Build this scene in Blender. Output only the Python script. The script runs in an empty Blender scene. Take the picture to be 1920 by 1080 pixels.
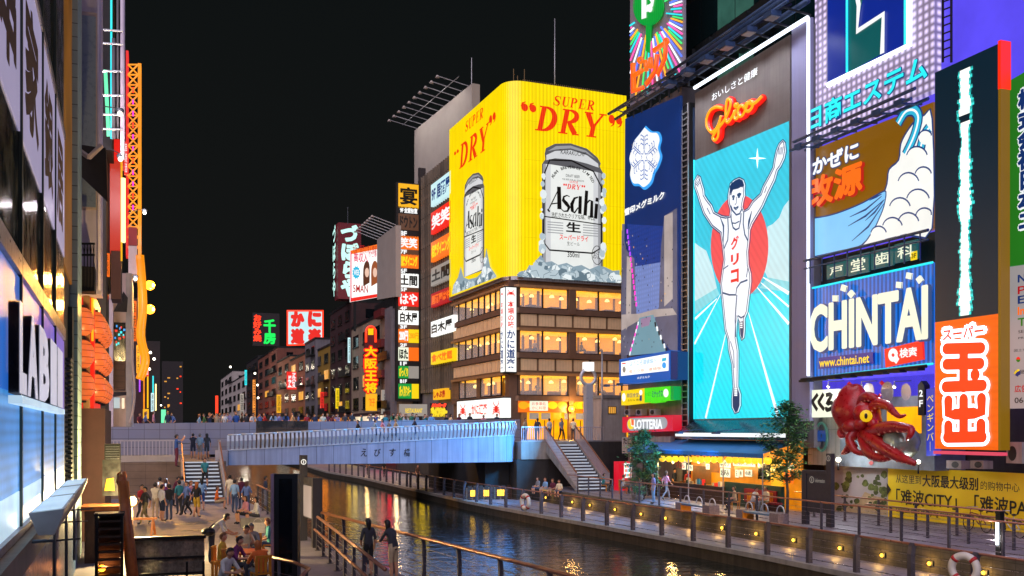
import bpy, math, random
from mathutils import Vector, Matrix
from mathutils.geometry import tessellate_polygon
sc = bpy.context.scene
COL = sc.collection
R = math.radians
random.seed(7)

# ---------------------------------------------------------------- camera
A = R(19.9); SA, CA = math.sin(A), math.cos(A)      # x runs across the canal, y along it
FOC, PCX, HOR = 1862.0, 960.0, 806.0                  # focal length and horizon of the photograph, in its pixels
cam = bpy.data.cameras.new('camera')
cam.sensor_width = 36; cam.lens = FOC / 1920 * 36
cam.shift_y = (HOR - 540) / 1920
cam.clip_start = 0.1; cam.clip_end = 3000
camo = bpy.data.objects.new('camera', cam); COL.objects.link(camo)
camo.rotation_euler = (R(90), 0, -A)
sc.camera = camo

# ---------------------------------------------------------------- world, sun, exposure
SUN_EL, SUN_AZ = 42.0, 221.0
w = bpy.data.worlds.new('World'); sc.world = w; w.use_nodes = True
nt = w.node_tree; nt.nodes.clear()
sky = nt.nodes.new('ShaderNodeTexSky'); sky.sky_type = 'NISHITA'; sky.sun_disc = False
sky.sun_elevation = R(-6); sky.sun_rotation = R(SUN_AZ)
b1 = nt.nodes.new('ShaderNodeBackground'); b1.inputs[1].default_value = 0.02
b2 = nt.nodes.new('ShaderNodeBackground'); b2.inputs[0].default_value = (0.0040, 0.0050, 0.0050, 1); b2.inputs[1].default_value = 1.0
tcw = nt.nodes.new('ShaderNodeTexCoord'); sxw = nt.nodes.new('ShaderNodeSeparateXYZ'); nt.links.new(tcw.outputs['Generated'], sxw.inputs[0])
mrw = nt.nodes.new('ShaderNodeMapRange'); nt.links.new(sxw.outputs[2], mrw.inputs[0]); mrw.inputs[1].default_value = 0.0; mrw.inputs[2].default_value = 0.42
mxw = nt.nodes.new('ShaderNodeMix'); mxw.data_type = 'RGBA'; nt.links.new(mrw.outputs[0], mxw.inputs[0])     # faint city glow towards the horizon
mxw.inputs[6].default_value = (0.0066, 0.0066, 0.0062, 1); mxw.inputs[7].default_value = (0.0038, 0.0050, 0.0052, 1); nt.links.new(mxw.outputs[2], b2.inputs[0])
ad = nt.nodes.new('ShaderNodeAddShader'); wo = nt.nodes.new('ShaderNodeOutputWorld')
nt.links.new(sky.outputs[0], b1.inputs[0]); nt.links.new(b1.outputs[0], ad.inputs[0]); nt.links.new(b2.outputs[0], ad.inputs[1])
nt.links.new(ad.outputs[0], wo.inputs[0])
sl = bpy.data.lights.new('night_glow', 'SUN'); sl.energy = 2.5; sl.angle = R(80); sl.color = (0.95, 0.85, 1.0)
slo = bpy.data.objects.new('night_glow', sl); COL.objects.link(slo)
slo.rotation_euler = (R(90 - SUN_EL), 0, R(180 - SUN_AZ))     # light comes from behind the camera, from above
sc.view_settings.view_transform = 'Standard'; sc.view_settings.look = 'None'
sc.view_settings.exposure = 0.3; sc.view_settings.gamma = 1
try: sc.view_settings.use_curve_mapping = False
except Exception: pass
sc.render.engine = 'CYCLES'
sc.cycles.use_denoising = True
sc.cycles.max_bounces = 6; sc.cycles.diffuse_bounces = 3; sc.cycles.glossy_bounces = 4
sc.cycles.sample_clamp_indirect = 4

# ---------------------------------------------------------------- pixel rays of the photograph
def ray(px, py):
    d = (px - PCX) / FOC
    return (d * CA + SA, -d * SA + CA, (HOR - py) / FOC)
def onx(px, py, x0):
    a, b, c = ray(px, py); k = x0 / a; return Vector((x0, b * k, c * k))
def ony(px, py, y0):
    a, b, c = ray(px, py); k = y0 / b; return Vector((a * k, y0, c * k))
def onz(px, py, z0):
    a, b, c = ray(px, py); k = z0 / c; return Vector((a * k, b * k, z0))
def atd(px, py, d):
    a, b, c = ray(px, py); return Vector((a * d, b * d, c * d))

class Fr:
    """a flat face of the scene: origin o, u to the viewer's right, v up, n towards the viewer"""
    def __init__(s, o, u, n, v=(0, 0, 1)):
        s.o, s.u, s.n, s.v = Vector(o), Vector(u).normalized(), Vector(n).normalized(), Vector(v).normalized()
    def uv(s, px, py):
        r = Vector(ray(px, py)); k = s.o.dot(s.n) / r.dot(s.n); p = r * k - s.o
        return p.dot(s.u), p.dot(s.v)
    def pt(s, u, v, h=0): return s.o + s.u * u + s.v * v + s.n * h
    def P(s, px, py, h=0): return s.pt(*s.uv(px, py), h)
    def off(s, h): return Fr(s.o + s.n * h, s.u, s.n, s.v)
def FW(x0): return Fr((x0, 0, 0), (0, -1, 0), (-1, 0, 0))
def FE(x0): return Fr((x0, 0, 0), (0, 1, 0), (1, 0, 0))
def FS(y0): return Fr((0, y0, 0), (1, 0, 0), (0, -1, 0))

# ---------------------------------------------------------------- materials
def lin(h):
    if not isinstance(h, str): return tuple(h)
    h = h.lstrip('#'); o = []
    for i in (0, 2, 4):
        c = int(h[i:i + 2], 16) / 255
        o.append(c / 12.92 if c <= .04045 else ((c + .055) / 1.055) ** 2.4)
    return tuple(o)
MAT = {}
def _nodes(name):
    m = bpy.data.materials.new(name); m.use_nodes = True
    return m, m.node_tree, m.node_tree.nodes['Principled BSDF']
def _ln(nt, a, b): nt.links.new(a, b)
def _math(nt, op, a, b=None):
    n = nt.nodes.new('ShaderNodeMath'); n.operation = op
    for i, v in enumerate((a, b)):
        if v is None: continue
        if isinstance(v, (int, float)): n.inputs[i].default_value = v
        else: nt.links.new(v, n.inputs[i])
    return n.outputs[0]
def _noise(nt, co, scale, detail=4, rough=.6):
    n = nt.nodes.new('ShaderNodeTexNoise'); n.inputs['Scale'].default_value = scale
    n.inputs['Detail'].default_value = detail; n.inputs['Roughness'].default_value = rough
    nt.links.new(co, n.inputs['Vector']); return n.outputs[0]
def _ramp(nt, f, a, b):
    n = nt.nodes.new('ShaderNodeMapRange'); nt.links.new(f, n.inputs[0])
    n.inputs[1].default_value = .3; n.inputs[2].default_value = .7
    n.inputs[3].default_value = a; n.inputs[4].default_value = b; return n.outputs[0]
def _scale(nt, col, f):
    n = nt.nodes.new('ShaderNodeVectorMath'); n.operation = 'SCALE'
    if isinstance(col, tuple): n.inputs[0].default_value = col[:3]
    else: nt.links.new(col, n.inputs[0])
    nt.links.new(f, n.inputs['Scale']); return n.outputs[0]
def pr(name, col, rough=.6, metal=0, var=.25, scale=1.5, bump=0, bscale=20, tile=None, grout=.35, spec=.5, streak=0):
    """surface with uneven, slightly dirty paint; tile = (w, h) draws joints on walls"""
    m, nt, p = _nodes(name); c = lin(col)
    tc = nt.nodes.new('ShaderNodeNewGeometry').outputs['Position']
    f = _ramp(nt, _noise(nt, tc, scale), 1 - var, 1 + var * .6)
    if streak:
        mp = nt.nodes.new('ShaderNodeMapping'); mp.inputs['Scale'].default_value = (3, 3, .15); _ln(nt, tc, mp.inputs[0])
        f = _math(nt, 'MULTIPLY', f, _ramp(nt, _noise(nt, mp.outputs[0], 1.2), 1 - streak, 1))
    if tile:
        sx = nt.nodes.new('ShaderNodeSeparateXYZ'); _ln(nt, tc, sx.inputs[0])
        def joint(v, s, wd):
            fr = _math(nt, 'FRACT', _math(nt, 'DIVIDE', v, s))
            return _math(nt, 'GREATER_THAN', fr, wd / s)
        uu = _math(nt, 'ADD', sx.outputs[0], sx.outputs[1])
        jw = tile[2] if len(tile) > 2 else .03
        g = _math(nt, 'MULTIPLY', joint(uu, tile[0], jw), joint(sx.outputs[2], tile[1], jw))
        f = _math(nt, 'MULTIPLY', f, _math(nt, 'ADD', _math(nt, 'MULTIPLY', g, 1 - grout), grout))
    _ln(nt, _scale(nt, c, f), p.inputs['Base Color'])
    p.inputs['Roughness'].default_value = rough; p.inputs['Metallic'].default_value = metal
    p.inputs['Specular IOR Level'].default_value = spec
    if rough < .6 or metal: _ln(nt, _ramp(nt, _noise(nt, tc, scale * 4), max(.05, rough - .1), rough + .12), p.inputs['Roughness'])
    if bump:
        bn = nt.nodes.new('ShaderNodeBump'); bn.inputs['Strength'].default_value = bump; bn.inputs['Distance'].default_value = .02
        _ln(nt, _noise(nt, tc, bscale), bn.inputs['Height']); _ln(nt, bn.outputs[0], p.inputs['Normal'])
    MAT[name] = m; return m
def em(name, col, s=1.0, base=.25, pat=None, per=.12, lo=.4, light=False, var=.06, per2=None):
    """something that gives off light: a lit panel, neon tube, screen or lamp; pat = its diode or slat structure"""
    m, nt, p = _nodes(name); c = lin(col); s *= .84
    tc = nt.nodes.new('ShaderNodeNewGeometry').outputs['Position']
    p.inputs['Base Color'].default_value = tuple(min(.8, x * base) for x in c) + (1,)
    p.inputs['Roughness'].default_value = .35
    f = _ramp(nt, _noise(nt, tc, .5), s * (1 - var), s * (1 + var))
    if pat:
        sx = nt.nodes.new('ShaderNodeSeparateXYZ'); _ln(nt, tc, sx.inputs[0])
        uu = _math(nt, 'SUBTRACT', sx.outputs[0], sx.outputs[1])
        def wave(v, pd):
            return _math(nt, 'ADD', _math(nt, 'MULTIPLY', _math(nt, 'SINE', _math(nt, 'MULTIPLY', v, 2 * math.pi / pd)), .5), .5)
        if pat == 'dots': g = _math(nt, 'MULTIPLY', wave(uu, per), wave(sx.outputs[2], per2 or per)); g = _math(nt, 'POWER', g, .8)
        elif pat == 'v': g = wave(uu, per)
        elif pat == 'h': g = wave(sx.outputs[2], per)
        elif pat == 'diag': g = wave(_math(nt, 'ADD', uu, _math(nt, 'MULTIPLY', sx.outputs[2], .8)), per)
        f = _math(nt, 'MULTIPLY', f, _math(nt, 'ADD', _math(nt, 'MULTIPLY', g, 1 - lo), lo))
    p.inputs['Emission Color'].default_value = c + (1,)
    _ln(nt, f, p.inputs['Emission Strength'])
    m.cycles.emission_sampling = 'AUTO' if light else 'NONE'
    MAT[name] = m; return m
def clear_glass(name, tint=(.9, .95, 1), alpha=.25):
    m, nt, p = _nodes(name)
    p.inputs['Base Color'].default_value = tint + (1,); p.inputs['Roughness'].default_value = .05
    p.inputs['Alpha'].default_value = alpha; MAT[name] = m

# ---------------------------------------------------------------- mesh builder
_tx = {}
def glyphs(s, off=0, shear=0, res=3):
    k = (s, off, shear, res)
    if k not in _tx:
        c = bpy.data.curves.new('lettering', 'FONT'); c.body = s; c.offset = off; c.shear = shear; c.resolution_u = res
        o = bpy.data.objects.new('lettering', c); COL.objects.link(o)
        me = bpy.data.meshes.new_from_object(o.evaluated_get(bpy.context.evaluated_depsgraph_get()))
        vs = [(v.co.x, v.co.y) for v in me.vertices]; fs = [tuple(p.vertices) for p in me.polygons]
        bpy.data.objects.remove(o); bpy.data.meshes.remove(me); bpy.data.curves.remove(c)
        _tx[k] = (vs, fs)
    return _tx[k]

class MB:
    def __init__(s, M=None): s.v, s.f, s.fm, s.ms, s.M, s.sm = [], [], [], [], M, []
    def mi(s, m):
        if m not in s.ms: s.ms.append(m)
        return s.ms.index(m)
    def add(s, vs, fs, m, smooth=False):
        b = len(s.v)
        s.v += [(s.M @ Vector(v)) if s.M else Vector(v) for v in vs]
        k = s.mi(m)
        for f in fs: s.f.append([b + i for i in f]); s.fm.append(k); s.sm.append(smooth)
        return s
    def quad(s, a, b, c, d, m): return s.add([a, b, c, d], [(0, 1, 2, 3)], m)
    def box(s, x0, y0, z0, x1, y1, z1, m):
        v = [(x, y, z) for z in (z0, z1) for x, y in ((x0, y0), (x1, y0), (x1, y1), (x0, y1))]
        return s.add(v, [(3, 2, 1, 0), (4, 5, 6, 7), (0, 1, 5, 4), (1, 2, 6, 5), (2, 3, 7, 6), (3, 0, 4, 7)], m)
    def prism(s, pts, z0, z1, m, top=None):
        n = len(pts); z0f = z0 if callable(z0) else (lambda p: z0); z1f = z1 if callable(z1) else (lambda p: z1)
        v = [(p[0], p[1], z0f(p)) for p in pts] + [(p[0], p[1], z1f(p)) for p in pts]
        s.add(v, [(i, (i + 1) % n, n + (i + 1) % n, n + i) for i in range(n)], m)
        tri = tessellate_polygon([[Vector((p[0], p[1], 0)) for p in pts]])
        s.add(v, [tuple(n + i for i in t) for t in tri], top or m); s.add(v, [tuple(reversed(t)) for t in tri], m)
        return s
    def tube(s, pts, r, m, n=6, closed=False):
        pts = [Vector(p) for p in pts]; vs, fs = [], []
        rr = r if isinstance(r, (list, tuple)) else [r] * len(pts)
        N = len(pts); last = None
        for i, p in enumerate(pts):
            a = pts[(i - 1) % N] if (closed or i > 0) else p; b = pts[(i + 1) % N] if (closed or i < N - 1) else p
            t = (b - a).normalized() if (b - a).length > 1e-9 else Vector((0, 0, 1))
            if last is None: q = t.orthogonal().normalized()
            else:
                q = last - t * last.dot(t); q = q.normalized() if q.length > 1e-6 else t.orthogonal().normalized()
            last = q; w2 = t.cross(q)
            for k in range(n):
                an = 2 * math.pi * k / n; vs.append(p + (q * math.cos(an) + w2 * math.sin(an)) * rr[i])
        for i in range(N if closed else N - 1):
            for k in range(n):
                j = (i + 1) % N; fs.append((i * n + k, i * n + (k + 1) % n, j * n + (k + 1) % n, j * n + k))
        if not closed: fs += [tuple(range(n))[::-1], tuple((N - 1) * n + k for k in range(n))]
        return s.add(vs, fs, m, True if n > 5 else False)
    def bar(s, a, b, w, m): return s.tube([a, b], w * .707, m, 4)
    def lathe(s, c, prof, m, n=12, smooth=True):
        c = Vector(c); vs, fs = [], []
        for r, z in prof:
            for k in range(n): an = 2 * math.pi * k / n; vs.append(c + Vector((r * math.cos(an), r * math.sin(an), z)))
        L = len(prof)
        for i in range(L - 1):
            for k in range(n): fs.append((i * n + k, i * n + (k + 1) % n, (i + 1) * n + (k + 1) % n, (i + 1) * n + k))
        fs += [tuple(range(n))[::-1], tuple((L - 1) * n + k for k in range(n))]
        return s.add(vs, fs, m, smooth)
    def ball(s, c, r, m, n=10, sq=1.0):
        k = 6; return s.lathe(c, [(r * math.sin(math.pi * i / k) + 1e-4, -r * sq * math.cos(math.pi * i / k)) for i in range(k + 1)], m, n)
    # ---- flat work on a face
    def fbox(s, fr, u0, v0, u1, v1, h0, h1, m):
        P = [fr.pt(u, v, h) for h in (h0, h1) for u, v in ((u0, v0), (u1, v0), (u1, v1), (u0, v1))]
        return s.add(P, [(3, 2, 1, 0), (4, 5, 6, 7), (0, 1, 5, 4), (1, 2, 6, 5), (2, 3, 7, 6), (3, 0, 4, 7)], m)
    def pbox(s, fr, px0, py0, px1, py1, h0, h1, m):        # lower left and upper right corner in the photograph
        u0, v0 = fr.uv(px0, py0); u1, v1 = fr.uv(px1, py1); return s.fbox(fr, u0, v0, u1, v1, h0, h1, m)
    def fpoly(s, fr, uv, h, m, thick=0):
        tri = tessellate_polygon([[Vector((a, b, 0)) for a, b in uv]]); n = len(uv)
        s.add([fr.pt(a, b, h) for a, b in uv], [tuple(t) for t in tri], m)
        if thick: s.add([fr.pt(a, b, h) for a, b in uv] + [fr.pt(a, b, h - thick) for a, b in uv], [(i, (i + 1) % n, n + (i + 1) % n, n + i) for i in range(n)], m)
        return s
    def pp(s, fr, pts, h, m, thick=0): return s.fpoly(fr, [fr.uv(*p) for p in pts], h, m, thick)
    def fstroke(s, fr, uv, wd, h, m, closed=False):
        n = len(uv); L, Rr = [], []
        ws = wd if isinstance(wd, (list, tuple)) else [wd] * n
        for i, (x, y) in enumerate(uv):
            a = uv[(i - 1) % n] if closed or i > 0 else uv[i]; b = uv[(i + 1) % n] if closed or i < n - 1 else uv[i]
            dx, dy = b[0] - a[0], b[1] - a[1]; l = math.hypot(dx, dy) or 1; nx, ny = -dy / l * ws[i] / 2, dx / l * ws[i] / 2
            L.append((x + nx, y + ny)); Rr.append((x - nx, y - ny))
        vs = [fr.pt(a, b, h) for a, b in L + Rr]
        return s.add(vs, [(i, (i + 1) % n, n + (i + 1) % n, n + i) for i in range(n if closed else n - 1)], m)
    def ps(s, fr, pts, wd, h, m, closed=False): return s.fstroke(fr, [fr.uv(*p) for p in pts], wd, h, m, closed)
    def neon(s, fr, pts, r, h, m, closed=False, n=6): return s.tube([fr.P(x, y, h) for x, y in pts], r, m, n, closed)
    def ftext(s, fr, t, u0, v0, u1, v1, h, m, bold=0, shear=0, vert=False, res=3, fat=0):
        """lettering fitted to a rectangle of the face; vert stacks the characters"""
        if vert:
            n = len(t); ch = (v1 - v0) / n; wd = (u1 - u0)
            for i, c in enumerate(t):
                if c in ' 　': continue
                vs, fs = glyphs('｜' if c == 'ー' else c, bold, shear, res)
                if not vs: continue
                b = v1 - (i + 1) * ch
                vs2 = [(u0 + x * wd if ord(c) > 0x2000 else u0 + wd * .2 + x * wd, b + (y + .13) * ch) for x, y in vs]
                s._tx(fr, vs2, fs, h, m, fat)
            return s
        vs, fs = glyphs(t, bold, shear, res)
        xs = [v[0] for v in vs]; ys = [v[1] for v in vs]; x0, x1, y0, y1 = min(xs), max(xs), min(ys), max(ys)
        vs2 = [(u0 + (x - x0) / (x1 - x0) * (u1 - u0), v0 + (y - y0) / max(1e-6, y1 - y0) * (v1 - v0)) for x, y in vs]
        return s._tx(fr, vs2, fs, h, m, fat)
    def _tx(s, fr, vs2, fs, h, m, fat):
        offs = [(0, 0)] if not fat else [(fat * math.cos(k * math.pi / 4), fat * math.sin(k * math.pi / 4)) for k in range(8)]
        for i, (a, b) in enumerate(offs): s.add([fr.pt(x + a, y + b, h + i * .0004) for x, y in vs2], fs, m)
        return s
    def text(s, fr, t, px0, py0, px1, py1, h, m, **k):
        u0, v0 = fr.uv(px0, py0); u1, v1 = fr.uv(px1, py1); return s.ftext(fr, t, u0, v0, u1, v1, h, m, **k)
    def build(s, name, parent=None, origin=None):
        """links the collected shapes as one mesh; parts are written in world coordinates and hang from their thing's base"""
        if parent is not None: o0 = WB[parent.name]
        elif origin is not None: o0 = Vector(origin)
        else:
            xs = [v[0] for v in s.v]; ys = [v[1] for v in s.v]; zs = [v[2] for v in s.v]
            o0 = Vector(((min(xs) + max(xs)) / 2, (min(ys) + max(ys)) / 2, min(zs)))
        me = bpy.data.meshes.new(name); me.from_pydata([v - o0 for v in s.v], [], s.f); me.update()
        for m in s.ms: me.materials.append(MAT[m])
        me.polygons.foreach_set('material_index', s.fm); me.polygons.foreach_set('use_smooth', s.sm)
        o = bpy.data.objects.new(name, me); COL.objects.link(o); WB[o.name] = o0
        if parent is not None: o.parent = parent
        else: o.location = o0
        return o
WB = {}
def tag(o, label, cat, group=None, kind=None):
    o['label'] = label; o['category'] = cat
    if group: o['group'] = group
    if kind: o['kind'] = kind
    return o
def thing(name, label, cat, loc, group=None):
    o = bpy.data.objects.new(name, None); COL.objects.link(o); o.location = loc; o.empty_display_size = .3
    WB[o.name] = Vector(loc); return tag(o, label, cat, group)
def structure(mb, name, kind='structure'):
    o = mb.build(name); o['kind'] = kind; return o
def copy_tree(o, parent=None):
    c = o.copy(); COL.objects.link(c); WB[c.name] = WB.get(o.name, Vector())
    if parent is not None: c.parent = parent
    for ch in list(o.children): copy_tree(ch, c)
    return c
# ================================================================ materials
pr('paving', '#77717b', .55, var=.3, scale=.9, tile=(.6, .6, .02), grout=.6, bump=.15)
pr('paving_dark', '#5f5a62', .5, var=.35, scale=.7, tile=(.3, .6, .015), grout=.6, bump=.15)
pr('stone_wall', '#4a443c', .8, var=.5, scale=2.5, tile=(.45, .22, .025), grout=.35, bump=.5)
pr('bank_wall', '#3f382c', .7, var=.5, scale=1.2, bump=.5, streak=.7)
pr('brown_stone', '#7d6655', .7, var=.25, scale=1.2, tile=(1.2, .42, .02), grout=.5)
pr('bridge_panel', '#a0a6c0', .42, .05, var=.1, scale=.8, streak=.3, tile=(1.12, 9, .03), grout=.25)
pr('parapet_tile', '#8c8794', .45, .1, var=.12, scale=.5, tile=(1.02, .62, .03), grout=.45)
pr('bright_steel', '#c2c6d0', .35, .3, var=.08)
pr('polished_panel', '#a59c96', .15, .9, var=.2, scale=.3, tile=(.8, 9, .03), grout=.4)
pr('white_rail', '#b7aeb4', .4, .2, var=.12)
pr('brass_rail', '#a06a52', .35, .55, var=.15)
pr('post_steel', '#56525c', .4, .5, var=.2)
pr('cable_steel', '#8d8590', .3, .8, var=.1)
pr('pale_concrete', '#8f8a84', .75, var=.2, scale=1, streak=.3)
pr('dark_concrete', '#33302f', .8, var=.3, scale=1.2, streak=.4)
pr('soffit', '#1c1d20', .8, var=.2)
pr('asphalt', '#3a383c', .8, var=.3, bump=.2)
pr('step_stone', '#45434b', .6, var=.2)
pr('wood_dark', '#3c2418', .6, var=.35, scale=4)
pr('wood_orange', '#a85a24', .5, var=.3, scale=5)
pr('black_metal', '#141416', .4, .3, var=.2)
pr('grey_metal', '#5b5f66', .4, .6, var=.2)
pr('pale_metal', '#a9a9ad', .35, .6, var=.15)
pr('rubber', '#101010', .7)
em('nosing_glow', '#ccd4e4', .62)  # pale nosing strips, their brightness put in as emission
em('foot_lamp', '#ffc23a', 3.0, light=False)
em('bulb_white', '#fff4dc', 6.0)
em('bulb_amber', '#ff9a20', 8.0)
em('bulb_yellow', '#ffd87a', 6.0)
clear_glass('clear_glass')
def make_water():
    m, nt, p = _nodes('water')
    p.inputs['Base Color'].default_value = (.004, .012, .012, 1); p.inputs['Roughness'].default_value = .06
    p.inputs['IOR'].default_value = 1.33; p.inputs['Specular IOR Level'].default_value = .8
    g = nt.nodes.new('ShaderNodeNewGeometry').outputs['Position']
    def lay(sc_, sx, sy, ang):
        mp = nt.nodes.new('ShaderNodeMapping'); mp.inputs['Scale'].default_value = (sx, sy, 1); mp.inputs['Rotation'].default_value = (0, 0, ang)
        _ln(nt, g, mp.inputs[0]); return _noise(nt, mp.outputs[0], sc_, 3, .55)
    h = _math(nt, 'ADD', _math(nt, 'MULTIPLY', lay(.9, 1.0, 1.6, -A), 1.0), _math(nt, 'MULTIPLY', lay(3.2, 1, 1.5, .5), .3))
    bn = nt.nodes.new('ShaderNodeBump'); bn.inputs['Strength'].default_value = .42; bn.inputs['Distance'].default_value = .1
    _ln(nt, h, bn.inputs['Height']); _ln(nt, bn.outputs[0], p.inputs['Normal'])
    MAT['water'] = m
make_water()

# ================================================================ ground, water, banks
ZW, ZL, ZT, ZP, ZD = -5.57, -4.95, -4.1, -4.15, -0.85      # water, lower walk, right terrace, left promenade, street
m = MB(); m.box(-1500, -300, -7.2, 1500, 2600, -7.0, 'asphalt'); structure(m, 'ground')
m = MB(); m.quad((0, -40, ZW), (30, -40, ZW), (30, 420, ZW), (0, 420, ZW), 'water'); structure(m, 'water')
BANK = [(23.0, -30), (22.8, 10), (22.6, 33), (22.2, 40), (21.5, 50), (20.8, 60), (20.5, 66), (20.5, 84), (20.4, 104), (19.4, 118), (20.2, 150), (20.5, 420)]
m = MB(); m.prism(BANK + [(26.6, 420), (26.6, 66), (25.3, 66), (25.3, -30)], -6.6, ZL, 'bank_wall', 'paving'); structure(m, 'lower_walkway')
m = MB(); m.prism([(p[0] - .06, p[1]) for p in BANK] + [(p[0] + .3, p[1]) for p in BANK][::-1], ZL - .16, ZL + .03, 'pale_concrete'); structure(m, 'kerb')
m = MB(); m.prism([(25.5, -30), (25.5, 66), (80, 66), (80, -30)], -6.6, ZT, 'dark_concrete', 'paving'); structure(m, 'terrace')
o = MB().box(25.3, -30, ZL - .1, 25.497, 60.3, ZT + .04, 'stone_wall').build('retaining_wall'); tag(o, 'low dark stone wall with footlights between the lower walkway and the terrace', 'wall')
m = MB(); m.prism([(26.7, 66.02), (26.7, 420), (140, 420), (140, 66.02)], -6.6, ZD, 'dark_concrete', 'paving_dark'); structure(m, 'street')
LB = [(10.5, -10), (9, 10), (8, 18), (6.9, 26.5), (5.75, 35), (5.4, 55), (4.6, 66), (4.4, 120), (4.4, 420)]
m = MB(); m.prism(LB + [(-60, 420), (-60, -10)], -6.6, ZP, 'bank_wall', 'paving'); structure(m, 'promenade')
# raised left landing in front of the bridge and the street behind it
m = MB(); m.prism([(-20, 64), (-20, 420), (4.3, 420), (4.3, 64)], -6.6, -1.95, 'brown_stone', 'paving_dark'); structure(m, 'landing')
# tactile strips and manhole grates on the promenade
m = MB()
for (a, b) in (((325, 984), (385, 976)), ((340, 996), (395, 988)), ((352, 980), (412, 972))):
    p, q = onz(*a, ZP), onz(*b, ZP); m.box(p.x, p.y, ZP, q.x, p.y + .45, ZP + .006, 'grey_metal')
structure(m, 'paving_grates')

# ================================================================ railings
def along(pts, step):
    out = []; acc = 0; pts = [Vector((p[0], p[1], p[2] if len(p) > 2 else 0)) for p in pts]
    for a, b in zip(pts, pts[1:]):
        L = (b - a).length; d = acc
        while d < L: out.append((a + (b - a) * (d / L), (b - a).normalized())); d += step
        acc = d - L
    return out
def railing(name, label, pts, h, step, lean=0, cables=4, post='post_steel', top='brass_rail', pw=.06, r=.04, bend=0, low=True):
    p0 = pts[0]; t = thing(name, label, 'railing', p0)
    src = None
    for p, d in along(pts, step):
        if src is None:
            q = MB(); P = Vector(p)
            n = Vector((-d.y, d.x, 0)) * bend
            q.tube([P, P + Vector((0, 0, h * .75)), P + Vector((0, 0, h * .93)) + n * .4, P + Vector((0, 0, h)) + n], pw * .75, post, 4)
            q.box(P.x - .09, P.y - .09, P.z, P.x + .09, P.y + .09, P.z + .02, post)
            src = q.build('post', t); base = P
        else:
            c = copy_tree(src, t); c.location = Vector(p) - base
    d0 = (Vector(pts[1]) - Vector(pts[0])).normalized(); nb = Vector((-d0.y, d0.x, 0)) * bend
    MB().tube([Vector(p) + Vector((0, 0, h)) + nb for p in pts], r, top, 8).build('handrail', t)
    if cables:
        q = MB()
        for k in range(cables):
            z = .16 + (h - .25) * k / cables
            q.tube([Vector(p) + Vector((0, 0, z)) for p in pts], .009 if k else .018, 'cable_steel', 4)
        q.build('cables', t)
    return t
rl = [(p[0] + .22, p[1], ZL + .03) for p in BANK[1:8]]
railing('railing', 'long dark rail with brown handrail along the lower walkway by the water', rl, 1.25, 2.6, bend=-.1, pw=.16)
railing('railing', 'far rail of the curving lit walkway seen beneath the blue bridge', [(p[0] + .22, p[1], ZL + .03) for p in BANK[7:10]], 1.25, 2.6, bend=-.1, pw=.16)
railing('railing', 'steel cable rail along the edge of the right terrace above the stone wall', [(25.66, 20, ZT), (25.66, 52.5, ZT)], 1.15, 2.3, cables=5, pw=.075, r=.035)
railing('railing', 'short cable rail across the foot of the right steps by the red vending machine', [(25.66, 53.4, ZT), (25.66, 60.2, ZT)], 1.15, 1.7, cables=4, pw=.07, r=.035)
railing('railing', 'rail beside the sloping path in front of the yellow banner', [(29.2, 28, ZT), (29.2, 40.5, ZT)], 1.12, 2.2, cables=4, pw=.075, r=.035)
railing('railing', 'pink lit middle rail of the sloping path at the right edge', [(27.6, 24, ZT - .05), (27.6, 33.5, ZT - .05)], 1.1, 2.0, cables=4, pw=.075, r=.035)
lr = [(p[0] - .12, p[1], ZP) for p in LB[1:6]]
railing('railing', 'brown topped rail along the water on the left promenade behind the two women', lr[:4][::-1], 1.25, 2.3, cables=5, pw=.09, r=.05, bend=-.05)
railing('railing', 'further stretch of the waterside rail past the information post on the left', [(5.4, 39, ZP), (5.28, 55, ZP)], 1.2, 2.2, cables=4, pw=.08, r=.045)
railing('railing', 'inner ramp rail with double handrail on the near left promenade', [(5.35, 34.5, ZP), (5.15, 30, ZP), (4.95, 26, ZP), (4.7, 21, ZP)], 1.15, 1.75, cables=5, pw=.08, r=.045)
MB().tube([(5.25, 34.5, ZP + .72), (5.05, 30, ZP + .72), (4.85, 26, ZP + .72), (4.6, 21, ZP + .72)], .04, 'brass_rail', 8).build('lower_handrail', bpy.data.objects['railing.008'])
p = onz(567, 1010, ZP)
railing('railing', 'low curved orange handrail beside the black sign totem', [(2.62, 27.5, ZP), (3.35, 25.6, ZP), (3.55, 24.2, ZP), (3.2, 23, ZP)], .8, 1.3, cables=2, pw=.07, r=.045)

# ================================================================ bridge
FB = FS(66)
br = thing('bridge', 'blue and silver bridge with ribbed railing and black characters spanning the canal', 'bridge', (14, 68, -2.25))
def rampz(x, a=-1.33, b=-.41): return a + (b - a) * max(0, min(1, (x - 4.6) / 19.3))
front = [(4.55, 66)] + [(4.55 + 18.4 * i / 24, 66) for i in range(1, 25)]
for i in range(1, 9):
    an = R(-90 + 90 * i / 8); front.append((22.95 + 1.6 * math.cos(an), 67.6 + 1.6 * math.sin(an)))
front.append((24.55, 72))
q = MB()
for a, b in zip(front, front[1:]):
    za, zb = rampz(a[0]), rampz(b[0])
    q.quad((a[0], a[1], -2.27), (b[0], b[1], -2.27), (b[0], b[1], zb), (a[0], a[1], za), 'bridge_panel')
q.build('side_panel', br)
q = MB()
for a, b in zip(front, front[1:]):
    za, zb = rampz(a[0]), rampz(b[0]); q.tube([(a[0], a[1] - .03, za + .03), (b[0], b[1] - .03, zb + .03)], .045, 'bright_steel', 4)
q.build('rail_base', br)
q = MB()
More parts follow.
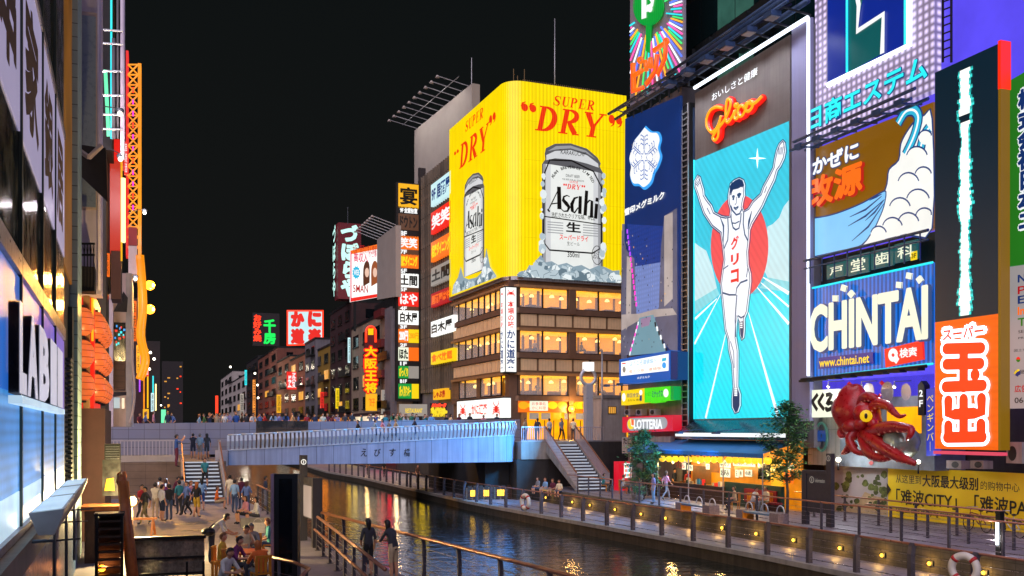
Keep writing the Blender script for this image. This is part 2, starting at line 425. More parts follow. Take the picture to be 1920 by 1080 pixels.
for p, d in along([(a, b, 0) for a, b in front], .27):           # leaning ribs of the railing
    z = rampz(p.x); n = Vector((d.y, -d.x, 0)); b = Vector((p.x, p.y, z + .05))
    q.add([b + d * .08, b - d * .08, b - d * .08 + n * .2 + Vector((0, 0, .55)), b + d * .08 + n * .2 + Vector((0, 0, .55)),
           b - d * .07 + n * .12 + Vector((0, 0, .93)), b + d * .07 + n * .12 + Vector((0, 0, .93))], [(0, 1, 2, 3), (3, 2, 4, 5)], 'bright_steel')
q.build('ribbed_railing', br)
q = MB()
for a, b in zip(front, front[1:]): q.tube([(a[0], a[1] - .1, rampz(a[0]) + 1.0), (b[0], b[1] - .1, rampz(b[0]) + 1.0)], .05, 'bright_steel', 6)
q.build('handrail', br)
q = MB()
deck = [(4.55, 66.05)] + [(4.55 + 18.4 * i / 8, 66.05) for i in range(1, 9)] + [(24.5, 67.6), (24.5, 84), (4.55, 84)]
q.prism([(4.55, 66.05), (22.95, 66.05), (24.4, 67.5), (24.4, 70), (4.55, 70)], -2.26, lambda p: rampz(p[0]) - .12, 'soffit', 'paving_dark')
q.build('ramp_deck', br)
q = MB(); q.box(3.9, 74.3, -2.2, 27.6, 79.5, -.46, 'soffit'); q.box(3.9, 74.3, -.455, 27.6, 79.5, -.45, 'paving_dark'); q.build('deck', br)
q = MB(); F74 = FS(74)
pa, pb = F74.uv(192, 793), F74.uv(962, 785)
for x0, x1 in ((pa[0], F74.uv(480, 0)[0]), (F74.uv(578, 0)[0], pb[0] + .6)):
    q.add([(x0, 74, -1.75), (x1, 74, -1.75), (x1, 74, .42 + .42 * (x1 - pa[0]) / 30), (x0, 74, .42 + .42 * (x0 - pa[0]) / 30),
           (x0, 74.25, -1.75), (x1, 74.25, -1.75), (x1, 74.25, .42 + .42 * (x1 - pa[0]) / 30), (x0, 74.25, .42 + .42 * (x0 - pa[0]) / 30)],
          [(0, 1, 2, 3), (7, 6, 5, 4), (3, 2, 6, 7), (0, 3, 7, 4), (1, 5, 6, 2)], 'parapet_tile')
q.build('parapet', br)
x0, x1 = F74.uv(480, 0)[0] + .01, F74.uv(578, 0)[0] - .01
MB().box(x0, 73.98, -1.7, x1, 74.2, .66, 'polished_panel').build('polished_parapet', br)
MB().box(pa[0], 73.93, .72, pb[0], 74.3, .74, 'pale_metal')
q = MB()
for i, (ch, x) in enumerate((('え', 682), ('び', 708), ('す', 736), ('橋', 763))):
    q.text(FB, ch, x - 6, 856, x + 6, 841, .012, 'black_metal', bold=.01, shear=.12)
q.build('lettering', br)
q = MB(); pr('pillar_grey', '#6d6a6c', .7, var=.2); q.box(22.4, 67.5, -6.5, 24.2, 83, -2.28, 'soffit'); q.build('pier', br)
# abutment on the right under the landing
a = thing('bridge_abutment', 'dark wall under the bridge landing beside the right steps', 'wall', (25.5, 70, ZL))
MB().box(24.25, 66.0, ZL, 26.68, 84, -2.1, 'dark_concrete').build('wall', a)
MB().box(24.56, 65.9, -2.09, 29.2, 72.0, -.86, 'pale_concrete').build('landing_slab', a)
q = MB()
for k in range(9): q.box(20.9 + k * .42, 66.9, ZL, 21.2 + k * .42, 67.0, ZL + 1.0, 'wood_dark')
q.box(20.8, 66.95, ZL, 24.2, 67.2, ZL + .8, 'brown_stone')
for k in range(3):
    for j in range(4): q.box(21.1 + k * 1.0 + j * .14, 66.87, ZL + .25, 21.2 + k * 1.0 + j * .14, 66.945, ZL + .68, 'foot_lamp')
q.box(20.8, 66.95, ZL + .8, 24.2, 67.2, ZL + .86, 'brown_stone'); q.build('plank_screen', a)
def bal(mb, pts, h, m_top='white_rail', m_bar='white_rail', st=.17, w=.035):
    for p, d in along(pts, st): mb.box(p.x - w / 2, p.y - w / 2, p.z + .08, p.x + w / 2, p.y + w / 2, p.z + h - .02, m_bar)
    for z in (.08, h): mb.tube([Vector(p) + Vector((0, 0, z)) for p in pts], .05 if z > .1 else .03, m_top, 4)
    return mb
b = thing('balustrade', 'blue lit balustrade on the landing between the bridge and the right steps', 'railing', (25.4, 65.9, -.85))
bal(MB(), [(24.6, 66.0, -.85), (26.45, 66.0, -.85)], 1.05).build('bars', b); MB().box(24.58, 65.93, -.84, 26.5, 65.98, -.75, 'pale_metal').build('base_rail', b)
b = thing('balustrade', 'balustrade on the street edge right of the right steps below the ring clock', 'railing', (30.5, 66.0, -.85))
bal(MB(), [(28.95, 66.4, -.85), (31.2, 66.4, -.85)], 1.05).build('bars', b); MB().box(28.9, 66.32, -.86, 31.2, 66.37, -.75, 'pale_metal').build('base_rail', b)

# ---------------------------------------------------------------- stairs
def stairs(name, label, x0, x1, y0, z0, y1, z1, n, rail_h=1.05, inset=.0, side='pale_concrete', bar='white_rail', top='brass_rail', hh=2):
    t = thing(name, label, 'stairs', ((x0 + x1) / 2, y0, z0))
    dz, dy = (z1 - z0) / n, (y1 - y0) / n; src = None
    for k in range(n):
        if src is None:
            s_ = MB().box(x0, y0, z0, x1, y0 + dy + .1, z0 + dz, 'step_stone').build('step', t); src = s_
            MB().box(x0 + .1, y0 - .012, z0 + dz - .07, x1 - .1, y0 + .09, z0 + dz + .006, 'nosing_glow').build('nosing', s_)
        else:
            c = copy_tree(src, t); c.location = (0, dy * k, dz * k)
    for x in (x0 - .14, x1):
        q = MB(); q.add([(x + e, y, z) for e in (0, .14) for y, z in ((y0 - .1, z0), (y1, z1 - .6), (y1, z1 + .12), (y0 - .1, z0 + .32))],
                        [(0, 1, 2, 3), (7, 6, 5, 4), (3, 2, 6, 7), (0, 3, 7, 4), (1, 5, 6, 2), (0, 4, 5, 1)], side); q.build('stringer', t)
        q = bal(MB(), [(x + .07, y0 - .05, z0 + .2), (x + .07, y1, z1 + .12)], rail_h, top, bar, .16); q.build('balustrade', t)
    return t
stairs('staircase', 'lit steps with pale balustrades down from the street to the right terrace', 26.55, 28.8, 60.6, ZT, 66.3, ZD, 16)
stairs('staircase', 'broad crowded steps up from the left promenade to the bridge landing', 1.75, 3.85, 58.4, ZP, 64.0, -1.95, 11)
# upper flight to the bridge at the left, white balustrade of the landing
b = thing('balustrade', 'white balustrade on the raised landing above the brown stone wall at left', 'railing', (0, 64.06, -1.95))
bal(MB(), [(-2.6, 64.06, -1.95), (1.5, 64.06, -1.95)], 1.3, st=.2, w=.05).build('bars', b)
MB().box(-2.6, 64.2, -1.95, 1.5, 64.24, -1.55, 'white_rail').build('kick_plate', b)
b = thing('balustrade', 'white barred rail ending at a grey box beside the bridge end at left', 'railing', (4.3, 65.9, -1.95))
bal(MB(), [(3.95, 64.1, -1.9), (3.95, 65.95, -1.9)], 1.25).build('bars', b)
MB().box(3.75, 65.6, -2.3, 4.5, 65.98, -1.3, 'white_rail').build('end_box', b)
b = thing('railing', 'grey hand rail at the top of the left steps by the parapet', 'railing', (2.6, 72.5, -1.95))
q = MB()
for x in (1.6, 2.6, 3.6): q.tube([(x, 72.5, -1.95), (x, 72.5, -.95)], .03, 'grey_metal')
q.build('posts', b); MB().tube([(1.6, 72.5, -.95), (3.6, 72.5, -.95)], .035, 'grey_metal').tube([(1.6, 72.5, -1.4), (3.6, 72.5, -1.4)], .025, 'grey_metal').build('bars', b)

# ---------------------------------------------------------------- foot lights of the lower walkway
def lamp(name, loc, energy, col, r=.06, parent=None, spot=None, rot=None):
    l = bpy.data.lights.new(name, 'SPOT' if spot else 'POINT'); l.energy = energy; l.color = col; l.shadow_soft_size = r
    if spot: l.spot_size = R(spot); l.spot_blend = .6
    o = bpy.data.objects.new(name, l); COL.objects.link(o); o.location = loc
    if rot: o.rotation_euler = rot
    if parent is not None:
        o.parent = parent; o.location = Vector(loc) - WB[parent.name]
    return o
src = None
FL = [(976, 941), (1025, 948), (1075, 957), (1108, 961), (1155, 962), (1204, 966), (1250, 973), (1301, 981), (1356, 989), (1420, 998), (1490, 1009), (1577, 1031), (1656, 1046), (1745, 1061), (1847, 1078)]
for i, (a_, b_) in enumerate(FL):
    p = onx(a_, b_, 25.3); p.z = max(-4.72, min(p.z, -4.5)); p.z = -4.62
    if src is None:
        src = thing('wall_light', '', 'lamp', p, 'amber footlights along the stone wall')
        h = MB().box(p.x - .06, p.y - .14, p.z - .09, p.x, p.y + .14, p.z + .09, 'black_metal').build('housing', src)
        MB().ball(p + Vector((-.06, 0, 0)), .075, 'foot_lamp', 8).build('lens', src)
        lamp('bulb', p + Vector((-.25, 0, .02)), 16, (1, .55, .12), .08, src); o = src
    else: o = copy_tree(src)
    o.location = p; WB[o.name] = p
    o['label'] = 'amber footlight low on the stone wall, ' + ('nearest one at the right edge' if i == len(FL) - 1 else ('farthest one by the stairs' if i == 0 else '%s from the right steps' % ['', 'second', 'third', 'fourth', 'fifth', 'sixth', 'seventh', 'eighth', 'ninth', 'tenth', 'eleventh', 'twelfth', 'thirteenth', 'fourteenth'][i]))
# ================================================================ lit sign materials
em('led_yellow', '#ffdf00', 1.0, pat='v', per=.34, lo=.72, light=True)
em('sign_white', '#f4f6f2', 1.15, light=True); em('art_white', '#eef2f2', 1.0); em('art_cream', '#e8efd6', 1.0)
em('sign_red', '#e8281c', 1.0, light=True); em('art_red', '#e02a22', 1.0); em('neon_red', '#ff3a1c', 1.6); em('neon_glow', '#ff1c10', .9)
em('sign_orange', '#f2701a', 1.0, light=True); em('art_orange', '#f06a14', 1.0); em('neon_orange', '#ffb400', 1.25)
em('sign_gold', '#f6b41e', .9, light=True); em('art_yellow', '#f6d51e', 1.0); em('sign_yellow', '#f2cf10', .95, light=True)
em('sign_cyan', '#bfe6ea', 1.0, light=True); em('neon_cyan', '#28e0f0', 1.15); em('art_cyan', '#2fb9dd', .9)
em('sign_green', '#0d9a3c', .9); em('neon_green', '#18e85a', 1.1); em('lime', '#4be01e', .95, light=True)
em('sign_brown', '#6a4632', .6); em('art_black', '#15110f', .6, var=0); em('art_navy', '#173a78', .9); em('art_dkred', '#b01218', .9)
em('dim_white', '#b9b2a8', .5)
em('kanji_ice', '#bff6ea', 1.1)
pr('sign_case', '#2c2a2c', .5, .3); pr('ink', '#100c0b', .6); pr('maroon', '#5a1216', .6, var=.2); pr('blank_board', '#9a928a', .7, var=.08, scale=.6)
pr('brown_tile', '#7d5e42', .6, var=.25, scale=1.4, tile=(.9, .45, .03), grout=.6); pr('brown_ledge', '#a0764c', .55, var=.2); pr('brown_post', '#6e5240', .6, var=.2)
pr('beige_panel', '#e6c294', .7, var=.1, tile=(.3, 9, .02), grout=.7); pr('dark_glass', '#0c1012', .08, .2, var=.2)
em('room_amber', '#f39a06', 1.5, light=True, var=.3); em('room_ceiling', '#ffae1c', 1.9, light=True, var=.3); em('room_dim', '#8a5210', .5, var=.5)
em('pendant', '#ffe07a', 3.2); pr('roof_brown', '#6e5a3e', .7, var=.2)
SERIF = {}
def arc(cx, cy, rx, ry, a0, a1, n=14): return [(cx + rx * math.cos(R(a0 + (a1 - a0) * i / n)), cy + ry * math.sin(R(a0 + (a1 - a0) * i / n))) for i in range(n + 1)]
def taper(n, a, b): return [a + (b - a) * math.sin(math.pi * i / n) for i in range(n + 1)]
def rect(x0, y0, x1, y1): return ('p', [(x0, y0), (x1, y0), (x1, y1), (x0, y1)])
stem = lambda x, w=.2: [rect(x, 0, x + w, 1), rect(x - .1, 0, x + w + .1, .055), rect(x - .1, .945, x + w + .1, 1)]
SERIF['D'] = stem(.14, .22) + [('s', arc(.36, .5, .46, .455, 90, -90), taper(14, .06, .24)), rect(.2, .945, .45, 1), rect(.2, 0, .45, .055)]
SERIF['P'] = stem(.14, .22) + [('s', arc(.38, .73, .36, .235, 90, -90), taper(14, .06, .22)), rect(.2, .945, .45, 1), rect(.3, .47, .42, .525)]
SERIF['R'] = SERIF['P'] + [('s', [(.42, .5), (.62, .25), (.82, .03)], [.16, .23, .23]), rect(.68, 0, 1.0, .055)]
SERIF['Y'] = [('s', [(.16, .97), (.5, .42)], [.24, .2]), ('s', [(.88, .97), (.54, .42)], [.08, .1]), rect(.42, 0, .64, .46), rect(.3, 0, .76, .055), rect(0, .945, .4, 1), rect(.7, .945, 1.05, 1)]
SERIF['E'] = stem(.14, .22) + [rect(.3, .945, .85, 1), rect(.3, 0, .88, .055), rect(.3, .48, .62, .53), rect(.79, .75, .85, 1), rect(.82, 0, .88, .27), rect(.57, .38, .62, .63)]
SERIF['U'] = [rect(.14, .3, .36, 1), rect(.04, .945, .46, 1), rect(.78, .3, .85, 1), rect(.66, .945, .97, 1), ('s', arc(.535, .32, .285, .28, 180, 360), [.22, .2, .18, .16, .14, .13, .12, .11, .1, .09, .08, .075, .07, .07, .07])]
SERIF['S'] = [('s', [(.82, .8), (.7, .93), (.5, .96), (.3, .9), (.22, .76), (.3, .62), (.52, .5), (.74, .38), (.82, .23), (.72, .08), (.5, .03), (.3, .07), (.16, .24)], [.05, .07, .08, .12, .18, .23, .25, .23, .18, .12, .08, .07, .05]), rect(.8, .68, .86, 1), rect(.1, 0, .16, .33)]
SERIF['“'] = [('p', arc(.3, .72, .2, .19, 0, 360)[:-1]), ('s', [(.14, .74), (.18, .92), (.36, 1.0)], [.16, .1, .03]), ('p', arc(.78, .72, .2, .19, 0, 360)[:-1]), ('s', [(.62, .74), (.66, .92), (.84, 1.0)], [.16, .1, .03])]
SERIF['”'] = [('p', arc(.3, .84, .2, .18, 0, 360)[:-1]), ('s', [(.46, .82), (.42, .64), (.24, .54)], [.16, .1, .03]), ('p', arc(.78, .84, .2, .18, 0, 360)[:-1]), ('s', [(.94, .82), (.9, .64), (.72, .54)], [.16, .1, .03])]
def serif(mb, fr, t, u0, v0, u1, v1, h, m, shear=.22, gap=.06):
    """italic book lettering with serifs"""
    n = len(t); H = v1 - v0; cw = (u1 - u0 - shear * H) / n
    for i, c in enumerate(t):
        for it in SERIF[c]:
            tr = [(u0 + (i + x * (1 - gap)) * cw + shear * y * H, v0 + y * H) for x, y in it[1]]
            if it[0] == 'p': mb.fpoly(fr, tr, h + i * .001, m)
            else: mb.fstroke(fr, tr, [w_ * cw for w_ in it[2]], h + i * .001 + .0005, m)
def crab(mb, fr, u, v, s, h, m):
    mb.fpoly(fr, [(u + a * s, v + b * s * .7) for a, b in arc(0, 0, .34, .34, 0, 360, 12)[:-1]], h, m)
    for sg in (-1, 1):
        for k in range(4):
            mb.fstroke(fr, [(u + sg * .2 * s, v + (.1 - k * .1) * s), (u + sg * (.5 + .05 * k) * s, v + (.12 - k * .13) * s), (u + sg * (.42 + .05 * k) * s, v - (.12 + k * .13) * s)], .07 * s, h, m)
        mb.fstroke(fr, [(u + sg * .2 * s, v + .2 * s), (u + sg * .5 * s, v + .4 * s), (u + sg * .3 * s, v + .62 * s)], [.08 * s, .12 * s, .03 * s], h, m)

# ================================================================ corner restaurant building with the yellow beer billboard
def wdir(px): r = Vector(ray(px, HOR)); r.z = 0; return r.normalized()
KC = atd(955, HOR, 88); DL = wdir(205); DR = Vector((DL.y, -DL.x, 0))
KL = Fr(KC, -DL, -DR); KR = Fr(KC, DR, -DL)
KM = Matrix.Translation(KC) @ Matrix(((DR.x, DL.x, 0, 0), (DR.y, DL.y, 0, 0), (0, 0, 1, 0), (0, 0, 0, 1)))
zk = lambda py: KR.uv(968, py)[1]
kb = thing('restaurant_building', 'brown corner building with amber lit restaurant windows below the yellow billboard', 'building', KC + Vector((0, 0, ZD)))
LW, RWD = -KL.uv(850.5, 600)[0], 15.0
q = MB(KM); q.box(3.6, 3.6, ZD, RWD, LW, zk(165), 'brown_tile'); q.build('core', kb)
rows = [(538, 576), (619, 660), (703, 741)]
zr = [(zk(b), zk(a)) for a, b in rows]
def kslab(z0, z1, out, m, name, ch=.9):
    q = MB(KM); q.prism([(ch - out * .4, -out), (RWD, -out), (RWD, 3.5), (3.5, 3.5), (3.5, LW), (-out, LW), (-out, ch - out * .4)], z0, z1, m); return q.build(name, kb)
for (z0, z1), nm in zip(zr, range(3)):
    kslab(z1, z1 + .22, .32, 'brown_ledge', 'ledge'); kslab(z0 - .5, z0 - .02, .22, 'brown_post', 'ledge')
kslab(zk(538) + .25, zk(519), .05, 'brown_tile', 'upper_band'); kslab(zk(524), zk(519) + .0, .4, 'brown_post', 'cornice')
for z0, z1 in ((zr[1][1] + .24, zr[0][0] - .52), (zr[2][1] + .24, zr[1][0] - .52)):
    kslab(z0, z1, 0, 'brown_tile', 'spandrel_band')
    for fr, e0, e1, nn in ((KR, 1.0, RWD - .1, 8), (KL, -LW + .1, -1.0, 13)):
        for k in range(nn):
            u0 = e0 + (e1 - e0) * (k + .06) / nn; u1 = e0 + (e1 - e0) * (k + .94) / nn
            MB().fbox(fr, u0, z0 + .62 * (z1 - z0) - .6, u1, z1 - .05, .003, .06, 'beige_panel').build('spandrel_panel', kb)
for k, (z0, z1) in enumerate(zr):                                    # rooms behind the glass
    q = MB(KM)
    q.quad((3.4, 3.4, z0), (RWD, 3.4, z0), (RWD, 3.4, z1), (3.4, 3.4, z1), 'room_amber'); q.quad((3.4, 3.4, z0), (3.4, LW, z0), (3.4, LW, z1), (3.4, 3.4, z1), 'room_amber')
    q.prism([(.2, .2), (RWD, .2), (RWD, 3.4), (3.4, 3.4), (3.4, LW), (.2, LW)], z1 - .04, z1 - .02, 'room_ceiling')
    q.prism([(.2, .2), (RWD, .2), (RWD, 3.4), (3.4, 3.4), (3.4, LW), (.2, LW)], z0 - .01, z0 + .01, 'brown_tile')
    rnd = random.Random(k)
    for j in range(7): x = 1.2 + j * 1.9; q.box(x, 2.2, z0, x + .9, 3.0, z0 + .5, 'brown_post'); q.box(x - .5, 3.1, z0, x - .4, 3.38, z1 - .1, 'room_dim')
    for j in range(9): y = 1.4 + j * 1.8; q.box(2.4, y, z0, 3.2, y + .8, z0 + .5, 'brown_post'); q.box(3.1, y - .4, z0, 3.38, y - .32, z1 - .1, 'room_dim')
    q.build('dining_room', kb)
    q = MB(KM)
    for j in range(9):
        x = 1.5 + j * 1.55 + rnd.uniform(-.3, .3); y = rnd.uniform(.9, 2.6); zz = z1 - rnd.uniform(.35, .6)
        q.lathe((x, y, zz), [(.24, -.1), (.2, .05), (.03, .16)], 'pendant', 8); q.tube([(x, y, zz + .1), (x, y, z1)], .012, 'ink', 3)
    for j in range(7):
        y = 1.9 + j * 2.3; x = rnd.uniform(.9, 2.4); zz = z1 - .45
        q.lathe((x, y, zz), [(.24, -.1), (.2, .05), (.03, .16)], 'pendant', 8); q.tube([(x, y, zz + .1), (x, y, z1)], .012, 'ink', 3)
    q.build('pendant_lights', kb)
    ru = [KR.uv(p_, 600)[0] for p_ in (970, 1017.5, 1065, 1078, 1122, 1166, 1200)]
    for a_, b_ in ((0, 1), (1, 2), (3, 4), (4, 5), (5, 6)):
        q = MB(); u0, u1 = ru[a_], ru[b_]
        for e0, e1, f0, f1 in ((u0, u0 + .06, z0, z1), (u1 - .06, u1, z0, z1)): q.fbox(KR, e0, f0, e1, f1, -.1, .04, 'ink')
        q.fbox(KR, u0 + .06, z0 - .001, u1 - .06, z0 + .06, -.1, .035, 'ink'); w_ = q.build('window', kb)
        MB().fbox(KR, u0 + .06, z0 + .06, u1 - .06, z1, -.06, -.05, 'clear_glass').build('pane', w_)
    lu = [KL.uv(p_, 600)[0] for p_ in ((848, 860, 873, 885, 897, 908, 919, 929, 938) if k < 2 else (848, 861, 872, 895, 901, 921, 940))]
    for j, (u0, u1) in enumerate(zip(lu, lu[1:])):
        if k == 2 and j in (0, 3): MB().fbox(KL, u0, z0, u1, z1, -.3, .1, 'brown_tile').build('wall_pier', kb); continue
        q = MB(); 
        for e0, e1 in ((u0, u0 + .07), (u1 - .07, u1)): q.fbox(KL, e0, z0, e1, z1, -.1, .05, 'ink')
        q.fbox(KL, u0 + .07, z0, u1 - .07, z0 + .1, -.1, .05, 'ink'); w_ = q.build('window', kb)
        MB().fbox(KL, u0 + .07, z0 + .1, u1 - .07, z1, -.06, -.05, 'clear_glass').build('pane', w_)
    MB().fbox(KR, ru[2], z0 - .4, ru[3], z1 + .2, -.3, .28, 'brown_post').build('column', kb)
MB(KM).box(.0, .0, ZD, 1.05, 1.05, zk(519), 'brown_post').build('corner_column', kb)
for u in (1.1, KR.uv(1066, 700)[0], KR.uv(1120, 700)[0], KR.uv(1164, 700)[0]):
    MB().fbox(KR, u, ZD, u + .55, zr[2][0] - .5, -.3, .12, 'brown_ledge').build('column', kb)
# ground floor: lit entrance
q = MB(KM); q.box(1.7, .9, ZD, RWD - .2, 1.0, zk(772), 'room_amber'); q.box(1.2, .15, zk(770), RWD, .9, zk(770) + .15, 'brown_ledge'); q.build('shop_front', kb)
q = MB(); z0, z1 = zk(773), zk(748)
for a_, b_ in ((971, 1062), (1078, 1118), (1126, 1160)):
    q.pbox(KR, a_, 773, b_, 748, .05, .15, 'sign_orange')
    for j in range(5): u, v = KR.uv(a_ + (b_ - a_) * (j + .5) / 5, 760); q.fpoly(KR, [(u + x, v + y) for x, y in arc(0, 0, .5, .35, 0, 360, 9)[:-1]], .155 + .002 * j, 'art_yellow' if j % 2 else 'sign_gold')
q.pbox(KR, 992, 770, 1026, 751, .15, .17, 'art_cream'); q.text(KR, 'お食事処', 996, 760, 1022, 754, .175, 'art_red'); q.text(KR, 'かに料理', 996, 768, 1022, 762, .175, 'art_orange')
q.build('menu_banner', kb)
for j in range(9):
    u = KR.uv(972, 0)[0] + j * 1.15
    MB().fbox(KR, u, zk(786), u + .9, zk(774), -.2, -.17, 'dim_white' if j % 3 else 'sign_gold').build('noren_curtain', kb)
q = MB()
for j in range(12): q.fbox(KR, 1.8 + j * .9, ZD, 1.86 + j * .9, zk(788), -.5, -.42, 'wood_dark')
q.build('door_frames', kb)
ul = [KL.uv(p_, 700)[0] for p_ in (848, 857, 943)]
MB().fbox(KL, -LW, ZD, -1.0, zr[2][0] - .52, -.4, 0, 'brown_tile').build('lower_wall', kb)
# street lamp glow on the corner: amber lamp at the entrance
p = KR.P(1067, 767, .5)
t = thing('wall_lantern', 'glowing round amber lamp at the restaurant entrance beside the ring clock', 'lamp', p)
MB().ball(p, .28, 'bulb_amber', 10).build('globe', t); MB().tube([p - Vector((0, 0, .3)), KR.P(1067, 775, 0)], .05, 'black_metal').build('bracket', t)
lamp('bulb', KR.P(1067, 767, 1.0), 500, (1, .55, .15), .3, t)
# wrap-round billboard
bb = thing('billboard', 'huge glowing yellow corner billboard with beer cans and red letters', 'billboard', KC + Vector((0, 0, zk(518))))
ZB0, ZB1 = zk(518), zk(153); UR = KR.uv(1171, 200)[0]; UL = KL.uv(848.5, 300)[0]
out = [(-.35, -UL)] + [(1.25 + 1.6 * math.cos(R(a_)), 1.25 + 1.6 * math.sin(R(a_))) for a_ in range(180, 271, 10)] + [(UR, -.35)]
inn = [(.2, -UL)] + [(1.25 + 1.05 * math.cos(R(a_)), 1.25 + 1.05 * math.sin(R(a_))) for a_ in range(180, 271, 10)] + [(UR, .2)]
MB(KM).prism(out + inn[::-1], ZB0, ZB1, 'led_yellow').build('screen', bb)
MB(KM).prism([(x - .05, y - .05) for x, y in out] + inn[::-1], ZB0 - .35, ZB0 - .02, 'pale_metal').build('lower_rim', bb)
q = MB(); em('seam_yellow', '#d9bb00', .9, var=0)
for k in range(1, 11): q.fbox(KR, 1.3 + k * (UR - 1.3) / 11, ZB0, 1.33 + k * (UR - 1.3) / 11, ZB1, .351, .356, 'seam_yellow')
for k in range(1, 14): q.fbox(KL, UL + k * (-UL - 1.3) / 14, ZB0, UL + .03 + k * (-UL - 1.3) / 14, ZB1, .351, .356, 'seam_yellow')
for k in range(1, 5): q.fbox(KR, 1.3, ZB0 + k * (ZB1 - ZB0) / 5, UR, ZB0 + .025 + k * (ZB1 - ZB0) / 5, .351, .3555, 'seam_yellow')
q.build('panel_seams', bb)
q = MB(KM)
for i in range(60):
    y = UR * i / 60 + 1.2
    if i < 48: q.box(y, -.3, ZB1, y + .05, -.2, ZB1 + .18, 'roof_brown')
q.build('upper_rim', bb)
GL, GR = KL.off(.37), KR.off(.37)
def rectpx(fr, a, b, c, d): return fr.uv(a, b) + fr.uv(c, d)
em('can_dark', '#5e5e62', .8, var=0); em('can_mid', '#9c9ea2', .85, var=0); em('can_light', '#cfd2d4', .9, var=.05); em('can_label', '#e2e6e2', .95, var=.04)
em('ice_a', '#b9cbd2', .85); em('ice_b', '#93aab6', .8); em('ice_c', '#dfe9ea', .95); em('ice_d', '#6f8794', .7); em('super_red', '#f03a0c', 1.0, pat='v', per=.2, lo=.7)
def draw_can(mb, lt, fr, u0, v0, u1, v1):
    X = lambda x, y: (u0 + x * (u1 - u0), v0 + y * (v1 - v0))
    T = lambda L: [X((a - 1017) / 112, (505 - b) / 228) for a, b in L]
    def band(x0, x1, m, h):
        top = lambda x: 318 - 3 * math.sin(math.pi * (x - 1017) / 112) + 6 * (x - 1017) / 112
        mb.fpoly(fr, T([(x0, 505), (x1, 505), (x1, top(x1)), (x0, top(x0))]), h, m)
    mb.fpoly(fr, T([(1016, 505), (1130, 508), (1130, 322), (1124, 312), (1126, 306), (1120, 296), (1100, 282), (1069, 276), (1040, 280), (1023, 290), (1021, 300), (1022, 310), (1016, 319)]), .02, 'can_dark')
    for x0, x1, m in ((1018, 1023, 'can_mid'), (1023, 1032, 'can_light'), (1032, 1112, 'can_label'), (1112, 1121, 'can_light'), (1121, 1127, 'can_mid')): band(x0, x1, m, .03)
    mb.fpoly(fr, T([(1024, 311), (1024, 302), (1040, 293), (1069, 288), (1100, 294), (1121, 307), (1122, 314), (1100, 309), (1069, 305), (1040, 306)]), .03, 'can_light')
    mb.fpoly(fr, T([(1026, 295), (1042, 284), (1069, 280), (1098, 286), (1117, 299), (1098, 290), (1069, 285), (1042, 290)]), .03, 'can_mid')
    mb.fstroke(fr, T([(1020, 336), (1030, 310), (1071, 307), (1112, 322), (1127, 348), (1127, 459), (1110, 470), (1030, 470), (1019, 457)]), .14, .04, 'art_black', True)
    mb.fstroke(fr, T([(1019, 411), (1127, 417)]), .1, .04, 'art_black')
    for i, c in enumerate('ASAHI BREWERIES LIMITED'):                    # on an arc
        if c == ' ': continue
        an = R(158 - 136 * i / 22); cx, cy = 1073 + 38 * math.cos(an), 352 - 31 * math.sin(an); ro = an - math.pi / 2
        vs, fs = glyphs(c, .02, 0, 2); sc_ = 7.2
        pts = [(cx + ((x - .3) * math.cos(ro) - y * math.sin(ro)) * sc_, cy - ((x - .3) * math.sin(ro) + y * math.cos(ro)) * sc_) for x, y in vs]
        uv = T(pts); lt.add([fr.pt(a, b, .05) for a, b in uv], fs, 'art_black')
    def tx(t, a, b, c, d, m, **k): (x0, y0), (x1, y1) = T([(a, b), (c, d)]); lt.ftext(fr, t, x0, y0, x1, y1, .05, m, **k)
    (x0, y0), (x1, y1) = T([(1048, 289), (1098, 297)]); lt.ftext(fr, '"KARAKUCHI"', x0, y1, x1, y0, .05, 'art_black', shear=.2)
    tx('DRAFT BEER', 1060, 337, 1086, 332, 'art_black'); tx('THE BEER FOR ALL SEASONS', 1053, 343, 1094, 340, 'art_black')
    (x0, y0), (x1, y1) = T([(1066, 347), (1083, 343)]); serif(lt, fr, 'SUPER', x0, y0, x1, y1, .05, 'art_red')
    (x0, y0), (x1, y1) = T([(1053, 358), (1097, 349)]); serif(lt, fr, '“DRY”', x0, y0, x1, y1, .05, 'art_red')
    # the big wordmark: heavy slanted stems with hairlines
    S_ = lambda L, wd: lt.fstroke(fr, T(L), [w_ * (u1 - u0) / 112 for w_ in (wd if isinstance(wd, (list, tuple)) else [wd] * len(L))], .05, 'art_black')
    S_([(1027, 400), (1031, 392), (1047, 359)], [1, 2, 1.5]); S_([(1047, 356), (1048, 396)], [7, 8]); S_([(1033, 388), (1046, 385)], 2); S_([(1026, 398), (1030, 402)], 3)
    S_([(1067, 372), (1062, 370), (1056, 373), (1055, 379), (1061, 385), (1066, 391), (1063, 398), (1056, 399), (1051, 395)], [1.5, 2, 3.5, 6, 7, 6, 3.5, 2, 1.5])
    S_([(1083, 371), (1076, 374), (1071, 385), (1072, 397), (1076, 400), (1083, 390)], [2, 4, 6.5, 6, 3, 2]); S_([(1087, 369), (1086, 401)], [6, 6.5])
    S_([(1099, 358), (1096, 403)], [6, 6.5]); S_([(1098, 383), (1104, 375), (1109, 376), (1108, 406)], [1.5, 3, 5, 6.5]); S_([(1118, 380), (1116, 407)], [6, 6.5]); S_([(1119, 369), (1118.5, 376)], [5, 6])
    tx('洗練されたクリアな味、辛口。', 1033, 411, 1115, 402, 'art_black', bold=.01)
    tx('生', 1060, 435, 1088, 417, 'art_black', bold=.03); tx('スーパードライ', 1048, 450, 1102, 440, 'art_red', bold=.02); tx('生ビール', 1062, 459, 1086, 452, 'art_black')
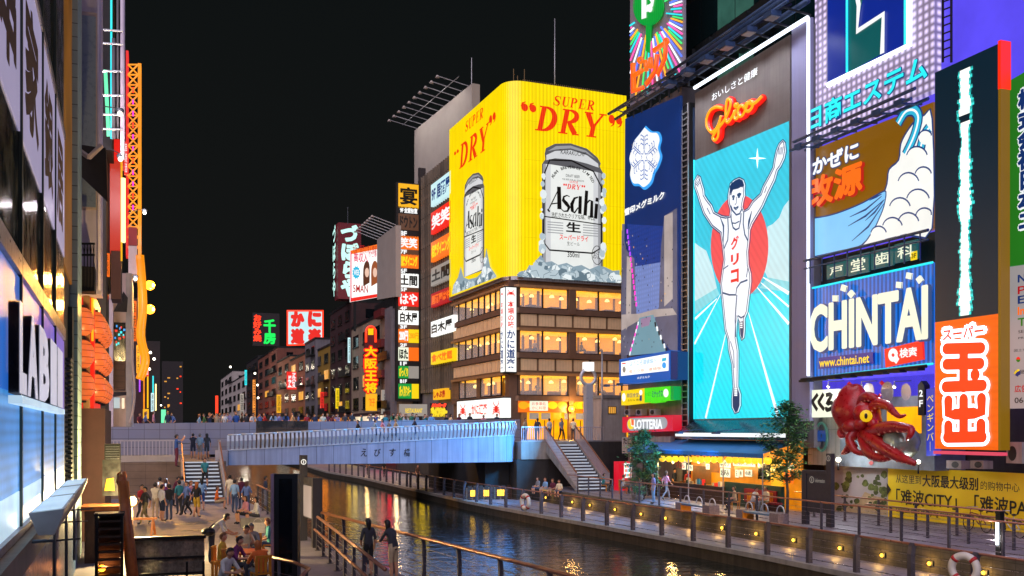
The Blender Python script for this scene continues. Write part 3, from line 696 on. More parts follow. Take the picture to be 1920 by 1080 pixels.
    for k in range(5):
        lt.fbox(fr, *T([(1026, 421 + k * 4.6)])[0], *T([(1055, 419.4 + k * 4.6)])[0], .045, .05, 'can_mid'); lt.fbox(fr, *T([(1092, 421 + k * 4.6)])[0], *T([(1121, 419.4 + k * 4.6)])[0], .045, .05, 'can_mid')
    tx('350ml', 1063, 480, 1085, 471, 'art_black', bold=.01); lt.fstroke(fr, T(arc(1119, 473, 10, 17, 0, 360)), .06, .055, 'art_black'); tx('お酒', 1111, 480, 1127, 466, 'art_black')
def ice(mb, fr, pts, seed, n, sz):
    rnd = random.Random(seed)
    uv = [fr.uv(*p_) for p_ in pts]; mb.fpoly(fr, uv, .06, 'ice_b')
    x0, x1 = min(p_[0] for p_ in uv), max(p_[0] for p_ in uv); y0 = min(p_[1] for p_ in uv)
    topv = lambda x: max([b[1] + (a[1] - b[1]) * (x - b[0]) / ((a[0] - b[0]) or 1) for a, b in zip(uv, uv[1:]) if min(a[0], b[0]) <= x <= max(a[0], b[0])] or [y0])
    for i in range(n):
        x = rnd.uniform(x0 + .2, x1 - .2); r = rnd.uniform(.3, 1) * sz; y = y0 + rnd.random() * max(.05, topv(x) - y0 - r)
        k = rnd.randint(5, 7); a0 = rnd.random() * 6
        ol = [(x + r * rnd.uniform(.6, 1.1) * math.cos(a0 + j * 2 * math.pi / k), max(y0, y + r * rnd.uniform(.6, 1.0) * math.sin(a0 + j * 2 * math.pi / k))) for j in range(k)]
        mb.fpoly(fr, ol, .065 + i * .0006, rnd.choice(['ice_a', 'ice_c', 'ice_a', 'ice_d', 'ice_c', 'ice_b']))
        mb.fstroke(fr, [ol[0], (x, y), ol[2]], .05, .066 + i * .0006, 'ice_d')
pic, lt = MB(), MB()
draw_can(pic, lt, GR, *rectpx(GR, 1017, 505, 1129, 277))
a_ = rectpx(GL, 870, 520, 908, 312); draw_can(pic, lt, GL, *a_)
ice(pic, GR, [(972, 519), (985, 510), (992, 497), (1000, 500), (1006, 487), (1014, 478), (1022, 492), (1034, 490), (1046, 497), (1062, 493), (1075, 500), (1090, 497), (1105, 505), (1122, 498), (1134, 501), (1148, 508), (1161, 507), (1161, 524)], 3, 90, .8)
ice(pic, GL, [(849, 552), (851, 535), (860, 520), (865, 500), (870, 520), (880, 524), (895, 520), (907, 508), (913, 465), (920, 500), (931, 516), (932, 520)], 5, 60, .8)
for s_, m_ in ((0, 'ice_a'), (1, 'ice_c')):
    rnd = random.Random(s_)
    for side in (1017, 1130):
        for i in range(9):
            u, v = GR.uv(side + rnd.uniform(-3, 3), rnd.uniform(330, 480)); r = rnd.uniform(.1, .35); pic.fpoly(GR, [(u + x, v + y) for x, y in arc(0, 0, r, r * 1.3, 0, 360, 7)[:-1]], .07 + i * .001, m_)
pic.build('picture', bb)
serif(lt, GR, 'SUPER', *rectpx(GR, 1035, 197, 1118, 190), .03, 'super_red'); serif(lt, GR, 'DRY', *rectpx(GR, 1001, 244, 1138, 215), .03, 'super_red')
serif(lt, GR, '“', *rectpx(GR, 974, 228, 1008, 194), .03, 'super_red', .0); serif(lt, GR, '”', *rectpx(GR, 1138, 262, 1168, 219), .03, 'super_red', 0)
serif(lt, GL, 'SUPER', *rectpx(GL, 872, 249, 908, 199), .03, 'super_red'); serif(lt, GL, 'DRY', *rectpx(GL, 861, 318, 919, 227), .03, 'super_red')
serif(lt, GL, '“', *rectpx(GL, 851, 300, 862, 278), .03, 'super_red', 0); serif(lt, GL, '”', *rectpx(GL, 916, 259, 931, 208), .03, 'super_red', 0)
lt.build('lettering', bb)
# vertical corner sign
t = thing('corner_sign', 'tall white lit box sign on the brown building corner with red and navy characters', 'sign', KC + Vector((0, 0, zk(698))))
u0, u1 = KR.off(.5).uv(947.5, 600)[0], KR.off(.5).uv(968, 600)[0]; ww = u1 - u0; z0, z1 = zk(698), zk(541)
ul0 = -KL.off(-u0).uv(938.5, 600)[0]
q = MB(KM); q.box(u0, -.5, z0, u1, ul0, z1, 'sign_white'); q.box(u0 - .04, -.54, z0 - .1, u1 + .04, ul0 + .04, z0, 'sign_case'); q.box(u0 - .04, -.54, z1, u1 + .04, ul0 + .04, z1 + .1, 'sign_case'); q.box(u0 - .03, -.53, z0, u0 + .03, -.47, z1, 'sign_case'); q.build('lit_box', t)
q = MB(); f1 = KR.off(.51); H = z1 - z0
f2 = Fr(KC + DR * (u0 - .01), -DL, -DR)
for f, a_, b_ in ((f1, u0 + ww * .2, u1 - ww * .2), (f2, -ul0 + ul0 * .25, -ul0 * .1)):
    crab(q, f, (a_ + b_) / 2, z1 - H * .07, (b_ - a_) * .9, .01, 'art_red')
    q.ftext(f, '本場の味', a_, z0 + H * .52, b_, z0 + H * .84, .01, 'art_red', vert=True, bold=.02); q.ftext(f, 'かに道楽', a_ - .1, z0 + H * .04, b_ + .1, z0 + H * .5, .01, 'art_navy', vert=True, bold=.025)
q.build('lettering', t)
t = thing('crab_sign', 'wide white lit sign with two red crabs low on the brown corner building', 'sign', KL.P(900, 784, .5))
f = KL.off(.75); a_ = rectpx(f, 857, 786, 944, 746)
q = MB(); q.fbox(f, *a_, -.7, 0, 'sign_white'); q.fbox(f, a_[0] - .08, a_[1] - .1, a_[2] + .08, a_[1], -.72, .03, 'sign_case'); q.fbox(f, a_[0] - .08, a_[3], a_[2] + .08, a_[3] + .1, -.72, .03, 'sign_case'); q.build('lit_box', t)
q = MB(); W_, H_ = a_[2] - a_[0], a_[3] - a_[1]
crab(q, f, a_[0] + W_ * .14, a_[1] + H_ * .45, H_ * .8, .01, 'art_red'); crab(q, f, a_[2] - W_ * .14, a_[1] + H_ * .45, H_ * .8, .01, 'art_red')
q.ftext(f, 'かに道楽', a_[0] + W_ * .34, a_[1] + H_ * .2, a_[0] + W_ * .68, a_[1] + H_ * .8, .01, 'art_red', bold=.03); q.build('lettering', t)
# roof things
p = KR.P(1035, 140, -7); zt = ZB1
t = thing('water_tank', 'drum shaped brown rooftop tank with thin aerials behind the yellow billboard', 'tank', (p.x, p.y, zt - .6))
q = MB(); q.lathe((p.x, p.y, zt - .6), [(.9, 0), (.9, 2.1), (.8, 2.3)], 'roof_brown', 14); q.lathe((p.x - 1.0, p.y, zt - .6), [(.5, 0), (.5, 2.0), (.4, 2.2)], 'roof_brown', 10); q.box(p.x - 2.2, p.y - .6, zt - .6, p.x + 2.5, p.y + 1, zt + .2, 'roof_brown'); q.build('drum', t)
q = MB()
for dx, hh in ((-1.2, 4.3), (-.8, 3.7), (-.45, 3.2), (-.1, 4.4)): q.tube([(p.x + dx, p.y - .9, zt - .5), (p.x + dx, p.y - .9, zt + hh - .8)], .04, 'roof_brown', 5)
q.build('aerials', t)
p = KR.P(1083, 150, -5); tag(MB().tube([(p.x, p.y, zt - 1), (p.x, p.y, KR.off(-5).uv(1083, 42)[1])], [.09, .04], 'pale_metal', 6).build('roof_mast'), 'tall thin mast rising above the yellow billboard', 'mast')
# ================================================================ right bank: running sprinter screen and its neighbours
em('scr_cyan', '#36c2da', 1.05, pat='diag', per=.5, lo=.86, light=True, var=.05); em('scr_cyan_b', '#10d8ea', 1.12, pat='diag', per=.5, lo=.86, light=True, var=.05)
em('scr_cloud', '#c6eaf0', .95, pat='diag', per=.5, lo=.9); em('scr_cloud_b', '#86dbe6', .95, pat='diag', per=.5, lo=.88); em('scr_white', '#f2f8fb', 1.05)
em('scr_red', '#f0565a', .95, pat='diag', per=.5, lo=.86, light=True); em('scr_line', '#1c4a78', .8, var=0); em('scr_navy', '#123a6c', .7, var=0); em('scr_skin', '#eef2f8', 1.0, var=.02)
em('neon_script', '#ffa014', 1.1); em('neon_white', '#e6f0ff', 2.2, light=True)
pr('grey_panel', '#6b625f', .6, .1, var=.15, scale=.8, streak=.3, tile=(1.1, 1.2, .015), grout=.75); pr('lilac_panel', '#8583a8', .55, .1, var=.1, scale=.4, streak=.15); pr('blue_steel', '#41597f', .45, .4, var=.25, scale=.5, streak=.3)
pr('teal_glass', '#0c2427', .12, .3, var=.4, scale=.3); em('teal_glass_lit', '#3f7466', .42, var=.5); pr('dark_frame', '#15191c', .5, .3)
pr('building_grey', '#6f6a70', .75, var=.2, scale=.5, streak=.3); pr('building_pale', '#a39c98', .75, var=.2, scale=.6, streak=.4)
G = FW(30.8)
yy = lambda px, x0=30.8: onx(px, HOR, x0).y
gb = thing('screen_tower', 'tall tower with a cyan screen of a sprinter with raised arms under red script', 'building', (31.5, (yy(1303) + yy(1517)) / 2, ZT))
y0, y1 = yy(1517), yy(1301)
MB().box(31.1, y0, ZT + 3.2, 46, y1, 20.3, 'building_grey').build('body', gb)
q = MB(); q.pbox(G, 1303, 788, 1481, 65, -.25, 0, 'grey_panel'); q.build('grey_board', gb)
q = MB(); u0, v0 = G.uv(1482.5, 790); u1, v1 = G.uv(1516, 31); q.fbox(G, u0, v0, u1, v1, -.3, -.06, 'lilac_panel'); q.build('side_board', gb)
q = MB(); q.neon(G, [(1304, 165), (1516.5, 33)], .11, .06, 'neon_white'); q.neon(G, [(1517.5, 34), (1517.5, 705)], .085, .06, 'neon_white'); q.build('neon_tubes', gb)
MB().neon(G, [(1302, 300), (1302, 786)], .05, .02, 'neon_cyan').build('edge_tube', gb)
pic = MB()
edge = [(1303.5, 786), (1480, 782), (1480, 227), (1303.5, 301)]
pic.pp(G, [(1303.5, 786), (1480, 782), (1480, 540), (1303.5, 570)], .02, 'scr_cyan_b'); pic.pp(G, [(1303.5, 570), (1480, 540), (1480, 227), (1303.5, 301)], .02, 'scr_cyan')
pic.pp(G, [(1480, 375), (1470, 388), (1462, 408), (1450, 420), (1440, 425), (1435, 470), (1430, 500), (1440, 520), (1480, 528)], .03, 'scr_cloud'); pic.pp(G, [(1480, 528), (1440, 520), (1425, 540), (1480, 548)], .032, 'scr_cloud_b')
pic.pp(G, [(1303.5, 455), (1312, 462), (1325, 470), (1336, 500), (1345, 540), (1303.5, 565)], .03, 'scr_cloud'); pic.pp(G, [(1303.5, 565), (1345, 540), (1350, 552), (1303.5, 590)], .032, 'scr_cloud_b')
for a, b, wa, wb in (((1303, 645), (1352, 552), .17, .05), ((1324, 784), (1368, 600), .2, .06), ((1460, 781), (1404, 585), .26, .06), ((1480, 607), (1420, 538), .18, .05), ((1480, 550), (1432, 520), .2, .06), ((1304, 598), (1345, 560), .16, .06), ((1480, 575), (1428, 530), .12, .04)):
    u_ = [G.uv(*a), G.uv(*b)]; pic.fstroke(G, u_, [wa, wb], .036, 'scr_white')
pic.pp(G, arc(1388, 462, 54, 97, 0, 360, 40)[:-1], .045, 'scr_red')
for rx, ry in ((17, 3), (3, 20), (8, 8)): pic.pp(G, [(1421.5 + (rx if k % 2 == 0 else 1.5) * math.cos(k * math.pi / 2) if False else 1421.5 + x, 297 + y) for k in (0,) for x, y in [(rx, 0), (1.6, 1.6), (0, ry), (-1.6, 1.6), (-rx, 0), (-1.6, -1.6), (0, -ry), (1.6, -1.6)]], .05 + rx * .0004, 'neon_white')
sil = [(1310, 329), (1314.5, 332), (1317.5, 343), (1321.7, 356), (1322.5, 366), (1328, 375), (1336, 385), (1341, 398), (1355, 405.5), (1363, 407), (1370, 406), (1371.7, 394), (1368, 382), (1367, 369), (1369, 357), (1371.5, 345), (1379, 338), (1388, 334), (1396, 338), (1399, 347), (1398, 357), (1399, 367), (1396.5, 374), (1394, 388), (1397, 396), (1405, 391), (1413, 378), (1428, 364), (1433, 350), (1445, 328), (1452, 314), (1454, 300), (1458, 282), (1463, 270), (1470, 263), (1474, 268), (1475.5, 283), (1473, 297), (1466, 312), (1460, 320), (1455, 338), (1443, 363), (1432, 388), (1413, 419), (1408, 432), (1407, 450), (1404.5, 472), (1405.5, 497), (1410, 514), (1410.5, 528), (1407.5, 553), (1403.5, 585), (1398, 598), (1398.5, 617), (1397, 633), (1393, 637.5), (1390, 629), (1388, 607), (1385.5, 593), (1383, 612), (1382.5, 633), (1386.5, 658), (1386.5, 692), (1386, 725), (1390.5, 739), (1390.5, 760), (1386.5, 772), (1380, 774.5), (1375, 764), (1374.5, 747), (1377, 725), (1374.5, 683), (1368.5, 656), (1367, 636), (1361.5, 618), (1356.5, 567), (1353, 533), (1356.5, 507), (1359.5, 487), (1356.5, 460), (1353, 437), (1336.5, 424), (1321.5, 401), (1314.5, 381), (1309, 363), (1304.5, 351), (1303.8, 340)]
pic.pp(G, sil, .07, 'scr_skin')
# blue contour drawn a little inside the pale edge
def inset(L, d):
    c = []
    n = len(L)
    for i in range(n):
        a, b = L[i - 1], L[(i + 1) % n]; dx, dy = b[0] - a[0], b[1] - a[1]; l = math.hypot(dx, dy) or 1
        c.append((L[i][0] - dy / l * d, L[i][1] + dx / l * d))
    return c
pic.ps(G, inset(sil, 2.1), .07, .08, 'scr_line', True)
pic.ps(G, inset(sil, -1.2), .07, .065, 'scr_line', True)
st = lambda L, w_: pic.ps(G, L, w_, .085, 'scr_line')
pic.pp(G, [(1371, 358), (1370.5, 350), (1374, 343), (1382, 339), (1389, 337), (1395, 341), (1396.5, 348), (1394.5, 352), (1392, 350.5), (1386, 354), (1377, 356), (1374.5, 361), (1373.5, 367), (1371.8, 366)], .083, 'scr_navy')
st([(1375, 370), (1377, 367.5), (1380, 369)], .11); st([(1384.5, 366.5), (1388, 363.5), (1392, 365)], .13); st([(1376, 373), (1379, 372.5)], .16); st([(1386, 369), (1390, 368)], .16)
st([(1383, 369), (1383.5, 380), (1382, 383), (1380, 383)], .05); st([(1378, 389), (1382, 390.5), (1387, 387)], .09); st([(1378.5, 390), (1382.5, 394), (1387, 388)], .06)
st([(1372.5, 386), (1376, 395), (1383, 403), (1389, 401), (1394, 391)], .1); st([(1373, 402), (1373.5, 412), (1377, 427), (1382, 431), (1388, 428), (1391, 414), (1392, 400)], .1); st([(1367, 408), (1368, 430), (1367, 450), (1360, 466)], .1)
st([(1397, 399), (1396, 420), (1399, 440), (1405, 452)], .1); st([(1374, 418), (1381, 419), (1389, 415)], .07); st([(1353, 408), (1359, 424), (1359, 442), (1358, 462)], [.05, .16, .1, .05]); st([(1412, 396), (1407, 415), (1405, 430)], [.05, .2, .06])
st([(1358, 505), (1368, 498)], .07); st([(1357, 549), (1370, 553), (1382, 553), (1384, 540), (1391, 530), (1404, 525)], .1); st([(1384, 553), (1382, 580), (1381, 600), (1382, 632)], .1); st([(1405, 500), (1402, 520)], .07)
st([(1386, 592), (1392, 596), (1399, 592)], .09); st([(1372, 640), (1378, 660), (1379, 690)], .06); st([(1328, 390), (1334, 402)], .06); st([(1440, 350), (1436, 362)], .06)
for k in range(4): st([(1305.5 + k * 2.3, 343 - k * 2.2), (1311.5 + k * 1.4, 350 - k * 2.5)], .05); st([(1463 + k * 2.6, 277 - k * .6), (1461.5 + k * 2.4, 290)], .05)
pic.pp(G, [(1389, 604), (1396.5, 602), (1397, 617), (1395.5, 632), (1393, 635), (1390.8, 627)], .09, 'scr_navy'); pic.pp(G, [(1378, 727), (1385, 727), (1389, 740), (1389, 759), (1385.5, 770), (1381, 772), (1376.5, 763), (1376, 748)], .09, 'scr_navy')
for k in range(4): pic.ps(G, [(1379.5, 729 + k * 4), (1385, 729 + k * 4)], .09, .095, 'scr_white')
for k in range(3): pic.ps(G, [(1390.5, 606 + k * 4), (1395, 606 + k * 4)], .07, .095, 'scr_white')
pic.build('screen', gb)
lt = MB()
for ch, a_ in (('グ', 448), ('リ', 481), ('コ', 510)): lt.text(G, ch, 1373, a_ + 22 - (4 if ch == 'リ' else 0), 1388, a_ - 7, .095, 'art_red', bold=.045)
lt.text(G, 'おいしさと健康', 1338, 191, 1424, 125, .12, 'scr_white', bold=.012)
Z = lambda L: [(1140 + x / 3, y / 3) for x, y in L]
script = Z([(668, 612), (640, 605), (604, 622), (582, 672), (586, 722), (612, 745), (640, 722), (660, 672), (664, 655), (652, 715), (648, 770), (628, 792), (616, 775), (640, 735), (690, 668), (716, 600), (714, 566), (698, 566), (690, 620), (692, 680), (706, 688), (732, 650), (742, 622), (738, 660), (748, 672), (760, 660)])
script2 = Z([(794, 612), (784, 597), (766, 606), (758, 632), (768, 657), (788, 650), (808, 610), (818, 580), (804, 590), (804, 622), (822, 628), (842, 600), (838, 574), (822, 578), (836, 588), (862, 578), (892, 548)])
def smooth(L, n=3):
    o = []
    for i in range(len(L) - 1):
        p0, p1, p2, p3 = L[max(0, i - 1)], L[i], L[i + 1], L[min(len(L) - 1, i + 2)]
        for k in range(n):
            t = k / n; o.append(tuple(.5 * (2 * p1[j] + (p2[j] - p0[j]) * t + (2 * p0[j] - 5 * p1[j] + 4 * p2[j] - p3[j]) * t * t + (3 * p1[j] - p0[j] - 3 * p2[j] + p3[j]) * t ** 3) for j in (0, 1)))
    return o + [L[-1]]
for sm in (smooth(script), smooth(script2)): lt.tube([G.P(x, y, .16) for x, y in sm], .19, 'neon_glow', 6); lt.tube([G.P(x, y, .3) for x, y in sm], .1, 'neon_script', 6)  # red halo round the script modelled as a wider glowing tube
p = G.P(1140 + 748 / 3, 596 / 3, .3); lt.ball(p, .17, 'neon_script', 8)
lt.build('lettering', gb)
# gantry with floodlights above, sloped light shelf below
q = MB()
for dz, dx, r in ((.5, -.5, .16), (1.1, -1.3, .1), (1.5, -.3, .2), (.3, -1.7, .09)):
    q.tube([(30.8 + dx, yy(1285), 20.6 + dz), (30.8 + dx, y0 - .6, 20.6 + dz)], r, 'blue_steel', 6)
for k in range(8): y = y0 + (y1 - y0) * k / 7; q.bar((30.9, y, 21.9), (29.1, y, 20.9), .1, 'dark_frame'); q.bar((30.9, y, 20.7), (29.1, y, 20.9), .08, 'dark_frame')
q.build('lamp_gantry', gb)
for k in range(6):
    y = y0 + .6 + (y1 - y0 - .8) * k / 5; q = MB(); q.box(28.75, y - .35, 20.55, 29.35, y + .35, 20.8, 'blue_steel'); q.box(28.8, y - .3, 20.5, 29.3, y + .3, 20.548, 'pale_metal'); q.bar((29.1, y, 20.8), (29.3, y, 21.2), .07, 'dark_frame'); q.build('floodlight', gb)
q = MB(); za, zb = G.uv(1304, 788)[1], G.uv(1304, 811)[1]
ya, yb_ = yy(1304), yy(1481); pr('shelf_dark', '#1d2a44', .25, .5, var=.2, tile=(.35, 9, .04), grout=2.2)
q.add([(30.75, ya, za), (30.75, yb_, za), (29.5, yb_ - 1, zb), (29.5, ya, zb)], [(0, 1, 2, 3)], 'shelf_dark'); q.box(29.42, yb_ - 1.4, zb - .22, 29.55, ya, zb - .01, 'scr_white'); q.box(29.55, yb_ - 1.2, zb - .25, 31, ya, zb - .06, 'dark_frame'); q.build('light_shelf', gb)
# dark glass offices standing behind the tower
t = thing('glass_office', 'dark teal glass office block rising behind the sprinter tower', 'building', (36, 57, ZT))
f = FW(32.2); ya, yb_ = onx(1284, HOR, 32.2).y, onx(1535, HOR, 32.2).y
MB().box(32.25, yb_, 20.4, 46, ya, 42, 'dark_frame').build('body', t)
k = 0
for r_ in range(5):
    for c_ in range(7):
        u0 = -ya + (ya - yb_) * c_ / 7; u1 = -ya + (ya - yb_) * (c_ + 1) / 7; v0 = 20.9 + r_ * 3.3
        w_ = MB().fbox(f, u0 + .08, v0, u1 - .08, v0 + 2.9, -.04, .02, 'teal_glass_lit' if (r_, c_) in ((0, 2), (0, 3), (1, 3), (1, 2), (2, 4), (1, 5)) else 'teal_glass').build('window', t)
q = MB()
for c_ in range(5):
    y = ya - 1.5 - c_ * 2; q.box(31.4, y - .8, 21.5 + c_ * .1, 32.2, y + .8, 23.6, 'dark_frame')
q.build('roof_units', t)

# ---------------------------------------------------------------- blue dairy building
em('dairy_blue', '#12306e', .75, light=True, var=.15); em('dairy_bright', '#1d5cb8', .85, light=True); em('dairy_line', '#3aa0f0', 1.0); em('dairy_dots', '#4d6ac0', .8, pat='dots', per=.42, lo=.25)
em('pic_sky', '#24449c', .8, pat='dots', per=.3, lo=.7); em('pic_dusk', '#7f96d8', .8, pat='dots', per=.3, lo=.75); em('pic_grey', '#6f6f88', .6, var=.4); em('pic_dark', '#2a2a30', .5, var=.3); em('pic_water', '#78a4b4', .75); em('pic_lilac', '#a98db0', .7); em('pic_pale', '#c4b8b4', .65, var=.3)
em('magenta', '#ff2ac8', 1.3); em('violet', '#b04aff', 1.2)
D = FW(30.3)
db = thing('dairy_building', 'narrow dark blue tower with a snow crystal emblem and a canal picture', 'building', (32, (yy(1172, 30.3) + yy(1300, 30.3)) / 2, ZT))
ya, yb_ = yy(1169, 30.3), yy(1273, 30.3); yc = yy(1302)
MB().box(30.5, yb_, ZT + .02, 45, ya - .3, D.uv(1172, 225)[1] - .1, 'building_grey').build('body', db)
q = MB(); q.pp(D, [(1170, 665), (1272, 668), (1275, 179), (1172, 223)], 0, 'dairy_blue', .18); q.pp(D, [(1166, 420), (1170, 420), (1170, 690), (1164, 690)], -.02, 'pic_grey', .2); q.build('blue_board', db)
q = MB(); q.box(30.75, yc + .05, ZT, 33, yb_ - .9, 19.5, 'blue_steel'); q.box(30.55, yb_ - .89, ZT, 33, yb_ - .01, 19.8, 'dark_frame')
q.build('service_pillar', db)
q = MB()
for k in range(60): z = -2 + k * .36; q.box(30.42, yb_ - .8, z, 30.5, yb_ - .1, z + .06, 'pale_metal')
for y in (yb_ - .82, yb_ - .08): q.box(30.42, y - .04, -2, 30.5, y + .04, 19.8, 'pale_metal')
q.build('ladder', db)
pic = MB()
pic.pp(D, [(1176, 420), (1260, 425), (1250, 570), (1190, 590)], .01, 'pic_sky'); pic.pp(D, [(1190, 500), (1250, 490), (1245, 600), (1193, 600)], .015, 'pic_dusk')
pic.pp(D, [(1166, 430), (1176, 470), (1190, 485), (1194, 590), (1200, 600), (1196, 625), (1180, 665), (1165, 668)], .02, 'pic_grey'); pic.pp(D, [(1270, 390), (1246, 405), (1240, 460), (1236, 575), (1228, 600), (1230, 620), (1256, 655), (1271, 662)], .02, 'pic_grey')
pic.pp(D, [(1246, 405), (1262, 398), (1262, 560), (1246, 575)], .025, 'pic_pale'); pic.pp(D, [(1176, 480), (1184, 485), (1184, 600), (1174, 620)], .025, 'pic_pale')
pic.pp(D, [(1166, 590), (1200, 588), (1228, 580), (1262, 578), (1270, 590), (1232, 594), (1200, 600), (1166, 620)], .03, 'pic_pale')
pic.pp(D, [(1200, 596), (1226, 590), (1250, 660), (1180, 667)], .035, 'pic_water'); pic.pp(D, [(1202, 598), (1222, 593), (1218, 610), (1203, 614)], .04, 'pic_lilac')
for k in range(14):
    for a, b, m_ in (((1178 - 2 + k * 1.3, 430 + k * 10.5), (1179.5 - 2 + k * 1.3, 436 + k * 10.5), 'magenta' if k > 4 else 'violet'),):
        pic.pp(D, [a, (b[0] + .8, a[1]), (b[0] + .8, b[1] + 2), (a[0], b[1] + 2)], .045, m_)
for k in range(9): pic.pp(D, [(1197 - k * 1.9, 603 + k * 7), (1199 - k * 1.9, 603 + k * 7), (1198 - k * 1.9, 610 + k * 7), (1196 - k * 1.9, 610 + k * 7)], .046, 'magenta' if k % 2 else 'scr_white')
for k in range(7): pic.pp(D, [(1228 + k * 3.4, 604 + k * 8), (1231 + k * 3.4, 604 + k * 8), (1232 + k * 3.4, 613 + k * 8), (1229 + k * 3.4, 613 + k * 8)], .046, 'scr_white' if k % 2 else 'pic_dark')
rnd = random.Random(4)
for k in range(90): x = rnd.uniform(1166, 1262); y = rnd.uniform(440, 655); pic.pp(D, [(x, y), (x + 1.2, y), (x + 1.2, y + 3), (x, y + 3)], .05 + k * .0002, rnd.choice(['pic_dark', 'pic_pale', 'pic_dark', 'sign_gold' if k % 6 == 0 else 'pic_dark']))
pic.build('picture', db)
lt = MB()
Zs = lambda L: [(1140 + x / 3, y / 3) for x, y in L]
fl = smooth(Zs([(210, 705), (245, 735), (285, 740), (300, 780), (290, 830), (302, 880), (285, 935), (262, 975), (245, 1030), (205, 1065), (175, 1045), (140, 1040), (122, 990), (128, 940), (118, 890), (135, 830), (145, 790), (180, 745), (210, 705)]), 4)[:-1]
lt.pp(D, [(x + 1.5, y + 1) for x, y in fl], .03, 'dairy_line', .02); c_ = (1140 + 208 / 3, 885 / 3)
lt.pp(D, [(c_[0] + (x - c_[0]) * .93, c_[1] + (y - c_[1]) * .93) for x, y in fl], .05, 'art_white')
for k in range(6):
    an = R(90 + k * 60); d = (math.cos(an), math.sin(an)); n = (-d[1], d[0]); sx, sy = 27, 46
    Q = lambda a, b: (c_[0] + (d[0] * a + n[0] * b) * sx, c_[1] - (d[1] * a + n[1] * b) * sy)
    lt.ps(D, [Q(.32, .04), Q(.86, .04)], .06, .06, 'dairy_bright'); lt.ps(D, [Q(.32, -.04), Q(.86, -.04)], .06, .06, 'dairy_bright')
    for e in (.5, .68, .84):
        for sg in (-1, 1): lt.ps(D, [Q(e, .05 * sg), Q(e + .08, .22 * sg), Q(e + .02, .26 * sg)], .06, .062, 'dairy_bright')
star = []
for k in range(12): an = R(90 + k * 30); r_ = .3 if k % 2 == 0 else .15; star.append((c_[0] + math.cos(an) * r_ * 27, c_[1] - math.sin(an) * r_ * 46))
lt.ps(D, star, .07, .063, 'dairy_bright', True)
lt.text(D, '雪印メグミルク', 1173, 405, 1247, 358, .06, 'art_white', bold=.02, fat=.02)
lt.build('lettering', db)
t = thing('news_screen', 'blue framed white message screen below the canal picture of the narrow blue tower', 'screen', D.P(1215, 720, .6))
f = D.off(.7)
q = MB(); q.pp(f, [(1161, 721), (1256, 712), (1256, 657), (1161, 674)], 0, 'dairy_bright', .7); q.pp(f, [(1257, 712), (1270, 712), (1270, 659), (1257, 658)], -.02, 'dairy_blue', .7); q.build('case', t)
MB().pp(f, [(1165, 705), (1254, 695), (1254, 663), (1165, 679)], .02, 'sign_white').build('screen', t)
lt = MB(); lt.text(f, 'ようこそ道頓堀へ', 1182, 687, 1232, 671, .03, 'dairy_line'); lt.text(f, '雪ミク坂　道頓堀', 1180, 700, 1240, 687, .03, 'sign_orange'); lt.text(f, 'メグミルク', 1195, 711, 1219, 704, .03, 'art_white', bold=.02); lt.pp(f, [(1242, 672), (1250, 670), (1250, 676), (1242, 678)], .03, 'art_cyan'); lt.pp(f, arc(1246, 685, 4, 6, 0, 360, 10)[:-1], .03, 'dairy_line'); lt.pp(f, arc(1171, 693, 3, 6, 0, 360, 10)[:-1], .03, 'dim_white'); lt.pp(f, [(1167, 681), (1174, 680), (1174, 682), (1167, 683)], .03, 'art_red'); lt.build('lettering', t)
t = thing('twin_sign', 'yellow and green pair of lit sign boxes above the red burger sign', 'sign', D.P(1213, 760, .4)); f = D.off(.6)
q = MB(); q.pp(f, [(1165, 760), (1208, 755), (1208, 728), (1165, 733)], 0, 'sign_yellow', .5); q.pp(f, [(1208.5, 755), (1256, 750), (1256, 724), (1208.5, 728)], 0, 'lime', .5); q.pp(f, [(1256.5, 750), (1262, 750), (1262, 724), (1256.5, 724)], -.03, 'sign_green', .5); q.pp(f, [(1220, 756), (1238, 754), (1242, 749), (1230, 749)], .01, 'lime', .4); q.build('lit_boxes', t)
lt = MB(); lt.text(f, '韓国食堂', 1176, 746, 1198, 736, .02, 'art_navy'); lt.text(f, 'お好み 焼肉', 1178, 753, 1202, 747, .02, 'art_black'); lt.text(f, 'ネット&カフェ', 1210, 743, 1222, 734, .02, 'sign_green'); lt.text(f, 'ミナックス', 1223, 746, 1243, 731, .02, 'art_navy', bold=.02); lt.pp(f, arc(1249, 737, 5, 8, 0, 360, 14)[:-1], .02, 'art_white'); lt.pp(f, arc(1170, 745, 3.5, 8, 0, 360, 14)[:-1], .02, 'art_white'); lt.pp(f, arc(1202, 736, 3, 5, 0, 360, 12)[:-1], .02, 'art_white'); lt.pp(f, [(1200, 742), (1204, 741), (1204, 751), (1200, 752)], .02, 'art_navy'); lt.build('lettering', t)
t = thing('burger_sign', 'red lit sign box with white capitals in a grey oval', 'sign', D.P(1215, 812, .5)); f = D.off(.7); em('lott_red', '#d2142c', .9, light=True)
q = MB(); q.pp(f, [(1167, 811), (1262, 808), (1262, 778), (1167, 782)], 0, 'lott_red', .6); q.build('lit_box', t)
lt = MB(); 
ov = arc(1244, 793, 8, 11, -90, 90, 8) + arc(1184, 796, 8, 12, 90, 270, 8); lt.pp(f, ov, .02, 'can_mid'); lt.pp(f, arc(1184, 795, 6.5, 10, 0, 360, 16)[:-1], .04, 'art_yellow'); lt.pp(f, [(1184, 785), (1190, 788), (1190, 797), (1184, 799)], .05, 'art_orange'); lt.ps(f, [(1184, 786), (1185, 798), (1190, 799)], .08, .055, 'art_white')
lt.text(f, 'LOTTERIA', 1192, 804, 1245, 786, .12, 'art_white', bold=.02, fat=.02); lt.build('lettering', t)
t = thing('octopus_ball_sign', 'white board with brushed characters half hidden by the tree', 'sign', D.P(1215, 850, .3)); f = D.off(.4)
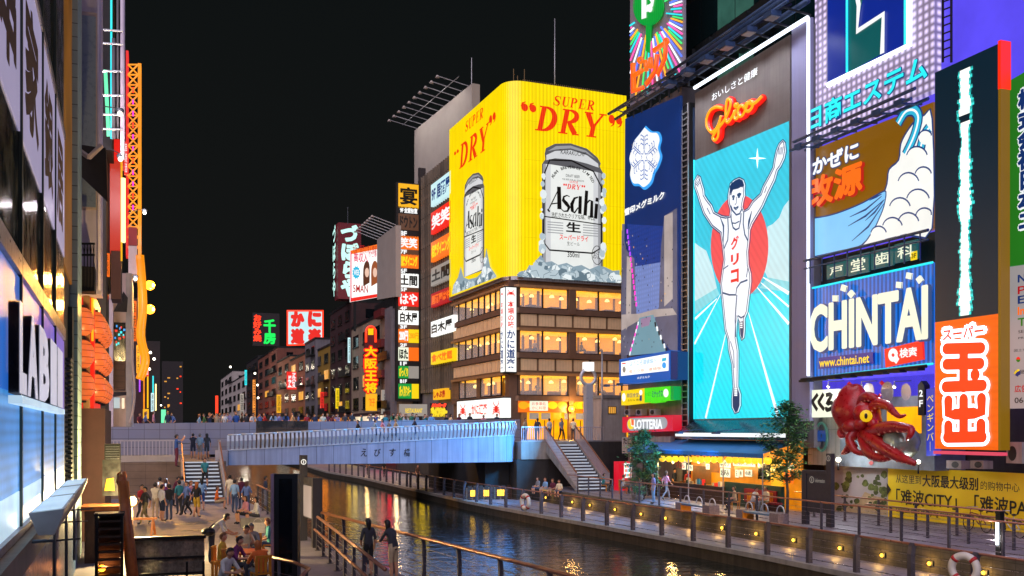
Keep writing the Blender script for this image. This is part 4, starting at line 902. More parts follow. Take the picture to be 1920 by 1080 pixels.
MB().pp(f, [(1166, 850), (1257, 847), (1257, 818), (1166, 820)], 0, 'building_pale', .3).build('board', t); MB().text(f, 'たこ焼', 1169, 833, 1192, 821, .02, 'ink', bold=.03).build('lettering', t)
q = MB(); f = D.off(.05)
for a in (1180, 1202, 1228): q.pbox(f, a, 779, a + 11, 767, 0, .4, 'pale_metal'); q.pp(f, arc(a + 5.5, 773, 3.5, 4.5, 0, 360, 10)[:-1], .41, 'dark_frame')
q.build('air_units', db)
# red drinks machine in front of it
p = onz(1160, 920, ZT); t = thing('vending_machine', 'red drinks machine with a lit white front by the right steps', 'vending machine', p)
MB().box(p.x, p.y, ZT, p.x + 1.25, p.y + .75, ZT + 1.95, 'lott_red').build('cabinet', t)
q = MB(); q.box(p.x + .4, p.y - .03, ZT + .85, p.x + 1.17, p.y - .004, ZT + 1.85, 'sign_white')
for r_ in range(3):
    for c_ in range(7): q.box(p.x + .45 + c_ * .1, p.y - .07, ZT + .95 + r_ * .3, p.x + .51 + c_ * .1, p.y - .035, ZT + 1.14 + r_ * .3, ['art_red', 'art_cyan', 'sign_green', 'art_orange'][(r_ * 3 + c_) % 4])
q.build('display', t); MB().box(p.x + .4, p.y - .03, ZT + .25, p.x + 1.17, p.y - .004, ZT + .65, 'pale_metal').build('slot_panel', t)
t = thing('vending_machine', 'narrow white lit drinks machine to the right of the red one', 'vending machine', onz(1208, 918, ZT)); p = onz(1196, 920, ZT)
MB().box(p.x + .1, p.y - .3, ZT, p.x + 1.0, p.y + .4, ZT + 1.85, 'building_pale').build('cabinet', t); MB().box(p.x + .18, p.y - .33, ZT + .3, p.x + .92, p.y - .303, ZT + 1.75, 'sign_white').build('display', t)
# balloon logo billboard on the blue tower's roof
t = thing('ray_billboard', 'grey billboard with coloured neon rays, a green balloon and orange neon characters', 'billboard', D.P(1230, 190))
f = FW(30.0)
q = MB(); pr('board_lilac', '#8d8794', .6, var=.1); q.pp(f, [(1181.5, 199), (1283, 138), (1283, -140), (1181.5, -85)], 0, 'board_lilac', .12); q.build('board', t)
q = MB()
cx, cy = 1221, 22; cols = ['neon_pink', 'neon_cyan', 'neon_green2', 'neon_amber', 'neon_blue', 'neon_white2']
for n_, c_ in zip(cols, ('#ff5ab0', '#28d8e0', '#3ce070', '#ffb030', '#5a7cff', '#e8f4ff')): em(n_, c_, 1.25)
rnd = random.Random(2); box = [(1182.5, 1282)]
for k in range(74):
    an = 2 * math.pi * k / 74; dx, dy = math.cos(an), math.sin(an) * 1.25
    t0, t1 = rnd.uniform(30, 46), rnd.uniform(90, 170); P_ = []
    for tt in (t0, t1):
        x, y = cx + dx * tt, cy + dy * tt; P_.append([x, y])
    for _ in range(60):
        x, y = P_[1]; bot = 199 - (x - 1181.5) * .6 - 3
        if 1183 < x < 1281.5 and y < bot: break
        P_[1][0] -= dx * 2.5; P_[1][1] -= dy * 2.5
    if math.hypot(P_[1][0] - cx, P_[1][1] - cy) > t0 + 6 and P_[1][1] > -130: q.neon(f, P_, .055, .08, cols[k % 6], n=4)
q.build('neon_rays', t)
q = MB(); em('balloon_green', '#12a83c', .9, pat='v', per=.25, lo=.7); q.pp(f, arc(1221, 12, 27, 36, 0, 360, 24)[:-1], .2, 'balloon_green', .1); q.pp(f, [(1216, 44), (1226, 41), (1222, 100), (1216, 96)], .2, 'balloon_green', .1); q.pp(f, [(1209, 37), (1209, -10), (1218, -10), (1218, 34)], .24, 'art_white'); q.ps(f, arc(1218, 4, 12, 13, 90, -90, 8), .42, .245, 'art_white'); q.pp(f, arc(1225, 17, 5, 7, 0, 360, 14)[:-1], .25, 'art_white'); q.ps(f, arc(1221, 12, 27, 36, 0, 360, 24), .12, .25, 'sign_green'); q.build('balloon', t)
q = MB(); N_ = lambda L: q.neon(f, [(1140 + x / 3, y / 3) for x, y in L], .16, .3, 'art_orange')
for L in ([(165, 360), (170, 515), (220, 495)], [(165, 430), (215, 400)], [(235, 345), (240, 400)], [(262, 330), (266, 385)], [(300, 310), (292, 400), (240, 475)], [(285, 290), (350, 240), (345, 330), (305, 420)]): N_(L)
for x, y in ((205, 342), (352, 236)): q.neon(f, arc(1140 + x / 3, y / 3, 4, 4.5, 0, 360, 10)[:-1], .1, .3, 'art_orange', True)
for L in ([(158, 362), (160, 525), (226, 500)], [(278, 282), (360, 228), (354, 335), (308, 432)], [(310, 312), (300, 405), (244, 488)]): q.neon(f, [(1140 + x / 3, y / 3) for x, y in L], .06, .34, 'neon_red')
q.build('lettering', t)
q = MB(); g0 = f.P(1181, 203); g1 = f.P(1283, 142)
for dz, dx in ((0, 0), (-.5, -.6), (-.2, -1.1)): q.tube([g0 + Vector((dx, 1, dz)), g1 + Vector((dx, -1, dz))], .1, 'grey_metal', 5)
for k in range(7): p = g0.lerp(g1, k / 6); q.bar(p + Vector((0, 0, .3)), p + Vector((-1.2, 0, -.4)), .07, 'grey_metal'); q.bar(p + Vector((0, 0, -.4)), p + Vector((-1.1, 0, -.2)), .06, 'grey_metal'); q.bar(p + Vector((.3, 0, -.6)), p + Vector((.3, 0, .6)), .1, 'grey_metal')
q.build('support_gantry', t)
# ================================================================ right bank: stacked billboards, octopus front, vertical supermarket sign
B = FW(31.2)
em('led_lilac', '#e6d4ff', 1.15, pat='dots', per=.36, per2=.34, lo=.12, light=True); em('nissho_blue', '#0d2a96', .75, light=True); em('nissho_green', '#0b5a5c', .8)
em('ochre', '#8a5c06', .75, light=True); em('sky_blue', '#7fc4f4', 1.0, light=True); em('cloud_white', '#eef0ea', 1.0, light=True)
em('stripe_blue', '#1f74e0', 1.0, pat='v', per=.26, lo=.25, light=True); em('stripe_pale', '#bfe0ff', 1.0, pat='v', per=.26, lo=.0)
em('purple_glow_wall', '#5a4cf0', .9, light=True, var=.12); em('teal_board', '#1c6a70', .55)  # purple light falling on the wall is put in as emission
rb = thing('sign_building', 'purple lit building carrying the stacked billboards right of the sprinter tower', 'building', (36, 44, ZT))
ya, yb_ = yy(1519, 31.2), yy(1752, 31.2); yr = onx(1990, HOR, 31.6).y
MB().box(31.6, yr - 8, 1.5, 46, ya - .05, 34, 'purple_glow_wall').build('upper_body', rb)
q = MB(); q.box(33.4, yr - 8, ZT, 46, ya - .05, 1.499, 'dark_concrete'); q.build('lower_body', rb)
MB().box(31.3, yr - 8, 4.2, 33.5, ya - .06, 4.35, 'dark_frame').build('canopy_slab', rb)
# 1 estate agent panel
t = thing('diode_billboard', 'lilac diode billboard with a blue panel and cyan outlined characters', 'billboard', B.P(1640, 220))
q = MB(); q.pp(B, [(1528, 265), (1751, 168), (1751, -160), (1528, -170)], 0, 'led_lilac', .4); q.build('diode_panel', t)
q = MB(); q.pp(B, [(1553, 157), (1697, 84), (1697, -160), (1553, -165)], .05, 'nissho_blue'); q.pp(B, [(1594, 136), (1658, 100), (1660, 27), (1611, 59), (1615, 22), (1620, 0), (1625, -150), (1594, -150)], .08, 'nissho_green')
q.ps(B, [(1612, -120), (1612, 0), (1614, 10), (1611, 59), (1660, 27), (1658, 101)], .28, .12, 'art_white'); q.ps(B, [(1620, -20), (1640, -40)], .28, .121, 'art_white'); q.build('picture', t)
q = MB(); q.neon(B, [(1592.5, 136), (1592.5, -150)], .06, .14, 'neon_cyan'); q.neon(B, [(1556, 160), (1709, 85), (1709, -150)], .13, .12, 'neon_white'); q.neon(B, [(1700, 88), (1700, -150)], .05, .1, 'neon_cyan'); q.build('neon_tubes', t)
q = MB(); q.text(B, '日商エステム', 1525, 247, 1747, 99, .22, 'art_navy', bold=.02, fat=.06); q.text(B, '日商エステム', 1525, 247, 1747, 99, .26, 'neon_cyan', bold=.012, fat=.02); q.build('lettering', t)
q = MB(); a0, a1 = B.P(1519, 283), B.P(1751, 186)
for dz, dx in ((0, -.3), (.35, -1.0), (-.1, -1.2)): q.tube([a0 + Vector((dx, 0, dz)), a1 + Vector((dx, 0, dz))], .08, 'blue_steel', 5)
for k in range(6): p = a0.lerp(a1, (k + .5) / 6); q.bar(p, p + Vector((-1.2, 0, -.1)), .08, 'blue_steel'); q.bar(p + Vector((-.2, .4, .4)), p + Vector((-1.1, 0, -.1)), .06, 'blue_steel'); q.box(p.x - 1.3, p.y - .25, p.z - .2, p.x - 1.0, p.y + .25, p.z + .05, 'blue_steel')
q.build('catwalk', t)
# 2 cold medicine billboard (its cartoon figure is left out)
t = thing('cloud_billboard', 'ochre billboard with orange characters, white clouds and a pale blue gust', 'billboard', B.P(1640, 450))
q = MB(); q.pp(B, [(1521, 484), (1750, 428), (1750, 191), (1521, 282)], 0, 'ochre', .4); q.build('board', t)
q = MB()
cl = smooth([(1617, 460), (1634, 438), (1648, 400), (1655, 372), (1664, 345), (1668, 318), (1686, 300), (1690, 270), (1702, 246), (1718, 226), (1734, 216), (1749, 222), (1749, 428), (1700, 440), (1660, 450)], 3); q.pp(B, cl, .03, 'cloud_white'); q.ps(B, cl, .09, .032, 'art_navy')
gs = smooth([(1521, 410), (1552, 405), (1582, 396), (1620, 380), (1652, 362), (1663, 360), (1659, 387), (1650, 410), (1640, 430), (1617, 460), (1580, 470), (1521, 483)], 3); q.pp(B, gs, .05, 'sky_blue'); q.ps(B, gs, .07, .052, 'art_navy')
for L in ([(1592, 424), (1625, 405), (1658, 376)], [(1595, 407), (1625, 393), (1655, 368)], [(1599, 452), (1630, 425), (1659, 382)], [(1624, 414), (1642, 398), (1660, 374)], [(1632, 376), (1645, 369), (1655, 364)]): q.ps(B, L, [.03, .1, .04], .056, 'art_navy')
for L in ([(1686, 232), (1700, 210), (1716, 207), (1724, 222), (1716, 255), (1700, 290)], [(1744, 240), (1734, 256), (1727, 285), (1724, 310)]): q.ps(B, smooth(L, 4), .55, .06, 'art_navy'); q.ps(B, smooth(L, 4), .4, .064, 'art_cyan'); q.ps(B, smooth(L, 4), .1, .066, 'scr_white')
for cx_, cy_, r_ in ((1650, 440, 15), (1676, 428, 19), (1706, 420, 20), (1736, 408, 17), (1690, 392, 20), (1724, 378, 22), (1706, 345, 20), (1734, 330, 16), (1722, 296, 20), (1738, 258, 13)):
    ol = [(min(1749, cx_ + r_ * math.cos(a * .2618)), min(484 - (cx_ - 1521) * .2445 - 3, cy_ - r_ * 1.05 * math.sin(a * .2618))) for a in range(24)]; q.pp(B, ol, .07 + (cx_ % 7) * .0011, 'cloud_white'); q.ps(B, ol[1:12], .07, .079, 'art_navy')
q.build('picture', t)
q = MB(); q.text(B, 'かぜに', 1529, 328, 1614, 266, .12, 'art_navy', fat=.09); q.text(B, 'かぜに', 1529, 328, 1614, 266, .15, 'art_white', fat=.04)
q.text(B, '改源', 1523, 393, 1624, 304, .12, 'art_dkred', fat=.1); q.text(B, '改源', 1521, 392, 1622, 302, .2, 'art_orange', fat=.07); q.build('lettering', t)
# 3 dentist row
t = thing('dentist_signs', 'row of four teal square panels with white characters on a dark ledge', 'sign', B.P(1640, 500)); f = B.off(.3)
q = MB(); q.pp(B, [(1521, 540), (1751, 490), (1751, 431), (1521, 488)], -.3, 'dark_frame', .3); q.build('dark_ledge', t)
for ch, (a, b, c, d) in zip('戸堂歯科', ((1550, 524, 1587, 488), (1590, 518, 1629, 472), (1633, 506, 1675, 461), (1677, 494, 1720, 448))):
    w_ = MB().pbox(f, a, b, c, d, -.08, 0, 'teal_board').build('panel', t); MB().text(f, ch, a + 6, b - 7, c - 6, d + 9, .02, 'art_cream', bold=.012).build('lettering', w_)
w_ = MB().pbox(f, 1708, 489, 1720, 470, 0, .02, 'sign_yellow').build('floor_label', t); MB().text(f, '3F', 1710, 485, 1719, 474, .03, 'ink', bold=.02).build('lettering', w_)
q = MB(); a0, a1 = f.P(1517, 490, .3), f.P(1751, 432, .3); q.tube([a0, a1], .07, 'blue_steel', 5); q.tube([a0 - Vector((0, 0, .4)), a1 - Vector((0, 0, .4))], .04, 'blue_steel', 5)
for k in range(9): p = a0.lerp(a1, (k + .5) / 9); q.bar(p, p - Vector((0, 0, 1.2)), .05, 'blue_steel')
q.build('catwalk', t)
# 4 rental billboard
t = thing('stripe_billboard', 'blue and white striped billboard with big cream capitals', 'billboard', B.P(1640, 690)); f = B.off(.1)
q = MB(); q.pp(f, [(1522, 708), (1751, 681), (1751, 492), (1522, 541)], 0, 'stripe_blue', .4); q.build('striped_board', t)
q = MB(); q.neon(f, [(1522, 709), (1751, 682)], .05, .06, 'neon_cyan'); q.neon(f, [(1522, 541), (1751, 492)], .05, .06, 'neon_cyan'); q.neon(f, [(1522, 541), (1522, 709)], .07, .06, 'neon_white'); q.build('neon_edge', t)
q = MB(); q.text(f, 'CHINTAI', 1530, 662, 1751, 536, .2, 'art_navy', bold=.02, fat=.1); q.text(f, 'CHINTAI', 1528, 661, 1749, 535, .3, 'art_cream', bold=.02, fat=.05)
for x, y, r_ in ((1576, 560, 0), (1592, 541, .3), (1606, 552, .8), (1696, 535, .1), (1715, 518, .2), (1735, 525, .9)):
    pts = [(x + 6.5 * math.cos(r_ + k * math.pi / 2 + .78), y + 8 * math.sin(r_ + k * math.pi / 2 + .78)) for k in range(4)]; q.pp(f, [(a + 1, b + 1) for a, b in pts], .3, 'art_navy'); q.pp(f, pts, .34, 'art_cream', .1)
q.build('lettering', t)
w_ = MB().pp(f, [(1541, 692), (1644, 682), (1644, 660), (1541, 671)], .2, 'nissho_blue', .1).build('address_panel', t); MB().text(f, 'www.chintai.net', 1543, 689, 1637, 663, .22, 'art_yellow', bold=.02).build('lettering', w_)
w_ = MB().pp(f, [(1667, 689), (1738, 674), (1736, 638), (1665, 655)], .2, 'sign_red', .1).build('search_panel', t); q = MB(); q.text(f, '検索', 1694, 672, 1727, 650, .22, 'art_white', bold=.025); q.ps(f, arc(1682, 666, 6, 8, 0, 360, 16), .22, .22, 'art_white'); q.ps(f, [(1686, 672), (1691, 678)], .3, .225, 'art_white'); q.build('lettering', w_)
q = MB(); a0, a1 = f.P(1515, 712, .4), f.P(1751, 687, .4); q.tube([a0, a1], .08, 'dark_frame', 5)
for k in range(8): p = a0.lerp(a1, (k + .5) / 8); q.box(p.x - .3, p.y - .35, p.z - .16, p.x + .1, p.y + .35, p.z - .05, 'dark_frame')
q.build('lamp_rail', t)
q = MB(); f = FW(31.0)
for x in (1775, 1791): q.neon(f, [(x, 118), (x, -60)], .05, .2, 'ink', n=4)
for k in range(12): q.neon(f, [(1775, 110 - k * 15), (1791, 104 - k * 15)], .035, .2, 'ink', n=4)
q.build('roof_ladder', rb)
# ---------------------------------------------------------------- vertical supermarket sign
em('orange_face', '#f0620a', 1.0, light=True, pat='h', per=.3, lo=.9); em('deep_teal', '#052a3c', .5); em('streak_white', '#f0f2ea', 1.25, light=True); em('streak_cyan', '#38e0d8', 1.1, pat='h', per=.22, lo=.3); em('side_amber', '#8a6408', .7); em('side_red', '#ff2a08', 1.1); em('tama_red', '#f04418', 1.0)
S_ = FW(29.3)
t = thing('vertical_sign', 'very tall box sign, orange with white outlined characters below a dark screen', 'sign', S_.P(1815, 848))
yl, yr_ = onx(1753, HOR, 29.3).y, onx(1873, HOR, 29.3).y; v0 = S_.uv(1815, 843)[1]; v1 = S_.uv(1815, 108)[1]; vm = S_.uv(1812, 596)[1]
MB().box(29.3, yr_, vm, 29.72, yl, v1, 'deep_teal').build('dark_screen', t); MB().box(29.3, yr_, v0, 29.72, yl, vm - .01, 'orange_face').build('orange_face', t)
MB().box(29.26, yr_ - .12, v0, 29.7, yr_ - .005, v1, 'side_amber').build('side_panel', t); MB().box(29.25, yr_ - .13, v1 - 1.7, 29.74, yr_ - .002, v1 + .08, 'side_red').build('corner_lamp', t)
q = MB(); rnd = random.Random(9); u0, u1 = S_.uv(1795, 400)[0], S_.uv(1826, 400)[0]; uc = (u0 + u1) / 2; N = 70
for k in range(N):
    a = vm + .1 + (v1 - vm - .5) * k / N; b = vm + .1 + (v1 - vm - .5) * (k + 1) / N; e = .8 + .25 * math.sin(k * .35) * math.sin(k * .13 + 1); wl = (uc - u0) * e * rnd.uniform(.75, 1.1); wr = (u1 - uc) * e * rnd.uniform(.75, 1.1)
    q.fbox(S_, uc - wl, a, uc + wr, b, .01, .03, 'streak_cyan'); q.fbox(S_, uc - wl * .68, a, uc + wr * .7, b, .03, .05, 'streak_white' if not 54 < k < 57 else 'deep_teal')
q.build('diode_streak', t)
q = MB(); S1 = lambda L, w_, h, m_: q.ps(S_, [(1500 + x * .2917, 600 + y * .2917) for x, y in L], w_, h, m_)
shapes = [[(950, 185), (1170, 180)], [(950, 285), (1165, 280)], [(945, 430), (1180, 420)], [(1060, 190), (1060, 430)], [(1060, 510), (1060, 750)], [(962, 520), (962, 600), (1000, 605), (1060, 605)], [(1175, 505), (1175, 590), (1130, 598), (1060, 605)], [(962, 680), (962, 750)], [(1172, 670), (1172, 745)], [(955, 755), (1180, 750)]]
mw = .2917 * (S_.uv(1873, 700)[0] - S_.uv(1753, 700)[0]) / 120
for i, L in enumerate(shapes):
    ww = 62 * mw
    def rnd_cap(wd, h, m_):
        S1(L, wd, h, m_)
        for x, y in (L[0], L[-1]):
            u, v = S_.uv(1500 + x * .2917, 600 + y * .2917); q.fpoly(S_, [(u + wd / 2 * math.cos(j * .7854 * .5), v + wd / 2 * math.sin(j * .7854 * .5)) for j in range(16)], h + .0003, m_)
    rnd_cap(ww + 30 * mw, .04 + i * .001, 'neon_white'); rnd_cap(ww * .92, .06 + i * .001, 'tama_red')
u, v = S_.uv(1500 + 1135 * .2917, 600 + 352 * .2917)
for r_, h, m_ in ((44, .055, 'neon_white'), (30, .075, 'tama_red')): q.fpoly(S_, [(u + r_ * mw * math.cos(j * .3927), v + r_ * mw * math.sin(j * .3927)) for j in range(16)], h, m_)
for L in ([(1000, 230), (1000, 240)], [(1000, 345), (1020, 345)]): pass
q.text(S_, 'スーパー', 1769, 640, 1848, 606, .05, 'neon_white', bold=.03, fat=.13); q.text(S_, 'スーパー', 1770, 639, 1847, 608, .07, 'tama_red', bold=.03); q.build('lettering', t)
em('tube_pink', '#e8506a', .8); MB().box(29.22, yr_ - .1, v0 - .2, 29.6, yl, v0 - .08, 'tube_pink').build('bottom_tube', t); MB().box(29.73, yl - 1.2, v0 + .5, 31.2, yl - .6, v1 - .5, 'dark_frame').build('bracket', t)
# ---------------------------------------------------------------- green advertising hoarding at the right edge
em('hoard_green', '#2f8a22', .6, light=True, var=.08); em('hoard_white', '#b7b0ae', .6, var=.08); em('navy_txt', '#1b3a7c', .6)
H_ = FW(30.6)
t = thing('tall_poster', 'tall green and white poster board with navy characters at the right edge', 'billboard', H_.P(1915, 765))
MB().pp(H_, [(1890, 500), (1990, 486), (1990, 95), (1890, 153)], 0, 'hoard_green', .25).build('green_board', t); MB().pp(H_, [(1890, 766), (1990, 764), (1990, 487), (1890, 501)], 0, 'hoard_white', .25).build('white_board', t)
q = MB(); u0, va = H_.uv(1911, 435); u1, vb = H_.uv(1944, 158); q.ftext(H_, '株式会社日本エ', u0, va, u1, vb, .02, 'art_white', vert=True, bold=.02, fat=.1); q.ftext(H_, '株式会社日本エ', u0, va, u1, vb, .05, 'navy_txt', vert=True, bold=.02, fat=.03)
for ch, y, m_ in (('Ｎ', 530, 'navy_txt'), ('Ｐ', 552, 'art_dkred'), ('Ｅ', 570, 'navy_txt'), ('In', 591, 'art_orange'), ('Ｔ', 612, 'hoard_green')): q.text(H_, ch, 1909, y, 1924 if ch != 'In' else 1922, y - 17, .02, m_, bold=.03)
q.text(H_, 'SERVICE', 1910, 625, 1950, 615, .02, 'art_black'); q.text(H_, 'PROJECT', 1910, 637, 1950, 628, .02, 'art_black'); q.text(H_, '国土交通', 1902, 660, 1934, 652, .02, 'art_black'); q.text(H_, '近畿圏', 1902, 702, 1932, 692, .02, 'art_black'); q.text(H_, '広告', 1903, 736, 1928, 721, .02, 'art_dkred', bold=.02); q.text(H_, '06-62', 1903, 756, 1942, 744, .02, 'art_black', bold=.01)
q.pp(H_, arc(1910, 674, 4, 5, 0, 360, 12)[:-1], .02, 'art_red'); q.pp(H_, arc(1910, 674, 4, 5, 0, 180, 8), .022, 'hoard_green'); q.ps(H_, arc(1912, 705, 8, 9, 200, 270, 8), .15, .02, 'art_yellow'); q.ps(H_, arc(1914, 708, 8, 9, 200, 270, 8), .15, .022, 'navy_txt'); q.build('lettering', t)
# ---------------------------------------------------------------- octopus restaurant front
W2 = FW(31.6)
of = thing('octopus_restaurant', 'pale panelled shop front with an amber window behind the giant octopus', 'building', (33, 44, ZT))
ya, yb_ = yy(1515, 31.6), yy(1752, 31.6); pr('mural_blue', '#77838f', .5, .1, var=.5, scale=1.2); pr('pale_planks', '#a09a92', .7, var=.15, tile=(.35, 9, .03), grout=.6, streak=.3)
xm = onx(1575, HOR, 31.6).y
z0, z1 = W2.uv(1600, 875)[1], W2.uv(1600, 712)[1]
MB().box(31.6, xm, z0, 33.3, ya, z1, 'pale_planks').build('plank_wall', of); MB().box(31.6, yb_, z0, 33.3, xm - .005, z1, 'mural_blue').build('mural_wall', of)
MB().pbox(W2, 1664, 812, 1728, 762, .005, .03, 'room_amber').build('amber_window', of); MB().pbox(W2, 1664, 834, 1700, 814, .005, .03, 'sign_gold').build('menu_picture', of)
MB().box(32.6, yb_ - 3, ZT, 33.3, ya, z0 - .01, 'dark_concrete').build('lower_wall', of)
q = MB()
for x, r_ in ((1600, 14), (1630, 18), (1665, 20), (1700, 16)): q.pp(W2, arc(x, 735, r_ * .6, r_, 0, 360, 16)[:-1], .02 + x * 1e-5, 'pale_metal')
for x, y in ((1594, 720), (1655, 718), (1635, 868)): q.pp(W2, [(x - 5, y), (x, y - 5), (x + 5, y), (x, y + 5)], .05, 'art_dkred')
q.build('mural', of)
for k, x in enumerate((1582, 1645, 1708)):
    p = W2.P(x, 722, .9); l_ = MB(); l_.tube([W2.P(x, 714, 0), W2.P(x, 716, .9), p], .03, 'pale_metal', 5); l_.lathe(p - Vector((0, 0, .1)), [(.1, 0), (.04, .14)], 'pale_metal', 8); o = l_.build('wall_lamp', of)
    MB().ball(p - Vector((0, 0, .1)), .06, 'bulb_white', 6).build('bulb', o); lamp('bulb_light', p - Vector((.2, 0, .25)), 45, (.92, .95, 1), .1, o)
t = thing('brush_sign', 'cream lit box sign with black brush characters left of the octopus', 'sign', W2.P(1545, 783, .5)); f = W2.off(.6)
MB().pp(f, [(1511, 783), (1572, 781), (1573, 729), (1511, 732)], 0, 'art_cream', .4).build('lit_box', t)
q = MB(); q.ps(f, smooth([(1534, 739), (1526, 750), (1524, 754), (1533, 769)], 3), [.12, .3, .3, .3, .28, .26, .24, .22, .2, .1][:10] if False else .2, .02, 'ink'); q.ps(f, smooth([(1545, 738), (1538, 750), (1536, 755), (1546, 768)], 3), .2, .02, 'ink'); q.ps(f, smooth([(1549, 741), (1560, 740), (1551, 757), (1560, 755), (1561, 764), (1551, 769), (1550, 763)], 3), .2, .02, 'ink'); q.ftext(f, '浪花名物', *f.uv(1515, 775), *f.uv(1520, 736), .02, 'ink', vert=True); q.text(f, 'たこ', 1565, 764, 1571, 748, .02, 'art_red'); q.build('lettering', t)
t = thing('ring_sign', 'dark blue carved name across a green steel ring on the pale planks', 'sign', W2.P(1537, 850, .3)); q = MB(); q.neon(W2, arc(1548, 819, 11, 26, 0, 360, 24)[:-1], .07, .25, 'teal_glass_lit', True); q.build('ring', t); q = MB(); q.text(W2, 'POYANOS', 1514, 826, 1558, 808, .3, 'art_navy', bold=.03, fat=.05); q.build('lettering', t)
# 2F blade sign and penguin bar blade
t = thing('blade_sign', 'narrow black blade sign reading 2F beside the amber window', 'sign', W2.P(1727, 780, .4)); f = W2.off(.8)
MB().pp(f, [(1721, 779), (1733, 778), (1733, 722), (1727, 714), (1721, 722)], 0, 'ink', .3).build('board', t); q = MB(); q.text(f, '2', 1724, 744, 1731, 731, .02, 'art_white', bold=.03); q.text(f, 'F', 1724, 763, 1731, 750, .02, 'art_white', bold=.03); q.build('lettering', t)
t = thing('blade_sign', 'blue blade sign with pale slanted characters left of the orange sign', 'sign', W2.P(1742, 850, .4)); em('blade_blue', '#3a46c8', .7)
MB().pp(f, [(1735, 855), (1752, 854), (1752, 726), (1735, 730)], -.05, 'blade_blue', .3).build('board', t); q = MB(); u0, va = f.uv(1737, 846); u1, vb = f.uv(1751, 738); q.ftext(f, 'ペンギンバー', u0, va, u1, vb, 0, 'art_yellow', vert=True); q.build('lettering', t)
for k, (a, b) in enumerate(((1792, 1820), (1837, 1862))):
    t = thing('air_conditioner', 'pale outdoor cooling unit under the orange sign, ' + ('left one' if k == 0 else 'right one'), 'air conditioner', W2.P((a + b) / 2, 878, .4), 'cooling units under the orange sign')
    MB().pbox(W2, a, 878, b, 864, .0, .5, 'building_pale').build('case', t); q = MB(); q.pp(W2, arc((a + b) / 2 + 3, 871, 7, 6, 0, 360, 14)[:-1], .51, 'dark_frame'); q.build('fan', t)
t = thing('air_conditioner', 'large pale cooling unit at the right edge above the yellow banner', 'air conditioner', W2.P(1914, 868, .4)); MB().pbox(W2, 1905, 868, 1935, 829, 0, .5, 'building_pale').build('case', t); MB().pp(W2, arc(1917, 850, 8, 14, 0, 360, 14)[:-1], .51, 'dark_frame').build('fan', t)
# the octopus
pr('octopus_skin', '#a3141c', .32, var=.35, scale=1.6, bump=.25, bscale=9); pr('octopus_sucker', '#d88a78', .5); em('eye_yellow', '#f2c414', .8)
oc = thing('octopus_sculpture', 'giant glossy red octopus sculpture reaching out with curled arms', 'sculpture', W2.P(1640, 868, .8))
O = lambda L, h=1.0: [W2.off(h if not isinstance(h, list) else h[i]).P(1500 + x * .2917, 600 + y * .2917) for i, (x, y) in enumerate(L)]
def sm3(L, n=4):
    o = []
    for i in range(len(L) - 1):
        p0, p1, p2, p3 = L[max(0, i - 1)], L[i], L[i + 1], L[min(len(L) - 1, i + 2)]
        for k in range(n): t_ = k / n; o.append(.5 * (2 * p1 + (p2 - p0) * t_ + (2 * p0 - 5 * p1 + 4 * p2 - p3) * t_ * t_ + (3 * p1 - p0 - 3 * p2 + p3) * t_ ** 3))
    return o + [L[-1]]
q = MB(); c = O([(335, 590)], 1.1)[0]; sc_ = .01275
# mantle: a lumpy egg leaning back, then the brow and the face
n1, n2 = 16, 24; vs, fs = [], []
for i in range(n1 + 1):
    th = math.pi * i / n1
    for j in range(n2):
        ph = 2 * math.pi * j / n2; r_ = 1 + .05 * math.sin(3 * ph + i * .5) + .04 * math.sin(5 * th)
        x = math.sin(th) * math.cos(ph) * .98 * r_; y = math.sin(th) * math.sin(ph) * .85 * r_; z = math.cos(th) * 1.22 * r_
        if z < 0: x *= 1 + .1 * z; x -= z * .12
        vs.append(c + Vector((y, -x - .25 * z * .3, z)))
for i in range(n1):
    for j in range(n2): fs.append((i * n2 + j, i * n2 + (j + 1) % n2, (i + 1) * n2 + (j + 1) % n2, (i + 1) * n2 + j))
q.add(vs, fs, 'octopus_skin', True)
q.ball(O([(430, 600)], 1.6)[0], .62, 'octopus_skin', 14, .9); q.ball(O([(345, 690)], 1.5)[0], .55, 'octopus_skin', 14, .7); q.ball(O([(395, 670)], 1.9)[0], .36, 'octopus_skin', 12, .8)
q.build('head', oc)
e = MB(); e.ball(O([(425, 617)], 2.2)[0], .27, 'eye_yellow', 12); e.build('eye', oc); e2 = MB(); e2.ball(O([(424, 617)], 2.44)[0], .07, 'ink', 8, 1.8); e2.build('pupil', bpy.data.objects['eye'])
e = MB(); e.ball(O([(470, 665)], 1.9)[0], .25, 'octopus_skin', 10); e.build('funnel', oc)
